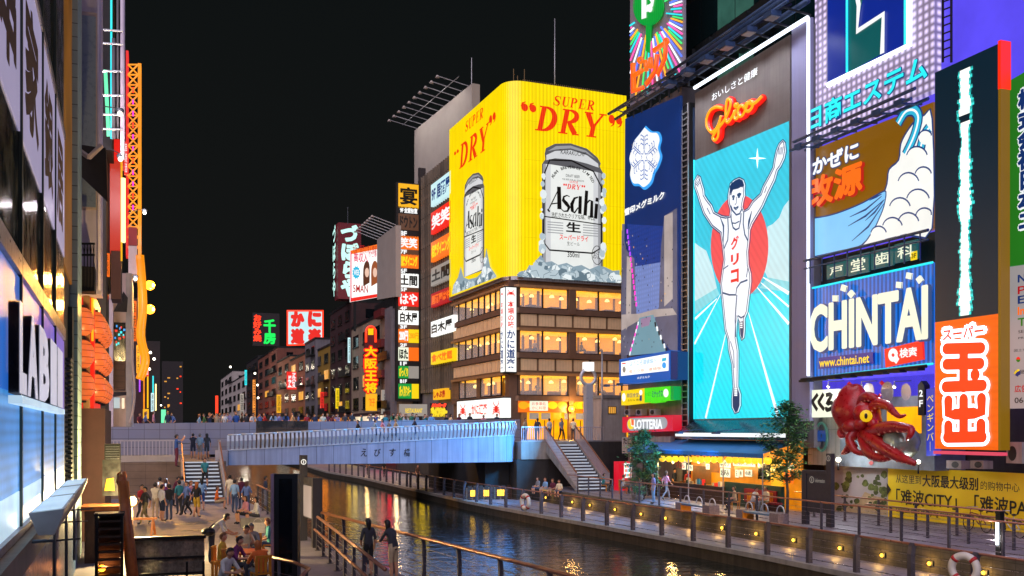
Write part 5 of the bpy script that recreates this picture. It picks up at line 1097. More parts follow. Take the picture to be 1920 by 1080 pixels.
arms = [([(400, 540), (415, 500), (455, 495), (500, 520), (520, 560)], [1.3, 1.6, 1.7, 1.5, 1.2], .28, .14), ([(480, 660), (470, 580), (500, 540), (560, 550), (600, 590), (640, 620), (680, 610)], [1.5, 1.6, 1.7, 1.8, 1.9, 1.9, 1.8], .34, .05),
    ([(500, 500), (515, 480), (512, 496)], [1.4, 1.5, 1.4], .08, .03), ([(450, 720), (530, 700), (600, 685), (680, 695), (715, 705), (705, 745), (690, 765)], [1.6, 2, 2.2, 2.3, 2.4, 2.5, 2.4], .34, .07),
    ([(440, 740), (500, 790), (570, 840), (640, 880), (700, 905), (745, 925)], [1.6, 2, 2.2, 2.3, 2.3, 2.2], .42, .1), ([(420, 740), (430, 810), (460, 860), (520, 885), (570, 885), (600, 880)], [1.5, 1.9, 2.1, 2.2, 2.2, 2.1], .38, .07),
    ([(380, 720), (340, 740), (320, 770), (340, 820), (370, 850), (420, 860)], [1.4, 1.7, 1.9, 2.0, 2.0, 1.9], .3, .09), ([(340, 720), (290, 700), (258, 715), (262, 745), (290, 740), (285, 722)], [1.2, 1.4, 1.5, 1.6, 1.5, 1.4], .2, .06), ([(345, 790), (310, 830), (285, 850), (270, 860)], [1.5, 1.6, 1.6, 1.6], .25, .06)]
for L, h, r0, r1 in arms:
    a = sm3(O(L, h)); n = len(a); q = MB(); q.tube(a, [r0 + (r1 - r0) * i / (n - 1) for i in range(n)], 'octopus_skin', 9)
    for i in range(2, n - 1, 2): rr = (r0 + (r1 - r0) * i / (n - 1)); q.ball(a[i] + Vector((-rr * .55, 0, -rr * .72)), rr * .26, 'octopus_sucker', 5)
    q.build('arm', oc)
q = MB()
for x_, y_ in ((330, 560), (330, 650), (480, 800), (560, 690)): q.tube(O([(x_, y_), (x_ + 8, y_)], [1.2, -.1]), .06, 'dark_frame', 5)
q.build('wall_brackets', oc)
p = O([(650, 785)], 1.5)[0]; t = thing('glass_ball', 'pale glass ball held by the lower arms of the red octopus', 'ball', p - Vector((0, 0, .8)))
pr('ball_glass', '#8f9a90', .1, .3, var=.5, scale=1.2); q = MB(); q.ball(p, .8, 'ball_glass', 18); q.build('ball', t); q = MB()
for k in range(7): x = -36 + k * 12; q.add([p + Vector((-.78, y * .0128 * 1.2, z * .0128 * 1.2)) for y, z in ((x, -30), (x + 10, -30), (x + 5, -8 + (k % 2) * 8))], [(0, 1, 2)], 'cloud_white')
q.build('flame_pattern', t)
pz = W2.off(.9).P(1572, 862); t = thing('spotlight', 'bright white spotlight on the ledge left of the octopus', 'lamp', pz); MB().ball(pz, .12, 'bulb_white', 8).build('bulb', t); MB().tube([pz - Vector((0, 0, .5)), pz - Vector((0, 0, .1))], .05, 'ink').build('stand', t); lamp('spot', pz + Vector((-.3, -.4, .2)), 120, (.95, .97, 1), .12, t)
pz = W2.off(1.2).P(1722, 866); t = thing('spotlight', 'small white spotlight at the tip of the lowest octopus arm', 'lamp', pz); MB().ball(pz, .09, 'bulb_white', 8).build('bulb', t); MB().tube([pz - Vector((0, 0, .5)), pz - Vector((0, 0, .1))], .04, 'ink').build('stand', t); lamp('spot', pz + Vector((-.5, .2, .2)), 50, (.95, .97, 1), .12, t)
# ---------------------------------------------------------------- yellow banner hoarding on the terrace
Y_ = FW(32.4)
pr('hoard_yellow', '#f0d010', .5, var=.04); pr('photo_sky', '#a8a4ac', .5, var=.1); pr('photo_path', '#b09a78', .6, var=.3, scale=3); pr('photo_leaf', '#3d4a22', .6, var=.7, scale=3.5); pr('photo_leaf_b', '#5c6a34', .6, var=.7, scale=5)
t = thing('hoarding', 'long site hoarding with a garden photo and black characters on yellow', 'hoarding', Y_.P(1700, 975))
zb = ZT + .02; u = lambda x: Y_.uv(x, 900)[0]; vt = Y_.uv(1665, 875)[1]
MB().fbox(Y_, u(1665), zb, u(2050), vt, -.1, 0, 'hoard_yellow').build('yellow_banner', t); MB().fbox(Y_, u(1562), zb, u(1665) - .005, vt, -.1, 0, 'photo_sky').build('photo_panel', t)
q = MB(); q.pp(Y_, [(1562, 958), (1664, 966), (1664, 935), (1640, 930), (1622, 922), (1612, 938), (1590, 950), (1575, 948), (1562, 945)], .01, 'photo_path'); rnd = random.Random(6)
for k in range(60):
    x = rnd.uniform(1566, 1662); y = rnd.uniform(890, 955); 
    if y < 905 and not (1585 < x < 1618 or 1640 < x < 1662): continue
    if 1612 < x < 1630 and y > 925: continue
    r_ = rnd.uniform(3, 8); q.pp(Y_, [(max(1563, min(1664, x + r_ * rnd.uniform(.7, 1.1) * math.cos(j * .7))), y + r_ * rnd.uniform(.7, 1.1) * math.sin(j * .7)) for j in range(9)], .012 + k * .0003, 'photo_leaf' if k % 3 else 'photo_leaf_b')
q.pp(Y_, [(1664, 905), (1672, 918), (1664, 930)], .04, 'ink'); q.build('photo', t)
q = MB(); q.text(Y_, '从这里到', 1680, 905, 1727, 892, .01, 'ink'); q.text(Y_, '大阪最大级别', 1730, 912, 1834, 896, .01, 'ink', fat=.012); q.text(Y_, '的购物中心', 1839, 918, 1912, 906, .01, 'ink'); q.text(Y_, '「难波CITY」「难波PARKS」', 1681, 945, 1990, 941, .01, 'ink', fat=.012); q.text(Y_, 'Largest class shopping center in Osaka, "Namba CITY" and "Namba PARKS"', 1681, 962, 2000, 983, .01, 'ink', fat=.008); q.build('lettering', t)
# dark information board with a taller post
t = thing('information_board', 'dark grey information board with a taller post on the right terrace', 'sign', onz(1530, 985, ZT))
p, p2 = onz(1503, 982, ZT), onz(1558, 989, ZT); d_ = (p2 - p).normalized(); n_ = Vector((d_.y, -d_.x, 0)); fi = Fr((p.x, p.y, 0), d_, n_); L_ = (p2 - p).length
pr('sign_slate', '#35333c', .5, .2, var=.1)
MB().fbox(fi, 0, ZT, .28, ZT + 2.35, -.2, 0, 'sign_slate').fbox(fi, L_ - .3, ZT, L_, ZT + 3.1, -.2, 0, 'sign_slate').build('posts', t); MB().fbox(fi, .29, ZT + .55, L_ - .31, ZT + 2.35, -.15, -.03, 'sign_slate').fbox(fi, .29, ZT + 2.2, L_ - .31, ZT + 2.36, -.2, 0, 'sign_slate').build('board', t)
q = MB(); q.fstroke(fi, [(.62 + .13 * math.cos(R(a)), ZT + 1.95 + .13 * math.sin(R(a))) for a in range(0, 361, 30)], .03, -.02, 'dim_white'); q.ftext(fi, 'i', .6, ZT + 1.87, .64, ZT + 2.03, -.02, 'dim_white', bold=.03); q.ftext(fi, 'information', .85, ZT + 1.85, 1.75 if L_ > 2.2 else L_ - .4, ZT + 2.02, -.02, 'dim_white'); q.fstroke(fi, [(L_ - .15 + .11 * math.cos(R(a)), ZT + 2.9 + .11 * math.sin(R(a))) for a in range(0, 361, 30)], .03, .01, 'dim_white'); q.ftext(fi, 'i', L_ - .17, ZT + 2.84, L_ - .13, ZT + 2.97, .01, 'dim_white', bold=.03); q.build('lettering', t)
# ================================================================ buildings beyond the bridge on the right bank
pr('fin_grey', '#6d6153', .6, var=.2, tile=(.8, 3.4, .12), grout=.45); pr('wall_beige', '#94806c', .75, var=.15, streak=.3); pr('wall_rust', '#7a4434', .75, var=.2, streak=.3); pr('wall_orange', '#9a6040', .75, var=.2); pr('wall_ochre', '#8a6a20', .75, var=.2); pr('wall_dark', '#221a1c', .7, var=.3); pr('wall_maroon', '#34181c', .7, var=.3); em('win_b', '#ffd28a', .6, var=.5); pr('wall_plaster', '#b5aaa4', .8, var=.15, streak=.3)
pr('window_dark', '#101418', .15, .1, var=.5, scale=.6); em('window_warm', '#ffb347', .75, var=.4); em('window_cool', '#cfe2e8', .6, var=.4); em('shop_warm', '#ff9c3a', .8, var=.6, light=True); em('shop_white', '#ffe6c4', .9, var=.5, light=True)
def sbox(mb, fr, a, b, c, d, th, m, h=0): u0, v0 = fr.uv(a, b); u1, v1 = fr.uv(c, d); return mb.fbox(fr, u0, v0, u1, v1, h - th, h, m)
KB = lambda y: Fr(KC + DL * y, DR, -DL)
BL = KL.off(-.35)
yB = -KL.uv(788, 600)[0]
t = thing('fin_building', 'ribbed grey building behind the corner restaurant with stacked lit signs', 'building', KC + DL * (LW + 6) + Vector((0, 0, ZD)))
zt = BL.uv(800, 330)[1]
MB(KM).box(.36, LW + .15, ZD, 16, yB + 1, zt, 'building_grey').build('body', t)
for k in range(16):
    y = LW + .4 + (yB - LW - .2) * k / 16; MB(KM).box(-.05, y, ZD + 5, .36, y + .14, zt, 'fin_grey').build('fin', t)
for k in range(9): z = ZD + 5 + k * (zt - ZD - 5) / 9; MB(KM).box(.1, LW + .3, z, .34, yB + .2, z + .35, 'wall_beige').build('floor_band', t)
SG = [('cool_sign', 'pale blue', 330, 388, 'sign_cyan', '9F 居酒屋', 'art_navy', '9F topmost'), ('r', 'red', 383, 440, 'sign_red', '笑笑', 'art_white', ''), ('o', 'orange', 440, 492, 'sign_orange', '相席ダイニング', 'art_yellow', ''), ('w', 'dim white', 490, 537, 'dim_white', '土間', 'art_black', ''), ('r2', 'dark red', 541, 577, 'art_dkred', '居酒屋はや', 'art_orange', ''), ('w2', 'white', 592, 632, 'sign_white', '白木屋', 'art_black', ''), ('y', 'yellow and orange', 652, 684, 'sign_yellow', '食べ放題', 'art_orange', ''), ('g', 'gold', 722, 750, 'sign_gold', 'しゃぶ扇', 'art_dkred', '')]
f = KL.off(.35)
for i, (nm, cn, y0, y1, m_, tx, tm, _) in enumerate(SG):
    x1 = 850 if i < 5 else (860 if i < 7 else 836); xl = 808 if i < 7 else 812
    s_ = thing('facade_sign', '%s lit sign box on the ribbed building, %s' % (cn, ['topmost of its column', 'second from top', 'third from top', 'fourth from top', 'fifth from top', 'sixth from top', 'seventh from top', 'lowest of its column'][i]), 'sign', f.P(830, y1), 'signs on the ribbed facade')
    u0 = f.uv(xl, 0)[0]; u1 = min(f.uv(x1, 0)[0], -LW + (.9 if i > 4 else .1)); va = f.uv(xl, y1)[1]; vb = f.uv(x1, y0)[1]; va, vb = va + .08 * abs(vb - va), vb
    zc = f.uv(xl, y1)[1]; zh = abs(f.uv(xl, y1)[1] - f.uv(xl, y1 - (y1 - y0) * .7)[1])
    MB().fbox(f, u0, zc, u1, zc + zh, -.5, 0, m_).build('lit_box', s_); MB().ftext(f, tx, u0 + .3, zc + zh * .18, u1 - .3, zc + zh * .82, .02, tm, bold=.02, fat=.03).build('lettering', s_)
# sign column on the corner of that building
fc = KB(yB); col = thing('sign_column', 'tall column of stacked floor signs facing the bridge beside the ribbed building', 'sign', fc.P(766, 752))
u0, v0 = fc.uv(744, 752); u1, v1 = fc.uv(788, 345); MB().fbox(fc, u0 - .05, v0, u1, v1, -.6, -.03, 'ink').build('frame', col); MB().fbox(fc, u1 + .005, ZD, u1 + .8, v1 + 2, -.9, -.5, 'wall_dark').build('side_strip', col)
PN = [(347, 389, 'sign_gold', '宴', 'art_black'), (390, 400, 'ink', '9F 全室個室', 'art_white'), (403, 430, 'sign_brown', 'ドウトン', 'ink'), (434, 443, 'ink', '8F', 'art_white'), (444, 467, 'sign_orange', '笑笑', 'art_white'), (469, 477, 'sign_brown', '7F', 'art_white'), (478, 502, 'sign_orange', '相席ダイニング', 'art_yellow'), (504, 513, 'ink', '6F', 'art_white'), (514, 538, 'sign_white', '土間', 'art_black'), (540, 547, 'sign_brown', '5F', 'art_white'), (548, 574, 'sign_red', 'はや', 'art_white'), (575, 582, 'sign_brown', '4F', 'art_white'), (583, 608, 'sign_white', '白木屋', 'art_black'), (610, 617, 'sign_brown', '3F', 'art_white'), (618, 642, 'sign_orange', '280円', 'art_white'), (644, 651, 'sign_brown', '2F', 'art_white'), (652, 676, 'art_cream', 'ほた', 'art_black'), (678, 686, 'ink', '1F', 'art_white'), (687, 709, 'sign_green', 'びっくり', 'art_yellow'), (711, 719, 'ink', 'B1F', 'art_white'), (720, 747, 'sign_green', 'びっくりドンキー', 'art_yellow')]
for a, b, m_, tx, tm in PN:
    ua, va = fc.uv(747, b); ub, vb = fc.uv(785, a); small = (b - a) < 12
    half = tx in ('280円', 'ほた', 'びっくり', 'びっくりドンキー'); um = ua + (ub - ua) * (.5 if half and 'ドン' not in tx else .66 if half else 1)
    w_ = MB().fbox(fc, ua, va, um - .02, vb, -.03, .04, m_)
    if half: w_.fbox(fc, um, va, ub, vb, -.03, .04, {'280円': 'sign_yellow', 'ほた': 'art_orange', 'びっくり': 'dim_white', 'びっくりドンキー': 'sign_yellow'}[tx])
    w_ = w_.build('floor_sign', col); W_, H_2 = um - ua, vb - va
    k_ = .4 if small and len(tx) < 4 else .92
    q = MB(); q.ftext(fc, tx, ua + W_ * .08, va + H_2 * .14, ua + W_ * k_, va + H_2 * .86, .06, tm, bold=.02, fat=.02)
    if tx == '280円': q.ftext(fc, '280円', um + .05, va + H_2 * .3, ub - .05, vb - H_2 * .25, .06, 'art_orange')
    q.build('lettering', w_)
# blank roof billboard with lamp arms
pl, pr_ = atd(777, 245, 122), atd(885, 157, 105.3); d_ = (pr_ - pl); d_.z = 0; Lb = d_.length; d_.normalize(); fb = Fr((pl.x, pl.y, 0), d_, (d_.y, -d_.x, 0)); zb_ = atd(777, 352, 122).z - pl.z
t = thing('blank_billboard', 'large blank grey billboard on a roof with ten lamp arms above it', 'billboard', pl + Vector((0, 0, zb_)))
MB().fbox(fb, 0, pl.z + zb_, Lb, pl.z, -.9, 0, 'blank_board').build('board', t)
q = MB(); em('lamp_face', '#fff2e0', 2.0)
for k in range(10):
    u = Lb * (k + .2) / 10; a, b = fb.pt(u, pl.z + .2, -.2), fb.pt(u - .4, pl.z + .9, 3.2); q.tube([a, b], .05, 'pale_metal', 4); q.lathe(b - Vector((0, 0, .18)), [(.28, 0), (.1, .25)], 'wall_plaster', 7)
q.tube([fb.pt(0, pl.z + .5, 1.5), fb.pt(Lb, pl.z + .5, 1.5)], .04, 'pale_metal', 4); q.build('lamp_arms', t)
q = MB(); q.tube([fb.pt(Lb * .93, pl.z, -.5), fb.pt(Lb * .93, pl.z + 3.2, -.5)], .05, 'pale_metal', 5); q.build('rod', t)
MB().fbox(fb, 0, zk(345), Lb, pl.z + zb_, -.7, -.4, 'dark_frame').build('truss', t)
XM = 26.0; fm = FW(XM)
dpt = lambda px, x=XM: onx(px, HOR, x).y
def block(name, label, xl, xr, top, mat, floors, cols, wm='window_dark', lit=(), setx=0, shop='shop_warm', hw=.55):
    """a canal-front building between two pixel columns of the frontage; every window is a part"""
    x0 = XM + setx; f = FW(x0); y0, y1 = onx(xr, HOR, x0).y, onx(xl, HOR, x0).y; z1 = f.uv(xr, top)[1]
    t = thing(name, label, 'building', (x0 + 7, (y0 + y1) / 2, ZD)); MB().box(x0, y0 + .05, ZD, x0 + 14, y1 - .05, z1, mat).build('wall', t)
    MB().box(x0 - .12, y0 + .02, z1, x0 + 14, y1 - .02, z1 + .35, 'dark_frame').build('parapet', t)
    MB().box(x0 - .08, y0 + .3, ZD, x0 - .01, y1 - .3, ZD + 2.6, shop).build('shop_front', t); MB().box(x0 - .7, y0 + .3, ZD + 2.65, x0, y1 - .3, ZD + 3.0, 'wall_maroon').build('canopy', t)
    fh = (z1 - ZD - 3.4) / floors; cw = (y1 - y0) / cols
    for r_ in range(floors):
        for c_ in range(cols):
            ya = y0 + cw * (c_ + .5 - hw / 2); za = ZD + 3.6 + r_ * fh
            w_ = MB().box(x0 - .05, ya, za, x0 + .01, ya + cw * hw, za + fh * .55, 'window_warm' if (r_, c_) in lit else wm); w_.box(x0 - .16, ya - .1, za - .14, x0 - .004, ya + cw * hw + .1, za - .02, 'dark_frame'); w_.build('window', t)
        if cols > 1 and r_ % 2 == 0:
            zc = ZD + 3.3 + r_ * fh; MB().box(x0 - .9, y0 + .4, zc, x0 - .02, y0 + cw * .9, zc + .12, 'dark_frame').box(x0 - .9, y0 + .4, zc + .12, x0 - .82, y0 + cw * .9, zc + .95, 'dark_frame').build('balcony', t)
    for s_, c_ in ((-1, 0), (1, 1)):
        # side wall towards the camera
        if s_ == -1:
            for r_ in range(floors): MB().box(x0 + 2, y0 - .01, ZD + 3.8 + r_ * fh, x0 + 3.4, y0 + .04, ZD + 3.8 + r_ * fh + fh * .5, wm).build('side_window', t)
    return t, f, y0, y1, z1
t, f, y0, y1, z1 = block('concrete_building', 'beige concrete building behind the neon dumpling sign', 659, 741, 578, 'wall_beige', 4, 4, lit=((1, 2),), shop='shop_white')
q = MB(); q.box(f.o.x - .5, y0, ZD, f.o.x + .2, y0 + 3.2, z1 + .2, 'building_grey'); q.build('pillar', t)
for r_ in range(4): MB().box(f.o.x - .9, y0 + 3.3, ZD + 3.4 + r_ * 3.6, f.o.x, y0 + 7.5, ZD + 4.3 + r_ * 3.6, 'maroon').build('balcony', t)
t2 = thing('blank_billboard', 'small blank grey roof billboard with lamp arms left of the sign column', 'billboard', fm.P(724, 560)); fg = FW(XM - .4)
MB().pp(fg, [(707, 562), (742, 556), (742, 422), (707, 449)], 0, 'blank_board', .6).build('board', t2); q = MB()
for k in range(8):
    p = fg.P(707 + 5 * k, 449 - 3.9 * k); q.tube([p, p + Vector((-2.6, .3, .9))], .05, 'pale_metal', 4); q.lathe(p + Vector((-2.6, .3, .75)), [(.22, 0), (.08, .2)], 'wall_plaster', 6)
q.build('lamp_arms', t2); MB().box(XM - .3, dpt(742) + .2, z1, XM + .6, dpt(707), fg.uv(724, 561)[1], 'dark_frame').build('truss', t2)
block('dark_tower', 'dark maroon tower carrying the big red hiragana sign', 619, 659, 566, 'wall_maroon', 6, 3, lit=((0, 1),))
block('yellow_house', 'narrow ochre building lit yellow beyond the maroon tower', 592, 619, 648, 'wall_ochre', 4, 2, lit=((2, 0), (1, 1)))
block('grey_house', 'grey flat roofed building below the crab letters panel', 572, 592, 636, 'building_grey', 5, 2, setx=-.4)
block('lit_house', 'beige building with the small red hanging sign', 544, 572, 664, 'wall_orange', 4, 2, lit=((1, 0), (3, 1)))
block('orange_house', 'low orange plastered building among the far row', 520, 544, 668, 'wall_orange', 4, 2, shop='shop_white')
block('rust_tower', 'tall rust coloured building under the green and red roof sign', 484, 520, 652, 'wall_rust', 6, 3, lit=((2, 1),))
block('dark_house', 'dark narrow building with white wall lamps far along the bank', 462, 484, 668, 'wall_dark', 5, 2)
block('pale_block', 'pale block with roof hut at the far end of the bank', 436, 462, 702, 'wall_plaster', 4, 3, setx=0, wm='window_dark', lit=((1, 1),))
block('pale_block', 'palest farthest block closing the right bank row', 414, 436, 696, 'wall_plaster', 5, 3)
# roof and hanging signs of that row
d_ = lambda px, D: FS(atd(px, HOR, D).y)
f = d_(655, 138); t = thing('hiragana_sign', 'tall maroon roof sign with ice blue glowing hiragana', 'sign', f.P(652, 562))
pr('maroon_lit', '#6e1420', .6, var=.1); q = MB(); sbox(q, f, 634, 560, 677, 420, 2.6, 'maroon_lit'); q.build('box', t)
q = MB(); u0, v0 = f.uv(639, 556); u1, v1 = f.uv(671, 423); q.ftext(f, 'づぼらや', u0, v0, u1, v1, .06, 'kanji_ice', vert=True, bold=.025, fat=.1)
xw = f.uv(634, 0)[0]; fw = FW(f.o.x + xw); fw = Fr((xw, 0, 0), (0, -1, 0), (-1, 0, 0)); q.ftext(fw, 'づぼらや', -f.o.y - 2.4, v0, -f.o.y - .1, v1, .35, 'kanji_ice', vert=True, bold=.02, fat=.05); q.build('lettering', t)
q = MB(); q.tube([f.P(652, 420), f.P(652, 388)], .06, 'grey_metal', 4); q.build('rod', t)
f = d_(683, 131); t = thing('job_advert', 'white poster board with pink characters and a blue starburst', 'billboard', f.P(683, 566)); em('pink_txt', '#e0245c', .9, var=0); em('hair_brown', '#6a3a24', .6); em('hair_copper', '#a85a30', .7); em('skin_print', '#f0c8b0', .85)
q = MB(); q.pp(f, [(657, 566), (708, 557), (708, 458), (657, 470)], 0, 'sign_white', .4); q.build('board', t)
q = MB(); q.pp(f, [(657, 477), (708, 467), (708, 458), (657, 470)], .02, 'sign_orange'); q.pp(f, [(657, 566), (708, 557), (708, 551), (657, 559)], .02, 'sign_red'); q.ps(f, [(658, 563), (658, 472)], .14, .03, 'pink_txt'); q.pp(f, [(668 + (8 if k % 2 else 6.3) * math.cos(k * .2618), 511 + (13 if k % 2 else 10) * math.sin(k * .2618)) for k in range(24)], .03, 'art_cyan')
for x, m_ in ((688, 'hair_brown'), (703, 'hair_copper')): q.pp(f, smooth([(x - 7, 537), (x - 7, 505), (x - 3, 491), (x + 2, 490), (x + 5, 500), (x + 4.9, 530)], 3), .03, m_); q.pp(f, arc(x, 511, 4, 9, 0, 360, 12)[:-1], .035, 'skin_print')
q.build('picture', t)
q = MB(); q.text(f, '大阪・関西の求人情報', 661, 475, 706, 461, .03, 'art_dkred'); q.text(f, '高収入', 663, 491, 690, 475, .03, 'pink_txt', bold=.02); q.text(f, 'お仕事', 691, 482, 706, 470, .03, 'pink_txt'); q.text(f, '5MAN', 662, 548, 690, 535, .03, 'art_dkred', bold=.01); q.text(f, 'WEB', 663, 516, 673, 506, .04, 'art_white', bold=.02); q.build('lettering', t)
MB().box(f.o.x + f.uv(664, 0)[0], f.o.y + .2, 13, f.uv(664, 0)[0] + .3, f.o.y + .4, f.uv(664, 560)[1], 'dark_frame').build('posts', t)
f = d_(572, 182); t = thing('crab_letter_panel', 'square pale cyan roof panel with red brushed characters and a neon frame', 'billboard', f.P(572, 648))
q = MB(); sbox(q, f, 540, 646, 604, 584, .7, 'sign_cyan'); q.build('panel', t); q = MB(); q.neon(f, [(539, 647), (605, 645), (605, 583), (539, 583)], .22, .1, 'neon_red', True); q.build('neon_frame', t)
q = MB()
for ch, a, b in (('か', 544, 611), ('に', 576, 611), ('道', 544, 643), ('楽', 576, 643)): q.text(f, ch, a + 3, b, a + 25, b - 25, .05, 'art_red', bold=.02, fat=.2)
q.build('lettering', t)
f = d_(498, 236); t = thing('neon_letter_sign', 'dark roof sign with red and green neon characters', 'sign', f.P(498, 648)); q = MB(); sbox(q, f, 474, 648, 524, 588, .7, 'wall_dark'); q.build('box', t)
q = MB(); u0, v0 = f.uv(475, 640); u1, v1 = f.uv(490, 590); q.ftext(f, 'お好み焼', u0, v0, u1, v1, .05, 'neon_red', vert=True, fat=.1); q.text(f, '千', 495, 622, 516, 600, .05, 'neon_green', fat=.15); q.text(f, '房', 495, 644, 516, 624, .05, 'neon_green', fat=.15); q.build('lettering', t)
f = d_(547, 186); t = thing('hanging_sign', 'small red hanging sign with white characters on the beige far building', 'sign', f.P(547, 730)); q = MB(); sbox(q, f, 538, 730, 556, 697, .5, 'sign_red'); q.build('lit_box', t); q = MB(); u0, v0 = f.uv(547, 727); u1, v1 = f.uv(555, 699); q.ftext(f, 'フルハウス', u0, v0, u1, v1, .03, 'art_white', vert=True, fat=.06); u0, v0 = f.uv(539, 727); u1, v1 = f.uv(547, 704); q.ftext(f, 'ドラム', u0, v0, u1, v1, .03, 'art_white', vert=True, fat=.06); q.build('lettering', t)
f = d_(695, 118); t = thing('neon_dumpling_sign', 'tall orange and red neon sign of four stacked characters over a yellow box', 'sign', f.P(695, 770))
q = MB(); q.pp(f, [(685, 736), (705, 736), (707, 640)] + arc(695, 622, 9, 10, 0, -180, 8)[:0] + [(704, 622)] + arc(695, 622, 9, 10, 0, -180, 8) + [(684, 640)], 0, 'maroon', .5); q.build('board', t)
q = MB(); sbox(q, f, 687, 770, 707, 738, .5, 'sign_gold'); q.build('lower_box', t)
q = MB(); q.neon(f, [(686, 642), (686, 622)] + arc(695, 622, 9, 10, 180, 360, 8) + [(704, 642)], .13, .1, 'neon_red'); q.pp(f, [(690, 628), (700, 628), (700, 616), (690, 616)], .05, 'neon_orange')
for i, ch in enumerate('大阪王将'):
    y = 669 + i * 22.5; q.text(f, ch, 683, y, 707, y - 19, .1, 'neon_glow', bold=.02, fat=.16); q.text(f, ch, 684, y - .5, 706, y - 18.5, .16, 'neon_orange', bold=.01, fat=.04)  # red halo behind the characters drawn as fatter glowing lettering
q.text(f, '餃子', 691, 762, 703, 746, .03, 'art_orange', bold=.02); q.build('lettering', t)
f = d_(563, 190); t = thing('light_strip', 'thin vertical violet and white sign strip among the far buildings', 'sign', f.P(563, 766)); q = MB(); sbox(q, f, 560, 766, 565, 699, .4, 'violet')
for k in range(9): q.text(f, '●', 561, 764 - k * 7.2, 564, 760 - k * 7.2, .03, 'art_white')
q.build('lit_box', t)
for k, (xl, yb2, xr, yt, D_2, m_, lb_) in enumerate(((459, 722, 463, 694, 250, 'neon_cyan', 'thin cyan light strip at the far end of the right row'), (450, 786, 457, 738, 240, 'dim_white', 'pale vertical board among the farthest buildings'), (519, 774, 527, 740, 200, 'sign_gold', 'gold lit doorway board below the orange house'), (653, 680, 657, 633, 136, 'sign_cyan', 'slim pale vertical sign beside the maroon tower'), (474, 790, 479, 712, 236, 'shop_warm', 'tall warm strip sign beside the dark far house'), (601, 770, 607, 735, 160, 'art_red', 'red vertical sign on the ochre house'), (630, 766, 636, 728, 144, 'sign_yellow', 'small yellow blade sign on the maroon tower'))):
    f = d_((xl + xr) / 2, D_2); t = thing('blade_sign', lb_, 'sign', f.P((xl + xr) / 2, yb2)); q = MB(); sbox(q, f, xl, yb2, xr, yt, .4, m_); q.build('lit_box', t); q = MB(); u0, v0 = f.uv(xl + .6, yb2 - 2); u1, v1 = f.uv(xr - .6, yt + 2); q.ftext(f, '居酒屋', u0, v0, u1, v1, .03, 'art_black', vert=True); q.build('lettering', t)
f = d_(720, 116); t = thing('small_sign', 'slim white vertical sign with black letters by the concrete pillar', 'sign', f.P(721, 776)); q = MB(); sbox(q, f, 716, 776, 727, 731, .4, 'dim_white'); q.build('lit_box', t); q = MB(); u0, v0 = f.uv(718, 770); u1, v1 = f.uv(725, 738); q.ftext(f, 'DINING', u0, v0, u1, v1, .03, 'art_black', vert=True); q.build('lettering', t)
f = d_(790, 104); t = thing('cafe_sign', 'dim cream sign board at street level behind the bridge crowd', 'sign', f.P(775, 778)); q = MB(); sbox(q, f, 750, 780, 801, 758, .4, 'dim_white'); q.build('board', t); q = MB(); q.text(f, 'RESTAURANT', 760, 774, 792, 766, .03, 'art_yellow', bold=.02); q.build('lettering', t)
f = d_(823, 98); t = thing('yellow_neon_sign', 'bright yellow and orange bubble lettering sign above the bridge crowd', 'sign', f.P(822, 782)); q = MB(); sbox(q, f, 808, 782, 838, 756, .4, 'wall_dark'); q.build('board', t); q = MB(); q.text(f, 'びっくりドンキー', 809, 781, 837, 764, .04, 'art_yellow', bold=.02, fat=.1); q.text(f, 'ハンバーグ', 810, 763, 836, 757, .04, 'neon_red', bold=.02, fat=.06); q.build('lettering', t)
# pale service hut right of the restaurant
f = FS(73.0); t = thing('service_hut', 'pale rendered utility block between the restaurant and the dairy tower', 'building', f.P(1150, 850)); q = MB(); u0, v0 = f.uv(1131, 850); u1, v1 = f.uv(1172, 747); q.fbox(f, u0, ZD, u1, v1, -3, 0, 'wall_plaster'); q.build('wall', t); MB().fbox(f, u0 - .1, v1, u1, v1 + .25, -3, .1, 'pale_metal').build('roof_rim', t)
w_ = MB().pbox(f, 1140, 776, 1155, 762, 0, .04, 'ink').build('window', t); q = MB()
for k in range(4): q.pbox(f, 1141 + k * 3.5, 775, 1143.5 + k * 3.5, 763, .04, .05, 'window_warm')
q.build('panes', w_)
# unseen lit boards added below street level beyond the bridge to colour the water
for k, (a, b, z0_, z1_, m_, cn) in enumerate(((96, 103, -2.7, -1.2, 'sign_yellow', 'yellow'), (107, 113, -2.9, -1.0, 'sign_white', 'white'), (113.5, 121, -3.9, -1.0, 'sign_red', 'red'), (135, 142, -3.9, -1.4, 'sign_gold', 'gold'), (160, 170, -3.9, -1.4, 'sign_orange', 'orange'), (190, 200, -3.9, -1.4, 'sign_white', 'far white'))):
    em('board ' + cn, ['#ffd400', '#fff0ea', '#ff2a3a', '#ffd24a', '#ff8a1a', '#f4f4e0'][k], 2.6, light=True); t = thing('added_canal_board', 'low %s lit restaurant board at the water beyond the bridge' % cn, 'sign', (26.4, (a + b) / 2, z0_)); MB().box(26.3, a, z0_, 26.55, b, z1_, 'board ' + cn).build('lit_face', t); MB().box(26.25, a - .1, z1_ + .01, 26.65, b + .1, z1_ + .15, 'sign_case').build('hood', t)
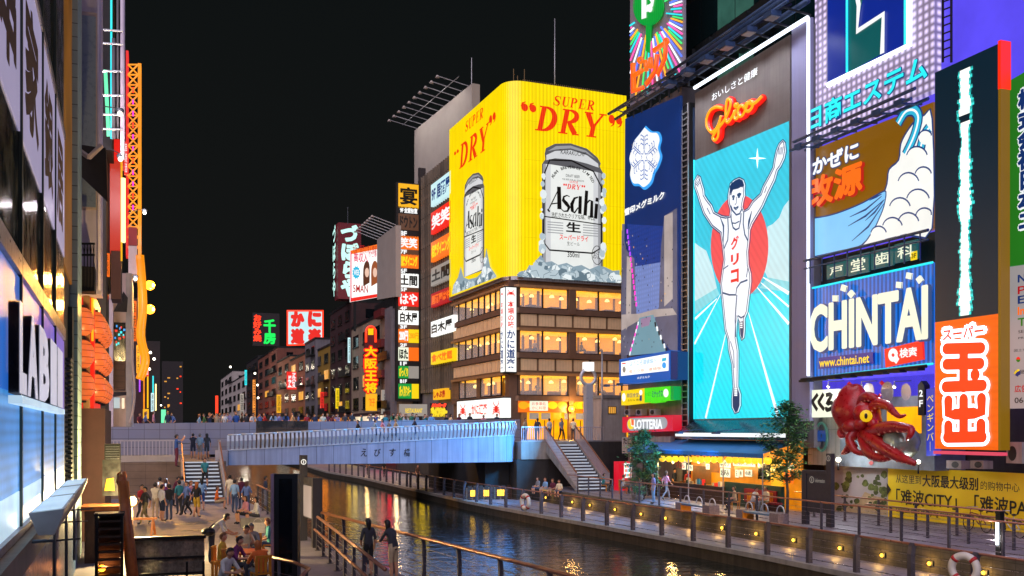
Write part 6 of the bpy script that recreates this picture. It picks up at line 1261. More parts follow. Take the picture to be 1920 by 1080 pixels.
# ring clock monument
p = atd(1103, HOR, 76); t = thing('ring_clock', 'steel column clock with an open ring and a cube on top beside the steps', 'clock', (p.x, p.y, ZD)); zz = lambda y: (HOR - y) / FOC * 76
q = MB(); q.box(p.x - .28, p.y - .28, ZD, p.x + .28, p.y + .3, zz(722), 'bright_steel'); q.build('column', t); q = MB(); q.tube([(p.x + .6 * math.cos(a * .2618), p.y, zz(707) + .6 * math.sin(a * .2618)) for a in range(24)], .13, 'bright_steel', 8, True); q.build('ring', t); MB().box(p.x - .36, p.y - .3, zz(696), p.x + .36, p.y + .3, zz(679), 'sign_white').build('clock_face', t)
p = atd(1129, HOR, 75); tag(MB().tube([(p.x, p.y, ZD), (p.x, p.y, (HOR - 663) / FOC * 75)], .07, 'pale_metal', 8).build('lamp_post'), 'thin grey pole right of the ring clock', 'pole')
# ================================================================ left bank
LP = atd(60, HOR, 16); 
def ldir(px): r = Vector(ray(px, HOR)); r.z = 0; return r.normalized()
dl = ldir(235); nl = Vector((dl.y, -dl.x, 0)); LF = Fr(nl * -1.5, dl, nl)           # facade of the near shop, facing the canal
em('shop_blue', '#2f6fd0', .75, pat='v', per=1.4, lo=.8, light=True); em('shop_violet', '#6a5ac8', .8, light=True, var=.2); em('shop_glow', '#4a9cea', .85, pat='dots', per=.16, lo=.55, light=True, var=.35); em('shop_low', '#c4e2f6', .8, light=True, var=.2); em('letter_lit', '#d4d4e8', .72, var=.15)
pr('letter_side', '#8d8d9c', .35, .2, var=.1); em('poster_lilac_glow', '#b4aad2', .6, light=True); pr('poster_ink', '#5c3420', .7); pr('ledge_brick', '#8a7c6c', .7, var=.2, tile=(.14, 9, .02), grout=.5); pr('blue_tile', '#3a5f92', .35, var=.3, tile=(.45, .3, .012), grout=.6); pr('mint_tile', '#9ab8ae', .4, var=.1, tile=(9, .42, .03), grout=.35); pr('mullion', '#3a4440', .4, .4); pr('trim_steel', '#8a8494', .35, .5)  # light falling on the lilac posters is put in as their own emission
lb = thing('electronics_store', 'near shop front at left with blue lit glass, posters and big raised letters', 'building', LF.pt(20, ZP, -1))
us = [LF.uv(x, HOR)[0] for x in (-60, -12, 40, 80, 104, 122)]; ue = LF.uv(146, HOR)[0]
zw0 = LF.uv(60, 968)[1]; zlt = LF.uv(45, 742)[1]; zup = LF.uv(45, 488)[1]; zp0 = LF.uv(42, 255)[1]
MB().fbox(LF, us[0] - 4, ZP, ue, 24, -8, -.105, 'dark_frame').build('body', lb)
for k, (a, b) in enumerate(zip(us, us[1:])):
    MB().fbox(LF, a + .06, zw0, b - .06, zw0 + .55, -.1, -.02, 'shop_low').build('window_base', lb)
    MB().fbox(LF, a + .06, zw0 + .56, b - .06, zlt, -.1, -.02, 'shop_glow').build('window', lb)
    MB().fbox(LF, a + .06, zlt + .01, b - .06, zup - .35, -.1, -.02, 'shop_violet' if k > 1 else 'shop_blue').build('window', lb)
    MB().fbox(LF, a + .06, zup - .3, b - .06, zup, -.1, .02, 'trim_steel').build('trim', lb)
    if k > 0: MB().fbox(LF, a - .06, zw0, a + .06, 22, -.1, .02, 'mullion').build('mullion', lb)
    MB().fbox(LF, a + .07, zup + .02, b - .07, 22, -.1, -.03, 'window_dark').build('upper_glass', lb)
tops = [(zp0 + .0, zp0 + 3.4)] * 5
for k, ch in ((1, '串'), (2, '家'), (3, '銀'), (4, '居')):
    a, b = us[k] + .09, us[k + 1] - .09; w_ = MB().fbox(LF, a, zp0, b, zp0 + 3.1, -.029, -.01, 'poster_lilac_glow').build('poster', lb)
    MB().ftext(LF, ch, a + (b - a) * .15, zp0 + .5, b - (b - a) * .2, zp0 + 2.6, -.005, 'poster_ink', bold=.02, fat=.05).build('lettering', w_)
    MB().fbox(LF, a, zp0 + 3.12, b, zp0 + 3.3, -.1, .02, 'trim_steel').build('trim', lb)
MB().fbox(LF, us[5] + .1, 4.5, ue - .9, 22, -.1, -.04, 'room_dim').build('lit_stairwell', lb)
MB().fbox(LF, ue - 4.2, zw0 - .4, ue - 3.2, zup + 1, -.2, .02, 'mullion').build('louvre_panel', lb)
q = MB()
for k in range(26): q.fbox(LF, ue - 5.6, zw0 + k * .14, ue - 4.3, zw0 + k * .14 + .06, -.2, .05, 'grey_metal')
q.build('louvres', lb)
MB().fbox(LF, ue - 3.1, ZP, ue, 24, -.3, .12, 'mint_tile').build('tiled_pier', lb)
MB().fbox(LF, us[0], zw0 - .12, us[5], zw0 - .01, -.1, .04, 'trim_steel').build('sill', lb); MB().fbox(LF, us[0] - 2, zw0 - .5, ue - 3.2, zw0 - .13, -.1, .2, 'ledge_brick').build('brick_ledge', lb); MB().fbox(LF, us[0] - 2, ZP, ue - 3.2, zw0 - .51, -.1, .12, 'blue_tile').build('tiled_base', lb)
# raised letters
xs = [LF.off(.17).uv(x, HOR)[0] for x in (37, 52, 74, 95, 108, 119)]
zl0, zl1 = LF.off(.17).uv(40, 738)[1], LF.off(.17).uv(40, 566)[1]
for ch, a, b in zip('LABI1', xs, xs[1:]):
    q = MB()
    for i in range(14):
        m_ = 'letter_lit' if i == 13 else 'letter_side'
        vs, fs = glyphs(ch, .05, 0, 2); x0, x1 = min(v[0] for v in vs), max(v[0] for v in vs); y0, y1 = min(v[1] for v in vs), max(v[1] for v in vs)
        q.add([LF.pt(a + (x - x0) / (x1 - x0) * (b - a) * .86, zl0 + (y - y0) / (y1 - y0) * (zl1 - zl0), .03 + i * .011) for x, y in vs], fs, m_)
    q.build('raised_letter', lb)
MB().fbox(LF, xs[0], zl0 - .14, xs[5], zl0 - .03, .03, .2, 'shop_low').build('letter_light', lb)
# floodlights on brackets
src = None
for i, (a, b) in enumerate(((55, 118), (90, 146), (112, 160))):
    f_ = LF.off(.28); x0, x1 = (f_.uv(x, HOR)[0] for x in ((53, 87), (89, 108), (110, 124))[i])
    z = LF.off(.5).uv(100, 948)[1]; p = LF.pt((x0 + x1) / 2, z, .5)
    t = thing('floodlight', 'long grey trough floodlight on a bracket, ' + ('nearest of three under the blue windows' if i == 0 else 'middle of three under the blue windows' if i == 1 else 'farthest of three under the blue windows'), 'floodlight', p, 'trough floodlights')
    q = MB(); P = [(.28, .0), (.72, .05), (.7, -.05), (.6, -.3), (.4, -.3)]
    n = len(P); vs = [LF.pt(u, z + v, h) for u in (x0, x1) for h, v in P]; q.add(vs, [(i_, (i_ + 1) % n, n + (i_ + 1) % n, n + i_) for i_ in range(n)] + [tuple(range(n))[::-1], tuple(n + i_ for i_ in range(n))], 'pale_metal'); q.build('housing', t)
    MB().add([LF.pt(u, z + v + .008, h) for u, h, v in ((x0 + .05, .31, .006), (x1 - .05, .31, .006), (x1 - .05, .69, .048), (x0 + .05, .69, .048))], [(0, 1, 2, 3)], 'shop_low').build('glass', t)
    q = MB(); m_ = (x0 + x1) / 2; q.tube([LF.pt(m_, z - .3, .5), LF.pt(m_, z - .55, .5), LF.pt(m_, z - .55, .1)], .03, 'grey_metal', 5); q.tube([LF.pt(m_ - .1, z - .55, .2), LF.pt(m_ + .2, z - .55, .85)], .02, 'grey_metal', 4); q.tube([LF.pt(m_, z - .55, .5), LF.pt(m_, z - 1.6, .5)], .03, 'grey_metal', 5); q.build('bracket', t)
    l = bpy.data.lights.new('flood', 'AREA'); l.shape = 'RECTANGLE'; l.size = .3; l.size_y = (x1 - x0) * .8; l.energy = 16; l.color = (.85, .92, 1)
    o = bpy.data.objects.new('flood', l); COL.objects.link(o); o.parent = t; o.location = LF.pt((x0 + x1) / 2, z + .08, .5) - p; o.rotation_euler = (R(180), 0, 0); o.rotation_euler = Vector((-nl.x * .8, -nl.y * .8, 1)).to_track_quat('-Z', 'Y').to_euler()
# ---------------------------------------------------------------- left row of narrow fronts seen almost end on
pr('lilac_wall', '#d6c6d6', .7, var=.1, streak=.2); pr('pink_wall', '#cbb2aa', .7, var=.12, streak=.2); pr('slate_pane', '#8793a4', .3, var=.1); pr('red_wall', '#8e1a14', .6, var=.2); pr('brown_red', '#4a2a28', .7, var=.2); pr('shutter_brown', '#5c4232', .7, var=.2, tile=(9, .35, .03), grout=.5)
em('red_lit', '#e01c10', .95, light=True); em('deep_red', '#c4301a', .8, light=True); em('lantern_red', '#ff7636', .72, light=True, var=.2); em('amber_lit', '#ff9408', .95, light=True, var=.3); em('tube_warm', '#ffe9a0', 1.9, light=True); em('neon_mint', '#6cf0b0', 1.0); em('lantern_gold', '#ffc828', 1.25, light=True, var=.15)
yd = lambda px, d: atd(px, HOR, d).y
t = thing('narrow_building', 'narrow pale lilac building with a tall slate window panel next to the store', 'building', atd(168, 806, 36) + Vector((0, 0, ZP))); f = FS(yd(168, 36)); f1 = f
q = MB(); sbox(q, f, 100, 548, 190, -60, 1.2, 'lilac_wall'); q.build('wall', t); q = MB(); sbox(q, f, 151, 392, 183, 26, .05, 'pink_wall', .06); q.build('window_frame', t); q = MB(); sbox(q, f, 154, 388, 180, 33, .05, 'slate_pane', .08); q.build('window', t)
q = MB(); q.neon(f, [(186, -60), (186, 545)], .06, .1, 'lilac_wall'); q.neon(f, [(147, -60), (147, 545)], .07, .1, 'lilac_wall'); q.build('corner_pipes', t)
q = MB(); P = [f.P(149, 272, .1), f.P(203, 306, 2.0), f.P(206, 400, 1.9), f.P(150, 330, .1)]; q.add(P, [(0, 1, 2, 3)], 'wall_dark'); q.tube([f.P(147, 283, .2), f.P(173, 322, 2.0), f.P(196, 300, 2.0)], .09, 'pink_wall', 4); q.build('awning', t)
q = MB(); f_ = f.off(.9); 
for k in range(6): q.neon(f_, [(146 + k * 6, 545), (146 + k * 6, 457)], .025, 0, 'black_metal', n=4)
for y_ in (457, 478, 545): q.neon(f_, [(145, y_), (178, y_)], .05, 0, 'black_metal', n=4)
for k in range(5): q.neon(f_, [(146 + k * 6, 476), (149 + k * 6, 460), (152 + k * 6, 476)], .02, 0, 'black_metal', n=4)
sbox(q, f_, 145, 545, 178, 500, .85, 'wall_dark', -.03); q.build('balcony', t)
t = thing('lantern_front', 'red restaurant front hung with giant paper lanterns at left', 'building', atd(165, 806, 37) + Vector((0, 0, ZP))); f = FS(yd(165, 37))
q = MB(); sbox(q, f, 110, 768, 176, 549, 5, 'red_lit'); q.build('red_wall', t); q = MB(); sbox(q, f, 158, 766, 170, 553, .25, 'brown_ledge', .6); q.build('timber_post', t); q = MB(); sbox(q, f, 100, 1080, 197, 766, 6, 'brown_red', .1); q.build('lower_wall', t)
q = MB(); sbox(q, f, 172, 640, 176, 560, .2, 'sign_gold', .3); q.build('gold_strip', t)
n_ = 0; src = None
for r_, (ya_, rr) in enumerate(((603, .44), (664, .46), (724, .46))):
    for k in range(6):
        d = 36.3 + k * 1.75; px_ = (152, 176, 181, 185, 188.5, 191)[k] + r_ * .6; py_ = 806 - (806 - ya_) * 36.3 / d * (1.0 + .012 * k)
        p = atd(px_, py_, d)
        if src is None:
            src = thing('paper_lantern', '', 'lantern', p, 'giant red paper lanterns'); q = MB(); prof = []
            for i in range(15): a = math.pi * i / 14; prof.append((rr * math.sin(a) * (1 + .03 * (i % 2)) + .1 * (i in (0, 14)) + .01, -.55 * math.cos(a)))
            q.lathe(p, prof, 'lantern_red', 14); q.build('paper', src); q = MB()
            for i in range(2, 13, 2): a = math.pi * i / 14; q.tube([p + Vector((rr * math.sin(a) * 1.02 * math.cos(j * .449), rr * math.sin(a) * 1.02 * math.sin(j * .449), -.55 * math.cos(a))) for j in range(14)], .012, 'red_wall', 4, True)
            q.build('bamboo_hoops', src); q = MB(); q.lathe(p + Vector((0, 0, .52)), [(.16, 0), (.16, .08)], 'ink', 10).lathe(p - Vector((0, 0, .6)), [(.16, 0), (.16, .08)], 'ink', 10); q.build('rims', src); o = src
        else: o = copy_tree(src)
        o.location = p; o['label'] = 'giant glowing paper lantern, %s row, %s of its row from the near end' % (('top', 'middle', 'bottom')[r_], ('first', 'second', 'third', 'fourth', 'fifth', 'sixth')[k])
t = thing('scaffold_tower', 'open pipe tower with a mint neon strip above the red wall at left', 'tower', atd(210, 806, 50) + Vector((0, 0, ZP))); f = FS(yd(210, 50))
q = MB(); sbox(q, f, 150, 262, 208, -60, 4, 'wall_dark', -1.5); sbox(q, f, 150, 800, 196, 262, 4, 'wall_dark', -1.5); q.build('backing', t); q = MB()
for x_, m_, r_ in ((209, 'neon_cyan', .05), (213, 'building_grey', .1), (230, 'lilac_wall', .12), (221, 'building_grey', .06)): q.neon(f, [(x_, 262 if x_ != 230 else 300), (x_, -60 if x_ != 213 else 75)], r_, .2, m_)
for y_ in (60, 85, 137, 182, 218, 245): q.neon(f, [(191, y_), (231, y_ + (1 if y_ > 90 else 3))], .055, .3, 'pale_metal', n=5)
q.build('pipes', t); q = MB(); q.pp(f, [(194, 130), (201, 131), (207, 255), (200, 255)], 0, 'neon_mint', .1); q.build('neon_strip', t)
t = thing('red_blade_sign', 'tall dark red hanging board with a bright tube edge on the left bank', 'sign', atd(215, 560, 54)); f = FS(yd(215, 54))
q = MB(); sbox(q, f, 191, 300, 230, 262, 2, 'red_lit'); sbox(q, f, 206, 470, 227, 300, 2, 'deep_red'); sbox(q, f, 208, 560, 227, 470, 2, 'brown_red'); q.build('board', t); q = MB(); sbox(q, f, 191, 540, 205, 300, 2, 'wall_dark', -.4); q.build('slatted_wall', t); q = MB(); q.neon(f, [(231, 455), (231, 335)], .13, .1, 'tube_warm'); q.neon(f, [(228, 490), (228, 300)], .05, .1, 'sign_gold'); q.build('light_tube', t)
q = MB(); rnd = random.Random(3)
for k in range(60): x_, y_ = rnd.uniform(181, 200), rnd.uniform(520, 600); q.fpoly(f, [(f.uv(x_, y_)[0] + .13 * math.cos(a), f.uv(x_, y_)[1] + .2 * math.sin(a)) for a in (0, 1.6, 3.1, 4.7)], .3 + k * .002, 'deep_red' if k % 2 else 'amber_lit')
q.build('autumn_leaves', t)
t = thing('lattice_tower', 'orange lit lattice sign tower rising over the left bank', 'tower', atd(255, 806, 70) + Vector((0, 0, ZP))); f = FS(yd(255, 70))
q = MB(); sbox(q, f, 236, 480, 241, 95, 1.2, 'red_lit'); sbox(q, f, 258.5, 640, 265, 119, 1.2, 'amber_lit'); sbox(q, f, 241, 640, 247, 420, 2, 'pink_wall', -.5); q.build('uprights', t); q = MB()
for k in range(19):
    y_ = 122 + k * 19; q.neon(f, [(240, y_), (259, y_ + 19)], .07, .1, 'amber_lit', n=4); q.neon(f, [(259, y_), (240, y_ + 19)], .06, .1, 'amber_lit', n=4); q.neon(f, [(240, y_), (259, y_)], .06, .1, 'amber_lit', n=4)
q.build('lattice', t); q = MB()
for k in range(11): y_ = 165 + k * 22; sbox(q, f, 248, y_ + 9, 251, y_, .15, 'magenta' if k % 3 else 'neon_red', .15)
q.build('pink_lamps', t); q = MB(); sbox(q, f, 241, 462, 257, 428, .3, 'red_wall', .3); sbox(q, f, 241, 515, 257, 462, .3, 'pink_wall', .3); q.build('banner', t)
q = MB(); q.neon(f, smooth([(262, 480), (266, 530), (268, 580), (264, 630), (272, 670), (270, 690), (262, 712)], 4), .3, .3, 'amber_lit'); q.build('glowing_edge', t)
t = thing('white_pillar_building', 'pale pillared building with a small screen at left of the bridge', 'building', atd(225, 806, 58) + Vector((0, 0, ZP))); f = FS(yd(225, 58))
q = MB(); sbox(q, f, 176, 800, 247, 510, 6, 'pink_wall', -.6); q.build('wall', t); q = MB(); sbox(q, f, 197, 800, 212, 562, .6, 'lilac_wall'); sbox(q, f, 236, 800, 247, 512, .6, 'wall_plaster'); q.build('pillars', t); q = MB(); sbox(q, f, 213, 676, 235, 604, .2, 'window_dark', -.3); q.build('dark_window', t); q = MB(); rnd = random.Random(8)
for k in range(14): x_, y_ = rnd.uniform(213, 231), rnd.uniform(608, 645); sbox(q, f, x_, y_ + 4, x_ + rnd.uniform(2, 5), y_, .05, ['neon_cyan', 'art_red', 'dairy_line'][k % 3], -.2 + k * .003)
q.build('screen', t); q = MB(); sbox(q, f, 213, 730, 235, 677, .2, 'shutter_brown', -.3); q.build('shutter', t); q = MB(); sbox(q, f, 213, 765, 224, 745, .2, 'window_cool', -.3); sbox(q, f, 228, 766, 233, 746, .2, 'shop_white', -.3); q.build('window', t); q = MB(); q.add([f.P(212, 735, 0), f.P(238, 736, 1.2), f.P(238, 742, 1.2), f.P(212, 744, 0)], [(0, 1, 2, 3)], 'wall_dark'); q.build('canopy', t)
q = MB(); q.add([f.P(213, 585, .2), f.P(232, 548, .4), f.P(240, 560, .4), f.P(238, 586, .2)], [(0, 1, 2, 3)], 'wall_dark'); q.build('black_awning', t)
q = MB(); q.tube([f.P(x_, y_, 1.0) for x_, y_ in smooth([(247, 620), (249, 680), (253, 730), (250, 770), (243, 795)], 4)], .07, 'pink_wall', 6); q.build('downpipe', t)
f = FS(yd(285, 130)); t = thing('shop_row', 'far left row of shop fronts with coloured light strips near the bridge end', 'building', atd(275, 806, 130) + Vector((0, 0, ZP))); q = MB(); sbox(q, f, 240, 800, 300, 640, 20, 'wall_dark'); sbox(q, f, 240, 800, 273, 560, 20, 'wall_maroon', .1); q.build('wall', t); q = MB()
for x_, a, b, m_ in ((262, 650, 735, 'violet'), (266, 600, 700, 'amber_lit'), (270, 700, 780, 'amber_lit'), (277, 655, 765, 'neon_orange'), (287, 705, 770, 'neon_cyan'), (292, 720, 770, 'tube_warm')): q.neon(f, [(x_, a), (x_, b)], .12, .3, m_, n=4)
sbox(q, f, 268, 785, 279, 767, .2, 'sign_gold', .4); sbox(q, f, 302, 793, 311, 768, .2, 'neon_mint', .3); q.build('light_strips', t)
for k, (xl, yb2, xr, yt, D_2, m_, lb_) in enumerate(((234, 560, 246, 516, 62, 'sign_red', 'red lit blade sign on the left bank below the lattice tower'), (247, 640, 256, 566, 66, 'art_orange', 'tall orange lit blade sign above the bridge end at left'), (256, 700, 263, 648, 80, 'sign_gold', 'gold lit strip sign beside the wavy glowing edge'), (273, 706, 279, 668, 100, 'sign_red', 'narrow red strip sign right of the wavy glowing edge'), (239, 735, 247, 690, 62, 'sign_orange', 'orange lit panel on the pale pillar at left'), (283, 772, 289, 737, 110, 'sign_cyan', 'pale cyan strip sign above the left end of the parapet'), (197, 520, 206, 478, 53, 'art_orange', 'orange lit board under the dark awning'), (233, 330, 240, 270, 62, 'sign_red', 'red lit board beside the scaffold tower'))):
    f = FS(yd((xl + xr) / 2, D_2)); t = thing('blade_sign', lb_, 'sign', f.P((xl + xr) / 2, yb2)); q = MB(); sbox(q, f, xl, yb2, xr, yt, .3, m_, .5); q.build('lit_box', t); q = MB(); u0, v0 = f.uv(xl + 1, yb2 - 2); u1, v1 = f.uv(xr - 1, yt + 2); q.ftext(f, '串焼酒', u0, v0, u1, v1, .53, 'art_white' if k in (0, 3, 7) else 'art_black', vert=True); q.build('lettering', t)
# lamps of the left bank
for k, (x_, y_, d) in enumerate(((281, 535, 74), (281, 580, 74))):
    p = atd(x_, y_, d); t = thing('sodium_lamp', 'glowing orange street lamp on the left bank, ' + ('upper' if k == 0 else 'lower') + ' of the pair', 'lamp', p); MB().ball(p, .36, 'bulb_amber', 10).build('globe', t); MB().tube([p, p + Vector((-.5, 0, .25)), p + Vector((-1.1, 0, .2))], .05, 'black_metal', 5).build('arm', t); lamp('bulb', p + Vector((.35, -.2, 0)), 4200, (1, .45, .08), .25, t)
p = atd(195, 611, 47); t = thing('wall_lamp', 'bright amber wall lamp right of the giant lanterns', 'lamp', p); MB().ball(p, .17, 'bulb_yellow', 10).build('globe', t); MB().tube([p, p + Vector((-.4, .3, .2))], .04, 'black_metal').build('arm', t); lamp('bulb', p + Vector((.3, -.3, 0)), 1000, (1, .7, .3), .2, t)
for k, (x_, y_, d, x0) in enumerate(((225, 215, 48, 147), (226, 300, 50, 205), (271, 400, 66, 240), (254, 524, 66, 240))):
    p = atd(x_, y_, d); t = thing('arm_floodlight', 'small spot lamp on a long arm, %s on the left bank' % ('topmost', 'second from the top', 'third from the top', 'lowest')[k], 'floodlight', p, 'arm spot lamps'); q = MB(); q.lathe(p, [(.05, -.05), (.2, .2), (.14, .3)], 'grey_metal', 8); q.build('head', t); MB().tube([p + Vector((0, 0, .3)), atd(x0, y_ - 22 if k < 2 else y_ - 3, d)], .03, 'black_metal', 4).build('arm', t); MB().ball(p + Vector((0, -.1, .02)), .13, 'lamp_face', 7).build('lens', t); lamp('bulb', p + Vector((-.5, -1.6, -.2)) if k < 2 else p + Vector((0, -.5, -.2)), 260 if k < 2 else 250, (1, .88, .95), .15, t)
far = [(282, 661, 120), (289, 673, 120), (284, 680, 140), (280, 692, 120), (294, 706, 160), (287, 712, 150), (295, 718, 170), (279, 724, 140), (281, 745, 150), (292, 750, 170), (287, 757, 170), (279, 730, 160), (297, 700, 180), (302, 760, 200)]
src = None
for k, (x_, y_, d) in enumerate(far):
    p = atd(x_, y_, d)
    if src is None: src = MB().ball(p, .16, 'bulb_white', 6).build('street_lamp', None, p); o = src
    else: o = src.copy(); COL.objects.link(o); o.location = p
    tag(o, 'far white street light in the left row, %s counted from the top' % ['first', 'second', 'third', 'fourth', 'fifth', 'sixth', 'seventh', 'eighth', 'ninth', 'tenth', 'eleventh', 'twelfth', 'thirteenth', 'fourteenth'][sorted(far, key=lambda a: a[1]).index((x_, y_, d))], 'lamp', 'far street lights')
for k, (x_, y_) in enumerate(((483, 722), (484, 746), (478, 700), (432, 688))):
    p = atd(x_, y_, 230); o = MB().ball(p, .24, 'bulb_white', 6).build('street_lamp', None, p); tag(o, 'far white wall light on the right row, ' + ('brightest of the dark building', 'lowest of the dark building', 'highest of the dark building', 'one near the pale block')[k], 'lamp'); lamp('bulb', p + Vector((-3, -3, 0)), 350, (1, .85, .65), .3, o)
f = FS(yd(320, 420)); t = thing('far_tower', 'dark far off tower with a few lit orange windows', 'building', f.P(320, 790)); q = MB(); sbox(q, f, 304, 800, 343, 678, 12, 'wall_dark'); q.build('wall', t); rnd = random.Random(5)
for k in range(16): x_, y_ = rnd.choice((308, 314, 322, 331, 337)), rnd.uniform(684, 765); q = MB(); sbox(q, f, x_, y_ + 2.2, x_ + rnd.uniform(2, 5), y_, .1, 'neon_red' if k % 4 == 0 else 'window_warm', .1); q.build('window', t)
f = FS(yd(405, 300)); t = thing('neon_post', 'thin vertical red neon strip beyond the bridge crowd', 'sign', f.P(406, 775)); q = MB(); sbox(q, f, 404, 775, 409, 742, .4, 'neon_red'); q.build('tube', t)
# ================================================================ left promenade
t = thing('sign_totem', 'tall black sign totem with a dark slim screen and a pink lit edge', 'sign', onz(535, 1100, ZP)); p = onz(536, 1098, ZP); d = 4.15 * FOC / (1098 - HOR); w_ = 44 * d / FOC
ft = Fr((p.x, p.y, 0), (CA, -SA, 0), (-SA, -CA, 0)); zt = (HOR - 889) / FOC * d
MB().fbox(ft, -w_ / 2, ZP, w_ / 2, zt, -.35, 0, 'black_metal').build('case', t); MB().fbox(ft, -w_ * .3, ZP + .35, w_ * .26, zt - .12, -.01, .012, 'dark_glass').build('screen', t); pr('pink_lit_edge', '#a08490', .35, .5, var=.2); MB().fbox(ft, -w_ / 2 - .09, ZP, -w_ / 2 - .005, zt + .01, -.3, .02, 'pink_lit_edge').build('edge', t)  # pink light on the totem side is put into the edge colour
t = thing('information_post', 'slate information post with a round white i and a map panel by the water', 'sign', onz(580, 1018, ZP)); pa_, pb_ = onz(569, 1013, ZP), onz(594, 1026, ZP)
MB().box(pa_.x - .13, pa_.y - .13, ZP, pa_.x + .13, pa_.y + .13, ZP + 3.2, 'sign_slate').build('post', t); MB().box(pb_.x - .17, pb_.y - .2, ZP, pb_.x + .17, pb_.y + .12, ZP + 2.45, 'sign_slate').build('post', t)
dd = (pb_ - pa_).normalized(); fq = Fr((pa_.x, pa_.y, 0), dd, (dd.y, -dd.x, 0)); L_ = (pb_ - pa_).length; em('map_panel', '#c8b8b4', .5, var=.25); MB().fbox(fq, .14, ZP + .9, L_ - .2, ZP + 2.4, -.1, .02, 'sign_slate').build('board', t); MB().fbox(fq, .2, ZP + .95, L_ - .25, ZP + 2.1, .022, .04, 'map_panel').build('map', t)
q = MB(); fi = Fr((pa_.x, pa_.y - .14, 0), (CA, -SA, 0), (-SA, -CA, 0)); q.fstroke(fi, [(.09 * math.cos(R(a)), ZP + 2.95 + .09 * math.sin(R(a))) for a in range(0, 361, 30)], .025, .06, 'art_white'); q.ftext(fi, 'i', -.015, ZP + 2.89, .015, ZP + 3.01, .06, 'art_white', bold=.03); q.build('lettering', t)
pr('bamboo', '#8a8074', .7, var=.6, scale=9, streak=.6)
t = thing('screen_fence', 'dark framed brushwood fence standing across the promenade', 'fence', onz(315, 1078, ZP)); a, b = onz(247, 1092, ZP), onz(386, 1092, ZP); y_ = a.y; zt = onz(315, 1092, ZP).z + 1.22
q = MB(); rnd = random.Random(1)
for k in range(120): x_ = a.x + (b.x - a.x) * k / 120; q.box(x_, y_ + rnd.uniform(0, .04), ZP + .22, x_ + (b.x - a.x) / 125, y_ + .08, zt - .06 - rnd.uniform(0, .03), 'bamboo')
q.build('brushwood', t); q = MB(); q.box(a.x - .05, y_ - .06, zt - .09, b.x + .03, y_ + .14, zt, 'black_metal'); q.box(a.x, y_ - .05, ZP + .6, b.x, y_ - .01, ZP + .66, 'black_metal'); q.box(a.x, y_ - .06, ZP + .14, b.x, y_ + .1, ZP + .22, 'black_metal')
for x_ in (a.x, b.x - .5, b.x - .06): q.box(x_, y_ - .06, ZP, x_ + .06, y_ + .1, ZP + .5, 'black_metal')
q.build('frame', t)
t = thing('slat_screen', 'black slatted rack at the lower left with an orange glow inside', 'screen', onz(205, 1110, ZP)); f = FS(onz(205, 1110, ZP).y); q = MB()
for k in range(9): sbox(q, f, 182, 1096 - k * 14.5, 228, 1091 - k * 14.5, .3, 'wood_dark', .02)
sbox(q, f, 178, 1110, 184, 962, .4, 'black_metal', .05); sbox(q, f, 226, 1110, 231, 962, .4, 'black_metal', .05); sbox(q, f, 176, 968, 233, 962, .8, 'black_metal', .08); q.build('slats', t); q = MB(); sbox(q, f, 184, 1110, 226, 970, .05, 'wood_dark', -.5); q.build('back', t); q = MB(); q.ball(f.P(190, 1068, -.25), .09, 'bulb_amber', 7); q.build('glow_lamp', t); lamp('bulb', f.P(196, 1062, -.2), 14, (1, .35, .1), .08, t)
tag(MB().tube([atd(231, 905, 27), atd(236, 965, 26.5), atd(250, 1095, 25.5)], .15, 'wood_orange', 6).tube([atd(227, 905, 27.2), atd(229, 890, 27.6)], .13, 'wood_orange', 6).build('timber_post'), 'leaning round timber post with metal bands at lower left', 'post')
t = thing('counter', 'low wooden counter beside the glowing globe lamp at lower left', 'counter', onz(195, 1000, ZP)); f = FS(yd(195, 31)); q = MB(); u0, v0 = f.uv(152, 958); u1, v1 = f.uv(228, 948); q.fbox(f, u0, v0, u1, v1, -1.2, .2, 'wood_orange'); q.build('top', t); MB().fbox(f, u0 + .1, ZP, u1 - .1, v0 - .005, -1.1, .05, 'wood_dark').build('base', t)
f = FS(yd(210, 33)); t = thing('menu_box', 'black framed menu box with a yellow lit picture by the brown wall', 'sign', f.P(210, 930)); q = MB(); sbox(q, f, 192, 930, 226, 862, .4, 'black_metal'); sbox(q, f, 196, 862, 226, 832, .5, 'black_metal', .05); q.build('case', t); q = MB(); q.pp(f, [(196, 920), (215, 920), (213, 896), (200, 898)], .02, 'sign_gold'); q.build('picture', t); q = MB()
for k in range(6): sbox(q, f, 198, 837 + k * 4.5 + 1, 224, 837 + k * 4.5, .05, 'grey_metal', .08)
q.build('louvres', t)
p = atd(247, 940, 32); t = thing('globe_lamp', 'dazzling round warm lamp on a short stand at the promenade stall', 'lamp', p - Vector((0, 0, 1.2))); MB().ball(p, .16, 'bulb_yellow', 12).build('globe', t); MB().tube([p - Vector((0, 0, 1.8)), p - Vector((0, 0, .15))], .04, 'wood_dark').build('stand', t); lamp('bulb', p + Vector((.3, -.1, .2)), 2400, (1, .72, .3), .15, t)
t = thing('trestle', 'small orange wooden trestle on the paving behind the brushwood fence', 'trestle', onz(265, 1006, ZP)); c = onz(264, 1004, ZP); q = MB()
for sx in (-.45, .45):
    for sy in (-.25, .25): q.bar(c + Vector((sx + sy * .3, sy, 0)), c + Vector((sx, sy * .3, .62)), .09, 'wood_orange')
q.build('legs', t); MB().box(c.x - .6, c.y - .16, ZP + .62, c.x + .6, c.y + .16, ZP + .7, 'wood_orange').build('top', t)
pr('table_orange', '#c84a1c', .4, var=.2); pr('chair_yellow', '#c07818', .5, var=.25)
def table(p, r, label, m='table_orange'):
    t = thing('round_table', label, 'table', p); MB().lathe(p, [(r, .7), (r, .74)], m, 20, False).build('tabletop', t); MB().lathe(p, [(.28, 0), (.26, .04), (.04, .06), (.04, .7)], 'black_metal', 10).build('pedestal', t); return t
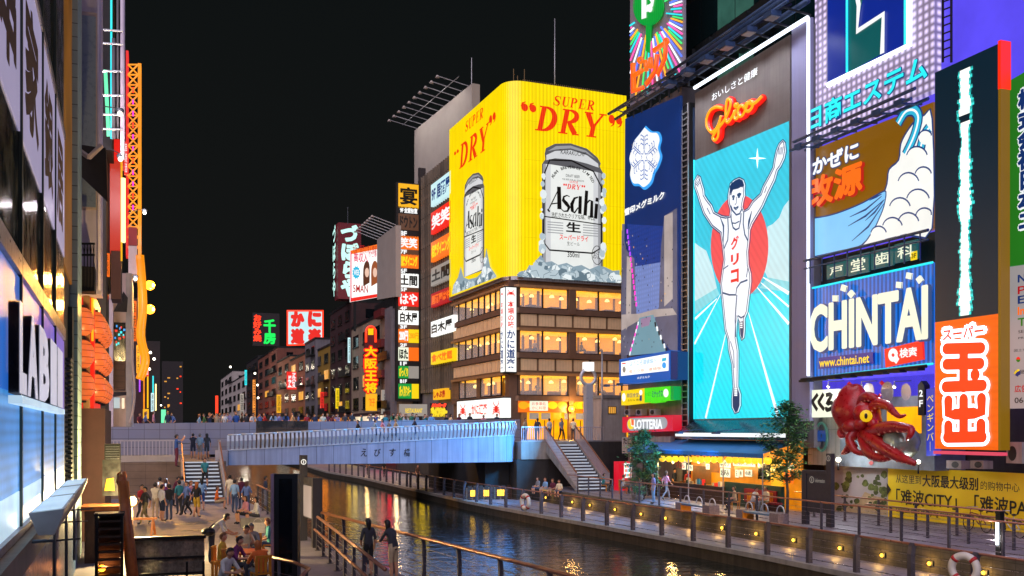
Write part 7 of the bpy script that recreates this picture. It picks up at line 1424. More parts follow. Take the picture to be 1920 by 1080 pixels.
table(onz(322, 1150, ZP) + Vector((0, 0, .0)), .75, 'orange topped round table in front of the brushwood fence'); table(onz(462, 1082, ZP), .6, 'round table between the seated diners near the black totem')
def chair(p, rz, label):
    t = thing('chair', label, 'chair', p); t.rotation_euler = (0, 0, rz); c = Vector(p); q = MB(); q.box(c.x - .22, c.y - .22, c.z + .42, c.x + .22, c.y + .22, c.z + .46, 'chair_yellow'); q.build('seat', t)
    q = MB()
    for k in range(4): q.box(c.x - .2 + k * .12, c.y + .2, c.z + .47, c.x - .13 + k * .12, c.y + .23, c.z + .85, 'chair_yellow')
    q.box(c.x - .22, c.y + .2, c.z + .851, c.x + .22, c.y + .24, c.z + .92, 'chair_yellow'); q.build('backrest', t)
    for sx in (-.19, .19):
        for sy in (-.19, .19): MB().bar((c.x + sx, c.y + sy, c.z), (c.x + sx, c.y + sy, c.z + .42), .045, 'chair_yellow').build('leg', t)
# ================================================================ right terrace: stall, trees, seats
pr('awning_blue', '#1c6fb0', .6, var=.12, tile=(.62, 9, .03), grout=.75); pr('awning_edge', '#154f7c', .6); pr('poster_white', '#cfc6b8', .7, var=.1); pr('kitchen', '#7a4a18', .6, var=.5, scale=2); em('stall_wall_glow', '#e88a10', .75, light=True, var=.55); em('stall_dark', '#3a2410', .3, var=.5); pr('counter_green', '#12382e', .5, var=.3); pr('bench_red', '#8e1220', .5)
t = thing('skewer_stall', 'open food stall glowing amber under a wide blue awning', 'stall', onx(1340, 935, 30.5)); St = FW(30.6); ya, yb_ = yy(1240, 30.6), yy(1500, 30.6); zt0 = St.uv(1340, 824)[1]; ze = FW(28.3).uv(1340, 851)[1]
q = MB(); q.add([(30.7, ya, zt0), (30.7, yb_, zt0), (28.3, yb_ - .2, ze + .1), (28.3, ya + .2, ze + .1), (28.3, yb_ - .2, ze - .12), (28.3, ya + .2, ze - .12), (30.7, ya, zt0 - .05), (30.7, yb_, zt0 - .05)], [(0, 1, 2, 3), (3, 2, 4, 5), (6, 7, 2, 3)], 'awning_blue'); q.build('awning', t)
q = MB(); q.box(30.65, yb_, ZT, 30.8, ya, zt0, 'stall_wall_glow'); q.build('back_wall', t); MB().box(30.4, yb_, zt0, 31.0, ya, zt0 + .12, 'pale_metal').build('top_rail', t)  # lamplight on the back wall is put in as emission
q = MB(); tx = lambda s_, a, b, c, d_, m1='ink': (q.pbox(St, a, b, c, d_, .06, .09, 'art_cream'), q.text(St, s_, a + 1.5, b - 2, c - 1.5, d_ + 2, .1, m1, bold=.03))
tx('串カツ', 1352, 876, 1372, 863); tx('お好み', 1353, 894, 1371, 879); tx('旧月大王TV', 1377, 873, 1418, 864); tx('兄', 1381, 895, 1387, 881); tx('貴', 1389, 894, 1395, 881); tx('の店', 1399, 893, 1412, 881); tx('うどん', 1268, 879, 1288, 864, 'art_red'); tx('名物', 1291, 882, 1301, 872); tx('焼', 1326, 880, 1333, 870, 'art_red'); tx('たこ焼', 1476, 880, 1490, 872)
q.build('price_boards', t); q = MB(); q.pbox(St, 1424, 898, 1447, 867, .06, .1, 'window_dark'); q.pbox(St, 1448, 926, 1470, 862, .05, .08, 'sign_gold'); q.pbox(St, 1333, 885, 1350, 858, .05, .08, 'kitchen'); q.pbox(St, 1300, 905, 1335, 875, .05, .07, 'kitchen'); q.pbox(St, 1472, 905, 1490, 884, .05, .08, 'art_orange'); q.build('pictures', t)
q = MB(); z_ = ZT + .95; q.box(29.4, yy(1360, 29.4) + .3, ZT, 30.0, ya - .6, z_, 'wood_dark'); q.box(29.6, yy(1465, 29.6), ZT, 29.8, yy(1358, 29.6), ZT + 1.25, 'counter_green'); q.build('counter', t)
q = MB(); rnd = random.Random(12)
for k in range(26): y_ = rnd.uniform(yy(1360, 29.4) + .5, ya - .8); x_ = rnd.uniform(29.45, 29.95); s_ = rnd.uniform(.08, .25); q.box(x_, y_, z_, x_ + s_ * .6, y_ + s_, z_ + s_ * rnd.uniform(.6, 1.8), rnd.choice(['poster_white', 'awning_blue', 'art_red', 'counter_green', 'wall_beige', 'kitchen']))
q.build('kitchen_goods', t)
q = MB()
for k in range(5): y_ = yb_ + (ya - yb_) * k / 4; q.tube([(28.4, y_, ZT), (28.4, y_, ze)], .035, 'pale_metal', 5)
q.build('awning_posts', t)
for k, x_ in enumerate((1262, 1310, 1355, 1400, 1445)):
    p = FW(29.4).P(x_, 866); o = MB().ball(p, .09, 'bulb_yellow', 7).build('stall_bulb', t); lamp('bulb', p + Vector((0, 0, -.2)), 110, (1, .62, .2), .12, o)
src = None; q = None
for k in range(17):
    x_ = 1242 + k * 12.1 - (k > 9) * -4; p = FW(28.5).P(x_, 860 + .25 * k)
    if src is None: src = thing('stall_lantern', '', 'lantern', p, 'yellow lanterns along the awning'); MB().ball(p, .2, 'lantern_gold', 10, .95).build('paper', src); MB().lathe(p + Vector((0, 0, .17)), [(.07, 0), (.07, .05)], 'ink', 8).build('cap', src); o = src
    else: o = copy_tree(src)
    o.location = p; o['label'] = 'round yellow lantern under the blue awning, %s from the left' % ['first', 'second', 'third', 'fourth', 'fifth', 'sixth', 'seventh', 'eighth', 'ninth', 'tenth', 'eleventh', 'twelfth', 'thirteenth', 'fourteenth', 'fifteenth', 'sixteenth', 'seventeenth'][k]
pr('leaf_a', '#3f7048', .5, var=.35, scale=2); pr('leaf_b', '#2c5844', .5, var=.35, scale=2); pr('leaf_c', '#5d8848', .5, var=.3, scale=2); pr('bark', '#54433c', .8, var=.3)
def tree(name, label, base, h0, h1, rad, seed, n=4200, ls=.2):
    """tapered trunk, limbs, and a crown of leaf-sized faces gathered in flat layered clumps"""
    rnd = random.Random(seed); t = thing(name, label, 'tree', base); b = Vector(base); q = MB(); top = b + Vector((.1, 0, h1 * .93)); q.tube([b, b + Vector((.03, 0, h0 * .5)), b + Vector((-.03, .02, h0)), b.lerp(top, .75), top], [.085, .07, .055, .03, .012], 'bark', 7)
    cl = []
    for k in range(26):
        z = h0 * .8 + (h1 - h0 * .8) * (k + .5) / 26; s_ = math.sin(math.pi * min(1, .18 + .82 * (k + .5) / 26)) ** .7; a = k * 2.4 + rnd.random(); r_ = rad * s_ * rnd.uniform(.35, .95); c = b + Vector((r_ * math.cos(a), r_ * math.sin(a), z)); cl.append((c, rad * rnd.uniform(.22, .42)))
        q.tube([b + Vector((0, 0, z - .35)), b.lerp(c, .5) * 1 + Vector((0, 0, (z - .3) * .5 - .0)), c], [.022, .015, .006], 'bark', 4) if k % 2 == 0 else None
    q.build('trunk', t); q = MB()
    for i in range(n):
        c, r_ = cl[rnd.randrange(len(cl))]; p = c + Vector((rnd.gauss(0, r_ * .6), rnd.gauss(0, r_ * .6), rnd.gauss(0, r_ * .33))); a, e = rnd.random() * 6.28, rnd.uniform(-.7, .5); d_ = Vector((math.cos(a) * math.cos(e), math.sin(a) * math.cos(e), math.sin(e))); s_ = d_.cross(Vector((rnd.uniform(-.4, .4), rnd.uniform(-.4, .4), 1))).normalized(); L = ls * rnd.uniform(.7, 1.3)
        q.add([p, p + d_ * L * .5 + s_ * L * .26, p + d_ * L, p + d_ * L * .5 - s_ * L * .26], [(0, 1, 2, 3)], rnd.choice(['leaf_a', 'leaf_a', 'leaf_b', 'leaf_c']))
    q.build('crown', t); return t
tree('street_tree', 'young leafy tree with a thin trunk in front of the red burger sign', onz(1206, 936, ZT), 1.2, 4.0, 1.1, 1)
tree('street_tree', 'dark airy tree before the right end of the blue awning', onz(1476, 962, ZT), 2.0, 5.4, 1.1, 2, 4600)
def pot_plant(p, label, seed):
    t = thing('potted_plant', label, 'plant', p); rnd = random.Random(seed); MB().lathe(p, [(.14, 0), (.2, .32), (.21, .34)], 'pale_concrete', 10).build('pot', t); q = MB()
    for i in range(160): a = rnd.random() * 6.28; r_ = rnd.random() * .4; c = Vector(p) + Vector((r_ * math.cos(a), r_ * math.sin(a), .36 + rnd.random() * .45)); d_ = Vector((math.cos(a), math.sin(a), rnd.uniform(.1, .9))).normalized(); s_ = d_.cross(Vector((0, 0, 1))).normalized(); q.add([c, c + d_ * .08 + s_ * .035, c + d_ * .18, c + d_ * .08 - s_ * .035], [(0, 1, 2, 3)], rnd.choice(['leaf_a', 'leaf_b', 'leaf_c']))
    q.build('foliage', t)
pot_plant(onz(1190, 938, ZT), 'bushy plant in a pale pot by the terrace rail', 1); pot_plant(onz(1200, 940, ZT), 'second bushy pot plant right of the first, by the terrace rail', 2)
pr('woven', '#77686a', .8, var=.4, scale=14); pr('seat_blue', '#4a6a8c', .5, var=.2)
def bench(p, label):
    t = thing('bench', label, 'bench', p); x, y, z = p; MB().box(x - .28, y - 1.3, z + .36, x + .28, y + .7, z + .44, 'seat_blue').build('seat', t); MB().box(x - .28, y + .7, z, x + .28, y + .78, z + .44, 'chair_yellow').build('end_panel', t); MB().box(x - .27, y - 1.95, z, x + .27, y - 1.31, z + .5, 'woven').build('planter_box', t); MB().box(x - .27, y + .8, z, x + .27, y + 1.3, z + .46, 'woven').build('planter_box', t)
    for k in range(3): yy_ = y - 1.6 + k * 1.2; MB().tube([(x + .1, yy_ + .28 * math.cos(a * .35), z + .5 + .32 * math.sin(a * .35)) for a in range(10)], .025, 'bright_steel', 6).build('hoop', t)
bench(onz(1300, 962, ZT), 'low seat with woven end boxes and steel hoops, left one by the rail'); bench(onz(1420, 978, ZT), 'low seat with woven end boxes and steel hoops, right one by the rail')
t = thing('bench', 'red padded bench against the green stall counter', 'bench', onx(1425, 930, 29.3)); MB().box(29.2, yy(1455, 29.2), ZT + .35, 29.58, yy(1395, 29.2), ZT + .45, 'bench_red').build('seat', t); MB().box(29.5, yy(1455, 29.5), ZT + .451, 29.58, yy(1395, 29.5), ZT + 1.0, 'bench_red').build('backrest', t); MB().box(29.25, yy(1455, 29.2) + .1, ZT, 29.55, yy(1395, 29.2) - .1, ZT + .349, 'wood_dark').build('base', t)
pr('buoy_white', '#c9bfb4', .5, var=.15); pr('buoy_red', '#a81c1c', .5)
def buoy(c, n, r, label):
    t = thing('lifebuoy', label, 'lifebuoy', c); n = Vector(n).normalized(); a = Vector((0, 0, 1)); b = n.cross(a).normalized(); MB().tube([Vector(c) + (a * math.cos(k * .2618) + b * math.sin(k * .2618)) * r for k in range(24)], r * .3, 'buoy_white', 10, True).build('ring', t)
    for j in range(4): MB().tube([Vector(c) + (a * math.cos(R(45 + 90 * j + e)) + b * math.sin(R(45 + 90 * j + e))) * r for e in (-7, 0, 7)], r * .325, 'buoy_red', 10).build('band', t)
buoy(onx(1808, 1066, 22.45), (-1, -.35, 0), .38, 'white lifebuoy with red bands on the near rail at lower right'); buoy(onx(985, 941, 20.95), (-1, -.2, 0), .4, 'white lifebuoy on the far part of the lower rail near the steps')
t = thing('tube_lamp', 'black post with a bright white vertical tube at the lower right', 'lamp', onz(1871, 1080, ZT)); p = onx(1871, 1020, 25.9); MB().box(p.x, p.y - .1, ZT, p.x + .16, p.y + .1, ZT + 1.45, 'black_metal').build('post', t); MB().box(p.x - .05, p.y - .05, ZT + .35, p.x - .004, p.y + .05, ZT + 1.1, 'neon_white').build('tube', t); lamp('bulb', p + Vector((-.3, 0, .2)), 40, (1, .96, .9), .1, t)
def bicycle(p, d, label, m):
    t = thing('bicycle', label, 'bicycle', p); p = Vector(p); d = Vector(d).normalized(); z = Vector((0, 0, 1)); W = lambda a, b: p + d * a + z * b
    for x_ in (-.52, .52):
        w_ = MB().tube([W(x_ + .31 * math.cos(a * .314), .33 + .31 * math.sin(a * .314)) for a in range(20)], .02, 'rubber', 6, True).build('wheel', t); q = MB()
        for k in range(8): q.tube([W(x_, .33), W(x_ + .3 * math.cos(k * .785), .33 + .3 * math.sin(k * .785))], .004, 'pale_metal', 3)
        q.build('spokes', w_)
    q = MB(); 
    for a, b in (((-.52, .33), (-.12, .3)), ((-.52, .33), (-.2, .75)), ((-.12, .3), (-.22, .82)), ((-.12, .3), (.38, .72)), ((-.2, .68), (.36, .76)), ((.52, .33), (.36, .95))): q.tube([W(*a), W(*b)], .02, m, 6)
    q.build('frame', t); q = MB(); s_ = d.cross(z) * .26; q.tube([W(.28, .98) - s_, W(.36, .98) - s_ * .4, W(.36, .98) + s_ * .4, W(.28, .98) + s_], .015, 'pale_metal', 5); q.build('handlebar', t); MB().ball(W(-.23, .87), .1, 'rubber', 8, .45).build('saddle', t)
pr('bike_red', '#7a1420', .4); pr('bike_white', '#b8b4b4', .4)
bicycle(onx(1832, 992, 31.2) * 1, (.12, 1, 0), 'dark red bicycle parked in front of the yellow banner', 'bike_red'); bicycle(onx(1893, 1002, 30.8), (.1, 1, 0), 'white bicycle parked at the right end of the yellow banner', 'bike_white')
for o in bpy.data.objects:
    if o.name.startswith('bicycle'): o.location.z = ZT
# ---------------------------------------------------------------- lamps of the signs and walkways above, and added blue spots
for k in range(6):
    y_ = y0 if False else yy(1517) + .6 + (yy(1301) - yy(1517) - .8) * k / 5
    l = lamp('flood', (28.9, y_, 20.45), 420, (.86, .9, 1), .2, gb, 110, Vector((1.2, 0, -2.6)).to_track_quat('-Z', 'Y').to_euler())
for k, y_ in enumerate((45.6, 49.5)): lamp('added_blue_light', (27.9, y_, -.25), 1300, (.05, .42, 1), .25, gb, 150, Vector((-1.2, .9, -.75)).to_track_quat('-Z', 'Y').to_euler()); MB().box(27.8, y_ - .2, -.22, 28.1, y_ + .2, -.1, 'blue_steel').tube([(28.0, y_, -.1), (29.5, y_, .05)], .03, 'blue_steel', 4).build('added_lamp_fitting', gb)  # added blue spots and fittings under the screen, tinting terrace and bridge
for y_ in (58.5, 60.5): lamp('added_bridge_spot', (28.6, y_, 2.85), 9000, (.05, .42, 1), .25, db, 75, (Vector((18.5, 66, -1.0)) - Vector((28.6, y_, 2.85))).to_track_quat('-Z', 'Y').to_euler()); MB().box(28.5, y_ - .2, 2.9, 28.8, y_ + .2, 3.05, 'blue_steel').tube([(28.7, y_, 3.0), (30.3, y_, 3.0)], .03, 'blue_steel', 4).build('added_spot_fitting', db)  # added blue spots with made-up fittings that tint the bridge
bd = bpy.data.objects['blank_billboard']
for k in (1, 4, 7): lamp('flood', fb.pt(Lb * (k + .7) / 10, pl.z + .6, 3.4), 420, (1, .93, .88), .3, bd, 130, (-fb.n * 2.6 - Vector((0, 0, 3))).to_track_quat('-Z', 'Y').to_euler())
for k, (x_, y_, z_) in enumerate(((22.6, 72, -2.9), (22.6, 79, -2.9), (22.4, 95, -2.6), (22.2, 108, -2.6))):
    t = thing('ceiling_lamp', 'warm lamp over the far lower walkway, ' + ('nearest one under the bridge', 'second one under the bridge', 'third one past the bridge', 'farthest one')[k], 'lamp', (x_, y_, z_)); MB().lathe((x_, y_, z_), [(.1, -.06), (.14, .05), (.1, .1)], 'bulb_amber', 8).build('lens', t); MB().tube([(x_, y_, z_ + .1), (x_, y_, z_ + .6 if k < 2 else ZL)], .03, 'black_metal', 5).build('stem', t); lamp('bulb', (x_, y_, z_ - .25), 110, (1, .6, .22), .15, t)
# ================================================================ people
CL = {'white': '#cfccc8', 'black': '#17171a', 'navy': '#1c2740', 'grey': '#7d7d82', 'blue': '#2b4f8c', 'light blue': '#7fa3c4', 'teal': '#2c7a80', 'red': '#a3242a', 'maroon': '#5a1830', 'pink': '#c98898', 'purple': '#6e2460', 'orange': '#d0601c', 'yellow': '#c9a02c', 'green': '#3f6a45', 'beige': '#b39c7c', 'cream': '#d6c8a8', 'brown': '#5a3d2a', 'charcoal': '#34343a', 'denim': '#3a4a68', 'khaki': '#7a6e50', 'striped blue': '#5a72a8', 'lilac': '#9088b4'}
for k, v in CL.items(): pr('cloth ' + k, v, .8, var=.2, scale=6)
for k, v in {'black': '#0e0c0c', 'dark brown': '#21150f', 'brown': '#4a2c18', 'light brown': '#7a4c26', 'grey': '#6a6664', 'copper': '#a0561e'}.items(): pr('hair ' + k, v, .5, var=.2, scale=20)
pr('skin', '#c08a6c', .55, var=.08); pr('shoe', '#1a1818', .5); pr('eye', '#0c0a0a', .4); pr('lip', '#8e4a42', .5)
# joints: name -> (position, radius); the figure faces -y and stands 1.68 m
BASE = dict(pel=((0, 0, .95), .14), spi=((0, .005, 1.12), .125), che=((0, .01, 1.32), .15), nk0=((0, .01, 1.45), .06), nk1=((0, .0, 1.50), .052), hd0=((0, -.012, 1.56), .078), hd1=((0, -.008, 1.62), .084), hd2=((0, 0, 1.665), .05), nos=((0, -.1, 1.585), .016),
    hipL=((.09, 0, .88), .1), kneL=((.1, -.015, .49), .062), calL=((.1, .015, .34), .06), ankL=((.1, .02, .09), .042), toeL=((.11, -.14, .035), .036), shoL=((.165, .01, 1.385), .062), elbL=((.225, .03, 1.12), .045), wriL=((.235, -.04, .89), .03), palL=((.235, -.06, .83), .034), earL=((.085, .0, 1.575), .014))
CHAIN = [('pel', 'spi', 1), ('spi', 'che', 1), ('che', 'nk0', 1), ('nk0', 'nk1', 0), ('nk1', 'hd0', 0), ('hd0', 'hd1', 0), ('hd1', 'hd2', 0), ('hd0', 'nos', 0), ('hd0', 'earL', 0), ('pel', 'hipL', 2), ('hipL', 'kneL', 2), ('kneL', 'calL', 4), ('calL', 'ankL', 4), ('ankL', 'toeL', 3), ('che', 'shoL', 1), ('shoL', 'elbL', 1), ('elbL', 'wriL', 5), ('wriL', 'palL', 0)]
def mirror(J):
    o = dict(J)
    for k, (p, r) in J.items():
        if k.endswith('L') and k[:-1] + 'R' not in o: o[k[:-1] + 'R'] = ((-p[0], p[1], p[2]), r)
    return o
def bodymesh(key, over, long_hair):
    J = dict(BASE)
    for k, p in over.items():
        kk = k if k in J else k[:-1] + 'L'; J[k] = (p, J[kk][1] if kk in J else .05)
    J = mirror(J); names = list(J); ed = []
    for a, b, g in CHAIN:
        ed.append((a, b, g))
        if b.endswith('L'): ed.append((a[:-1] + 'R' if a.endswith('L') else a, b[:-1] + 'R', g))
    vs = [Vector(J[n][0]) for n in names]; rs = [J[n][1] for n in names]; E = [(names.index(a), names.index(b)) for a, b, g in ed]
    for sd in 'LR':                                            # five separate fingers from the palm
        w_, p = Vector(J['wri' + sd][0]), Vector(J['pal' + sd][0]); d = (p - w_).normalized(); sgn = 1 if sd == 'L' else -1
        side = d.cross(Vector((sgn, 0, 0))); side = side.normalized() if side.length > .3 else Vector((0, -1, 0)); nrm = d.cross(side)
        ip = names.index('pal' + sd)
        for k, (o_, L_) in enumerate(((-.03, .075), (-.01, .085), (.01, .08), (.028, .062))):
            a = p + d * .02 + side * o_; b = a + d * L_ * .6; c = b + (d * .8 - Vector((sgn * .5, 0, 0))).normalized() * L_ * .4
            i = len(vs); vs += [a, b, c]; rs += [.011, .0095, .008]; E += [(ip, i), (i, i + 1), (i + 1, i + 2)]
        i = len(vs); a = w_.lerp(p, .5) - side * .03; vs += [a, a - side * .025 + d * .045]; rs += [.012, .0095]; E += [(ip, i), (i, i + 1)]
    me = bpy.data.meshes.new('skeleton'); me.from_pydata(vs, E, []); o = bpy.data.objects.new('skeleton', me); COL.objects.link(o)
    o.modifiers.new('skin', 'SKIN'); sb = o.modifiers.new('sub', 'SUBSURF'); sb.levels = 1
    if not me.skin_vertices: me.attributes.new if False else None
    sv = me.skin_vertices[0].data if me.skin_vertices else None
    if sv is None:
        bpy.context.view_layer.objects.active = o; bpy.ops.mesh.customdata_skin_add(); sv = me.skin_vertices[0].data
    for i, r in enumerate(rs): sv[i].radius = (r, r)
    ip = names.index('pel'); sv[ip].use_root = True
    for n, fx, fy in (('pel', 1.12, .85), ('spi', 1.05, .8), ('che', 1.12, .75)): sv[names.index(n)].radius = (J[n][1] * fx, J[n][1] * fy)
    dg = bpy.context.evaluated_depsgraph_get(); dg.update(); nm = bpy.data.meshes.new_from_object(o.evaluated_get(dg)); bpy.data.objects.remove(o)
    nm.name = 'person_body'; nm.materials.clear()
    for _ in range(8): nm.materials.append(MAT['skin'])
    segs = [(Vector(J[a][0]), Vector(J[b][0]), g, min(J[a][1], J[b][1])) for a, b, g in ed]; handp = [Vector(J['pal' + s][0]) for s in 'LR']
    for f in nm.polygons:
        c = f.center; best = None
        for a, b, g, r in segs:
            t_ = max(0, min(1, (c - a).dot(b - a) / max(1e-9, (b - a).length_squared))); dd = (c - a.lerp(b, t_)).length - r * .6
            if best is None or dd < best[0]: best = (dd, g)
        g = best[1]
        if min((c - h).length for h in handp) < .14 and g == 5: g = 5 if min((c - h).length for h in handp) > .09 else 0
        f.material_index = g; f.use_smooth = True
    # eyes and mouth
    hd = Vector(J['hd0'][0]).lerp(Vector(J['hd1'][0]), .35); fw = (Vector(J['nos'][0]) - Vector(J['hd0'][0])); fw.z *= .3; fw.normalize(); rt = fw.cross(Vector((0, 0, 1))).normalized()
    bm = [(hd + fw * .074 + rt * .031, .011, 6), (hd + fw * .074 - rt * .031, .011, 6), (hd + fw * .072 - Vector((0, 0, .062)), .013, 7)]
    base = [v.co.copy() for v in nm.vertices]; fs = [tuple(p.vertices) for p in nm.polygons]; mi = [p.material_index for p in nm.polygons]
    for c, r, g in bm:
        b0 = len(base); base += [c + rt * r * (1.6 if g == 7 else 1.2), c + Vector((0, 0, r * .6)), c - rt * r * (1.6 if g == 7 else 1.2), c - Vector((0, 0, r * .6)), c + fw * .006]
        fs += [(b0, b0 + 1, b0 + 4), (b0 + 1, b0 + 2, b0 + 4), (b0 + 2, b0 + 3, b0 + 4), (b0 + 3, b0, b0 + 4)]; mi += [g] * 4
    m2 = bpy.data.meshes.new('person_body'); m2.from_pydata(base, [], fs); m2.update()
    for _ in range(8): m2.materials.append(MAT['skin'])
    m2.polygons.foreach_set('material_index', mi); m2.polygons.foreach_set('use_smooth', [True] * len(mi))
    # hair
    hc = Vector(J['hd0'][0]).lerp(Vector(J['hd1'][0]), .75) - fw * -.0; up = (Vector(J['hd1'][0]) - Vector(J['hd0'][0])).normalized(); hv, hf = [], []
    for ln in (False, True):
        v2, f2 = [], []; n1, n2 = 9, 14
        for i in range(n1 + 1):
            th = math.pi * i / n1 * .98
            for j in range(n2):
                ph = 2 * math.pi * j / n2; back = -math.cos(ph)           # +1 at the back
                zz = math.cos(th); r_ = math.sin(th); x = rt * (math.sin(ph) * r_ * .097) - fw * (back * r_ * .107)
                low = -.105 * (1.0 if not ln else 3.4) if back > -.15 else .035
                z_ = zz * .108 if zz > 0 else max(zz * .12 * (1 if not ln else 3.0), low)
                if back < -.15: z_ = max(z_, .03 + .02 * math.sin(ph * 5))
                v2.append(hc + x + Vector((0, 0, z_ + .012)) - fw * .012)
        for i in range(n1):
            for j in range(n2): f2.append((i * n2 + j, i * n2 + (j + 1) % n2, (i + 1) * n2 + (j + 1) % n2, (i + 1) * n2 + j))
        hm = bpy.data.meshes.new('hair'); hm.from_pydata(v2, [], f2); hm.update(); hm.materials.append(MAT['hair black']); hm.polygons.foreach_set('use_smooth', [True] * len(f2)); hv.append(hm)
    return m2, hv
def down(J, dz, ks): return {k: (J[k][0][0], J[k][0][1], J[k][0][2] + dz) for k in ks}
UP = ['pel', 'spi', 'che', 'nk0', 'nk1', 'hd0', 'hd1', 'hd2', 'nos', 'shoL', 'earL', 'hipL']
def sitting(lean, arms):
    o = {}
    for k in UP:
        x, y, z = BASE[k][0]; h = z - .95; o[k] = (x, y - lean * h + .02, z - .47 - (lean * lean * .35) * max(0, h))
    o.update(kneL=(.11, -.43, .5), calL=(.11, -.42, .35), ankL=(.11, -.38, .09), toeL=(.12, -.53, .035)); sx, sy, sz = o['shoL']
    if arms == 'table': o.update(elbL=(.25, sy - .12, sz - .24), wriL=(.14, sy - .36, sz - .24), palL=(.11, sy - .41, sz - .23))
    elif arms == 'face': o.update(elbL=(.2, sy - .2, sz - .22), wriL=(.09, sy - .24, sz + .0), palL=(.07, sy - .22, sz + .06), elbR=(-.25, sy - .12, sz - .24), wriR=(-.14, sy - .36, sz - .24), palR=(-.11, sy - .41, sz - .23))
    else: o.update(elbL=(.23, sy - .04, sz - .27), wriL=(.15, sy - .27, sz - .33), palL=(.12, sy - .33, sz - .33))
    return o
def leanfwd(a, arm):
    o = {}
    for k in UP:
        x, y, z = BASE[k][0]
        if k in ('pel', 'hipL'): continue
        h = z - .95; o[k] = (x, y - math.sin(a) * h + .03, .95 + math.cos(a) * h)
    sx, sy, sz = o['shoL']; o.update(elbL=(.24, sy - .12, sz - .25), wriL=(.16, sy - .34, sz - arm), palL=(.13, sy - .4, sz - arm + .01)); return o
POSES = {'standing': {}, 'standing relaxed': dict(kneL=(.11, -.07, .5), ankL=(.14, .03, .09), toeL=(.19, -.12, .035), elbL=(.26, .05, 1.13), wriL=(.17, -.12, .96), palL=(.13, -.16, .93), kneR=(-.1, 0, .49), calR=(-.1, .015, .34), ankR=(-.1, .02, .09), toeR=(-.12, -.14, .035), elbR=(-.23, .03, 1.12), wriR=(-.24, -.04, .89), palR=(-.24, -.06, .83)),
    'walking': dict(kneL=(.09, -.2, .53), calL=(.09, -.22, .37), ankL=(.09, -.27, .12), toeL=(.09, -.42, .1), kneR=(-.09, .05, .5), calR=(-.09, .18, .37), ankR=(-.09, .3, .17), toeR=(-.09, .2, .05), elbL=(.21, .15, 1.14), wriL=(.2, .12, .92), palL=(.2, .1, .86), elbR=(-.22, -.08, 1.14), wriR=(-.2, -.24, .97), palR=(-.19, -.29, .94)),
    'photographing': dict(elbL=(.24, -.2, 1.3), wriL=(.1, -.36, 1.5), palL=(.07, -.38, 1.55), elbR=(-.24, -.2, 1.3), wriR=(-.1, -.36, 1.5), palR=(-.07, -.38, 1.55)),
    'leaning': leanfwd(.42, .3), 'bending': leanfwd(.85, .35), 'seated': sitting(.12, 'lap'), 'seated at a table': sitting(.35, 'table'), 'seated with chin on hand': sitting(.3, 'face')}
_PM = {k: bodymesh(k, v, False) for k, v in POSES.items()}
SEEN = {}
def person(loc, pose, face, top, bottom, hair, label, long=False, bare_legs=False, sleeves=False, s=1.0, group=None, bare_arm=True):
    me, hv = _PM[pose]; o = bpy.data.objects.new('person', me); COL.objects.link(o); o.location = loc; o.rotation_euler = (0, 0, R(face)); o.scale = (s, s, s); WB[o.name] = Vector(loc)
    ms = ['skin', 'cloth ' + top, 'cloth ' + bottom, 'shoe', 'skin' if bare_legs else 'cloth ' + bottom, 'cloth ' + top if sleeves else 'skin', 'eye', 'lip']
    for i, m in enumerate(ms): o.material_slots[i].link = 'OBJECT'; o.material_slots[i].material = MAT[m]
    h = bpy.data.objects.new('hair', hv[1 if long else 0]); COL.objects.link(h); h.parent = o; h.material_slots[0].link = 'OBJECT'; h.material_slots[0].material = MAT['hair ' + hair]
    SEEN[label] = SEEN.get(label, 0) + 1
    return tag(o, label, 'person', group)
rnd = random.Random(21)
TOPS = ['white', 'black', 'navy', 'grey', 'blue', 'light blue', 'teal', 'red', 'pink', 'beige', 'cream', 'lilac', 'maroon', 'green', 'striped blue', 'charcoal']
HAIR = ['black', 'dark brown', 'brown', 'light brown']
combo = [(t_, h_) for h_ in HAIR for t_ in TOPS]; rnd.shuffle(combo)
# the crowd behind the parapet of the bridge
xs = [228, 240, 262, 274, 290, 316, 324, 372, 381, 392, 404, 413, 421, 430, 441, 452, 463, 475, 486, 497, 512, 524, 536, 548, 560, 574, 590, 606, 612, 622, 634, 646, 661, 677, 694, 704, 722, 733, 744, 752, 760, 771, 782, 797, 808, 838, 846, 862, 880, 905, 931]
xs = [x for x in xs]
for x in xs:
    t_, h_ = combo.pop(); far = rnd.random() < .3; y_ = 74.75 + rnd.random() * .35 + (rnd.uniform(1, 3) if far else 0); p = ony(x + rnd.uniform(-2, 2), HOR, y_); p.z = -.45
    po = rnd.choice(['leaning', 'standing', 'standing relaxed', 'photographing']) if not far else rnd.choice(['standing', 'walking']); lg = rnd.random() < .4
    person(p, po, rnd.uniform(-30, 30) if not far else rnd.choice((90, -90, 20)), t_, rnd.choice(['black', 'denim', 'navy', 'khaki']), h_, '%s haired person in %s top %s' % (h_, t_, 'behind the bridge parapet' if not far else 'crossing the bridge behind the parapet'), lg, s=rnd.uniform(.96, 1.06), group='people along the bridge parapet')
# walking on the ramp behind the ribbed railing
for k, (x, t_, h_) in enumerate(((671, 'black', 'black'), (704, 'light blue', 'brown'), (717, 'pink', 'dark brown'), (731, 'grey', 'black'), (742, 'beige', 'light brown'), (778, 'navy', 'black'))):
    p = ony(x, HOR, 68.3); p.z = rampz(p.x) - .12; person(p, 'walking', 90 if k % 2 else -90, t_, 'denim', h_, '%s haired person in %s top walking on the ramp behind the ribbed railing' % (h_, t_), k in (2, 4), s=1.0)
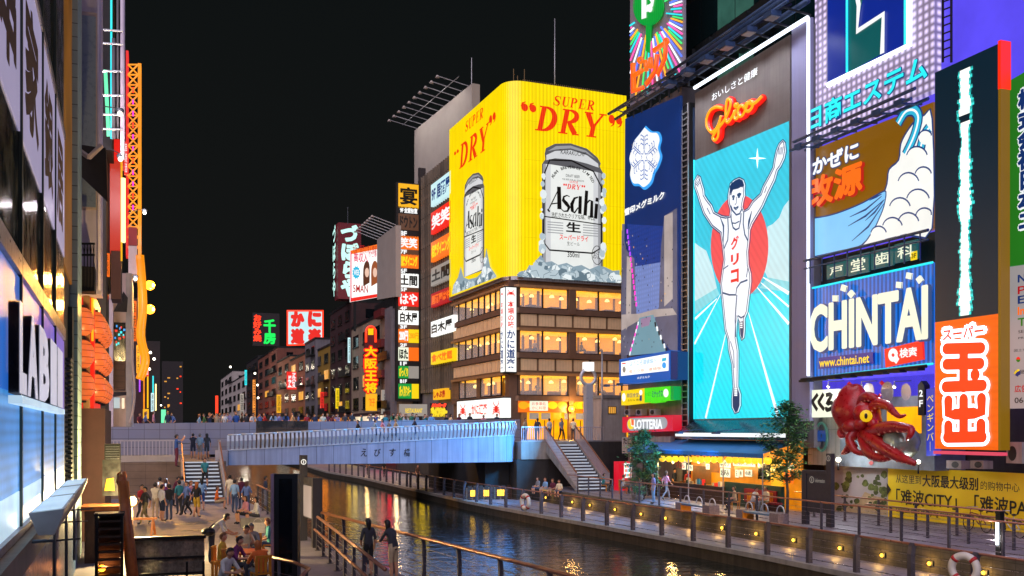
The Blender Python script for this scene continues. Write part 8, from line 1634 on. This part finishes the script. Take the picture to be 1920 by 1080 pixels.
# on the street by the right steps
for x, yq, z, po, fc_, t_, b_, h_, lb_ in ((1008, 828, ZD, 'standing', 160, 'charcoal', 'black', 'black', 'person in charcoal top at the balustrade by the amber entrance'), (1030, 828, ZD, 'standing relaxed', 200, 'white', 'denim', 'dark brown', 'person in white top near the head of the right steps'), (1053, 832, ZD, 'walking', 10, 'grey', 'black', 'black', 'person in grey shirt and black trousers at the head of the right steps'), (1075, 830, ZD, 'standing', 150, 'cream', 'charcoal', 'brown', 'person in cream top by the right balustrade of the steps'), (985, 824, ZD, 'standing', 30, 'beige', 'navy', 'brown', 'person in beige top on the bridge landing')):
    p = ony(x, HOR, 68.5 if x != 985 else 69.5); p.z = z; person(p, po, fc_, t_, b_, h_, lb_)
# right terrace
RT = [(1131, 922, 'seated', 70, 'teal', 'charcoal', 'dark brown', 'person in teal shirt seated at the foot of the right steps', False), (1168, 926, 'seated', 80, 'white', 'denim', 'brown', 'person in white shirt seated before the red drinks machine', False), (1199, 929, 'seated', -60, 'grey', 'navy', 'black', 'person in grey top seated under the leafy tree', False), (1225, 945, 'standing', -100, 'lilac', 'light blue', 'dark brown', 'woman in long pale lilac top standing at the terrace rail', True), (1213, 931, 'standing', 180, 'black', 'black', 'black', 'person in black behind the tree near the stall', False), (1265, 930.5, 'standing', 30, 'navy', 'black', 'black', 'cook in navy working at the left of the stall', False), (1249, 938, 'walking', 90, 'pink', 'grey', 'brown', 'person in pink walking before the stall', True), (1378, 957, 'seated', -110, 'beige', 'charcoal', 'dark brown', 'man in beige shirt seated on a chair before the green counter', False), (1412, 958, 'seated at a table', 20, 'white', 'grey', 'black', 'man in white shirt bending forward on a chair before the red bench', False), (1437, 958, 'seated', -80, 'cream', 'khaki', 'black', 'person in cream top seated in front of the right end of the red bench', False), (1290, 933.6, 'standing relaxed', 10, 'red', 'black', 'dark brown', 'stall worker in red behind the cluttered counter', False)]
for x, yq, po, fc_, t_, b_, h_, lb_, lg in RT:
    person(onz(x, yq, ZT), po, fc_, t_, b_, h_, lb_, lg)
    if po.startswith('seated'): chair(onz(x, yq, ZT), R(fc_), 'yellow terrace chair under the ' + lb_.split(' seated')[0].split(' bending')[0])
for k, (x, t_, b_, h_) in enumerate(((1013, 'grey', 'denim', 'brown'), (1027, 'light blue', 'beige', 'copper'), (1041, 'maroon', 'beige', 'light brown'), (1053, 'cream', 'denim', 'brown'))):
    p = onx(x, 930, 25.4); p.z = ZT - .42; person(p + Vector((-.15, 0, 0)), 'seated', -80 + 10 * k, t_, b_, h_, 'person in %s top sitting on the wall by the right steps' % t_, k % 2 == 1, True)
for x, y_, z, t_, lb_ in ((720, 888, ZL, 'black', 'distant person in black on the lit walkway under the bridge'), (783, 900, ZL, 'brown', 'person in brown seated by the far walkway rail under the bridge'), (690, 884, ZL, 'charcoal', 'distant person in charcoal far along the lit walkway')): person(onz(x, y_ + 6, z), 'standing', 30, t_, 'charcoal', 'black', lb_)
# left steps and promenade
ZS = -1.95
for x, y_, po, fc_, t_, b_, h_, lg, bl, lb_ in ((362, 860, 'photographing', 170, 'navy', 'navy', 'black', False, True, 'person in navy top and bare legs at the head of the left steps'), (388, 860, 'standing', 190, 'charcoal', 'charcoal', 'black', True, True, 'long haired person in charcoal dress at the top of the left steps'), (375, 862, 'standing', 150, 'light blue', 'grey', 'grey', False, True, 'grey haired person in light blue top at the head of the left steps'), (331, 876, 'photographing', 100, 'blue', 'maroon', 'dark brown', False, False, 'person in bright blue top with raised hands beside the left stair rail')):
    person(onz(x, y_, ZS), po, fc_, t_, b_, h_, lb_, lg, bl)
p = ony(384, HOR, 60.2); p.z = ZP + 4 * .2; person(p, 'walking', 10, 'teal', 'black', 'brown', 'person in teal top and black skirt coming down the crowded left steps', True, True)
LPp = [(266, 978, 'walking', 30, 'red', 'charcoal', 'black', False, False, 'person in red shirt behind the dazzling globe lamp'), (272, 985, 'walking', -60, 'charcoal', 'khaki', 'black', False, False, 'person in charcoal shirt striding past the globe lamp'), (291, 972, 'photographing', 160, 'cream', 'beige', 'dark brown', False, False, 'person in cream top at the left of the promenade group'), (304, 978, 'standing', 120, 'white', 'navy', 'black', False, True, 'person in white top and navy shorts in the promenade group'), (317, 976, 'photographing', 200, 'black', 'denim', 'dark brown', False, False, 'person in black top and jeans photographing in the promenade group'), (310, 960, 'photographing', 170, 'purple', 'black', 'brown', True, False, 'person in purple top with raised arms in the promenade group'), (336, 965, 'standing', 210, 'teal', 'charcoal', 'black', False, False, 'person in teal top and dark trousers in the promenade group'), (350, 968, 'walking', -70, 'striped blue', 'black', 'brown', False, False, 'person in blue striped top mid stride in the promenade group'), (358, 966, 'walking', 60, 'pink', 'charcoal', 'light brown', True, False, 'person in pink top walking in the promenade group'), (369, 970, 'standing relaxed', 150, 'black', 'yellow', 'copper', True, True, 'copper haired person in black top and yellow skirt below the left steps'), (378, 958, 'standing', 190, 'light blue', 'blue', 'black', True, True, 'long haired person in light blue top and blue skirt near the steps'), (300, 955, 'standing', 180, 'beige', 'denim', 'black', False, False, 'person in beige top at the back of the promenade group'), (341, 952, 'standing', 160, 'grey', 'navy', 'black', False, False, 'person in grey top behind the promenade group'), (326, 950, 'leaning', 80, 'maroon', 'black', 'dark brown', False, False, 'person in maroon top leaning by the stair foot'), (406, 955, 'seated', 90, 'orange', 'beige', 'brown', False, True, 'person in orange top seated beside the bicycle stand right of the steps'),
    (431, 948, 'standing', 170, 'cream', 'beige', 'black', False, True, 'person in cream dress by the pier under the bridge end'), (440, 962, 'standing', 150, 'light blue', 'denim', 'dark brown', False, False, 'person in light blue shirt and jeans with back to the water'), (453, 955, 'standing', 200, 'maroon', 'navy', 'black', False, False, 'person in maroon top near the waterside rail'), (463, 966, 'walking', 130, 'striped blue', 'denim', 'brown', True, False, 'long haired person in blue stripes near the waterside rail'), (498, 952, 'standing', 100, 'navy', 'grey', 'black', False, False, 'young man in navy jacket standing at the waterside rail')]
for x, y_, po, fc_, t_, b_, h_, lg, bl, lb_ in LPp: person(onz(x, y_, ZP), po, fc_, t_, b_, h_, lb_, lg, bl, s=.98)
# seated people on the low wall
person(onz(482, 985, ZP), 'seated', -80, 'white', 'charcoal', 'black', 'person in white cardigan and dark skirt seated beside a grey tote bag', True, True, True); person(onz(462, 982, ZP), 'seated', -70, 'pink', 'black', 'brown', 'person in pink top seated on the promenade wall', True, True)
a, b = onz(452, 990, ZP), onz(512, 985, ZP); MB().box(a.x, a.y, ZP, b.x, a.y + .4, ZP + .4, 'pale_concrete').build('bench'); tag(bpy.data.objects['bench.003'] if 'bench.003' in bpy.data.objects else COL.objects[-1], 'long low stone bench on the promenade with seated people', 'bench')
t = thing('handbag', 'large pale grey tote bag standing beside the seated woman', 'bag', onz(484, 1012, ZP)); p = onz(484, 992, ZP); pr('bag_grey', '#a8a0a0', .6, var=.2, tile=(.06, .06, .01), grout=.6); p = onz(483, 1000, ZP) + Vector((0, 0, .02)); MB().box(p.x - .28, p.y - .1, p.z, p.x + .28, p.y + .1, p.z + .42, 'bag_grey').build('body', t); MB().tube([p + Vector((.16 * math.cos(k * .35), -.08, .42 + .16 * math.sin(k * .35))) for k in range(10)], .015, 'bag_grey', 6).build('handle', t)
# nearest group: the table by the black totem
person(onz(396, 1058, ZP), 'bending', 75, 'white', 'navy', 'dark brown', 'man in white T-shirt bending over the diners with a dark shoulder bag', s=1.05)
q = onz(396, 1058, ZP); t = thing('shoulder_bag', 'dark shoulder bag hanging at the back of the bending man in white', 'bag', q + Vector((-.25, -.1, .85))); c = q + Vector((-.1, -.22, 1.02)); MB().ball(c, .22, 'black_metal', 12, .62).build('body', t); MB().tube([c + Vector((0, 0, .1)), c + Vector((.15, .0, .24)), c + Vector((.36, .12, .2))], .02, 'black_metal', 5).build('strap', t)
D_ = [(420, 1122, 'seated at a table', 40, 'white', 'navy', 'black', False, 'man in white shirt nearest the camera at the diners table'), (436, 1092, 'seated at a table', 60, 'purple', 'charcoal', 'dark brown', False, 'person in purple top seated at the diners table'), (415, 1085, 'seated', 70, 'yellow', 'khaki', 'light brown', False, 'person in yellow top seated behind the one in purple'), (489, 1106, 'seated at a table', -165, 'orange', 'denim', 'copper', True, 'copper haired woman in orange top seated with her back to the camera'), (459, 1062, 'seated with chin on hand', 10, 'cream', 'charcoal', 'black', False, 'dark haired diner in cream top facing the camera'), (474, 1056, 'seated at a table', -20, 'grey', 'denim', 'grey', False, 'grey haired diner in grey shirt at the far side of the table'), (505, 1046, 'seated', -90, 'teal', 'denim', 'light brown', False, 'light haired person in teal top half hidden behind the totem')]
for k, (x, y_, po, fc_, t_, b_, h_, lg, lb_) in enumerate(D_):
    p = onz(x, y_, ZP); person(p, po, fc_, t_, b_, h_, lb_, lg, False, t_ == 'orange', s=1.04); chair(p, R(fc_), 'yellow wooden chair under the ' + lb_.split(' at ')[0].split(' seated')[0].split(' half')[0].split(' facing')[0].split(' nearest')[0])
# the two women at the rail
person(onz(690, 1082, ZP), 'standing relaxed', 200, 'charcoal', 'black', 'black', 'long haired woman in dark top and black skirt at the waterside rail', True, True, s=.97)
p = onz(738, 1088, ZP); person(p, 'leaning', 215, 'charcoal', 'beige', 'dark brown', 'woman in dark top and pale shorts leaning at the waterside rail', True, True, s=1.0)
for x, t_, k in ((1010, 'white', 0), (1130, 'black', 1), (1098, 'grey', 2)):
    for zi in (1, 2):
        u = KR.uv(x + zi * 5, 600)[0]; p = KR.pt(u, zr[zi][0] + .02, -1.5); person(p, 'seated', -20 + k * 60, t_ if zi == 1 else ('navy', 'cream', 'maroon')[k], 'charcoal', 'black', 'diner in %s behind the %s amber window row of the restaurant' % (t_ if zi == 1 else ('navy', 'cream', 'maroon')[k], 'middle' if zi == 1 else 'lowest'))
k = 0; em('phone_glow', '#dfe8ff', 1.2, var=0)
for o in list(bpy.data.objects):                               # phones held up by the people taking pictures
    if o.name.startswith('person') and len(o.material_slots) and o.data == _PM['photographing'][0] and o.location.z < -1.5:
        k += 1; c = o.location + Vector((0, 0, 1.6)) + Matrix.Rotation(o.rotation_euler.z, 3, 'Z') @ Vector((0, -.42, 0)); ph = MB(); q_ = Matrix.Rotation(o.rotation_euler.z, 3, 'Z'); a_ = q_ @ Vector((1, 0, 0)); b_ = q_ @ Vector((0, -1, 0)); fr_ = Fr((c.x, c.y, 0), a_, -b_); ph.fbox(fr_, -.04, c.z - .07, .04, c.z + .09, -.012, 0, 'black_metal').fbox(fr_, -.035, c.z - .06, .035, c.z + .08, .001, .003, 'phone_glow'); tag(ph.build('phone'), 'phone held up by the ' + o['label'].split(' in the ')[0].split(' at the ')[0].split(' with ')[0].split(' beside')[0], 'phone')
dup_ = [k for k, v in SEEN.items() if v > 1]
if dup_: print('DUP', dup_)
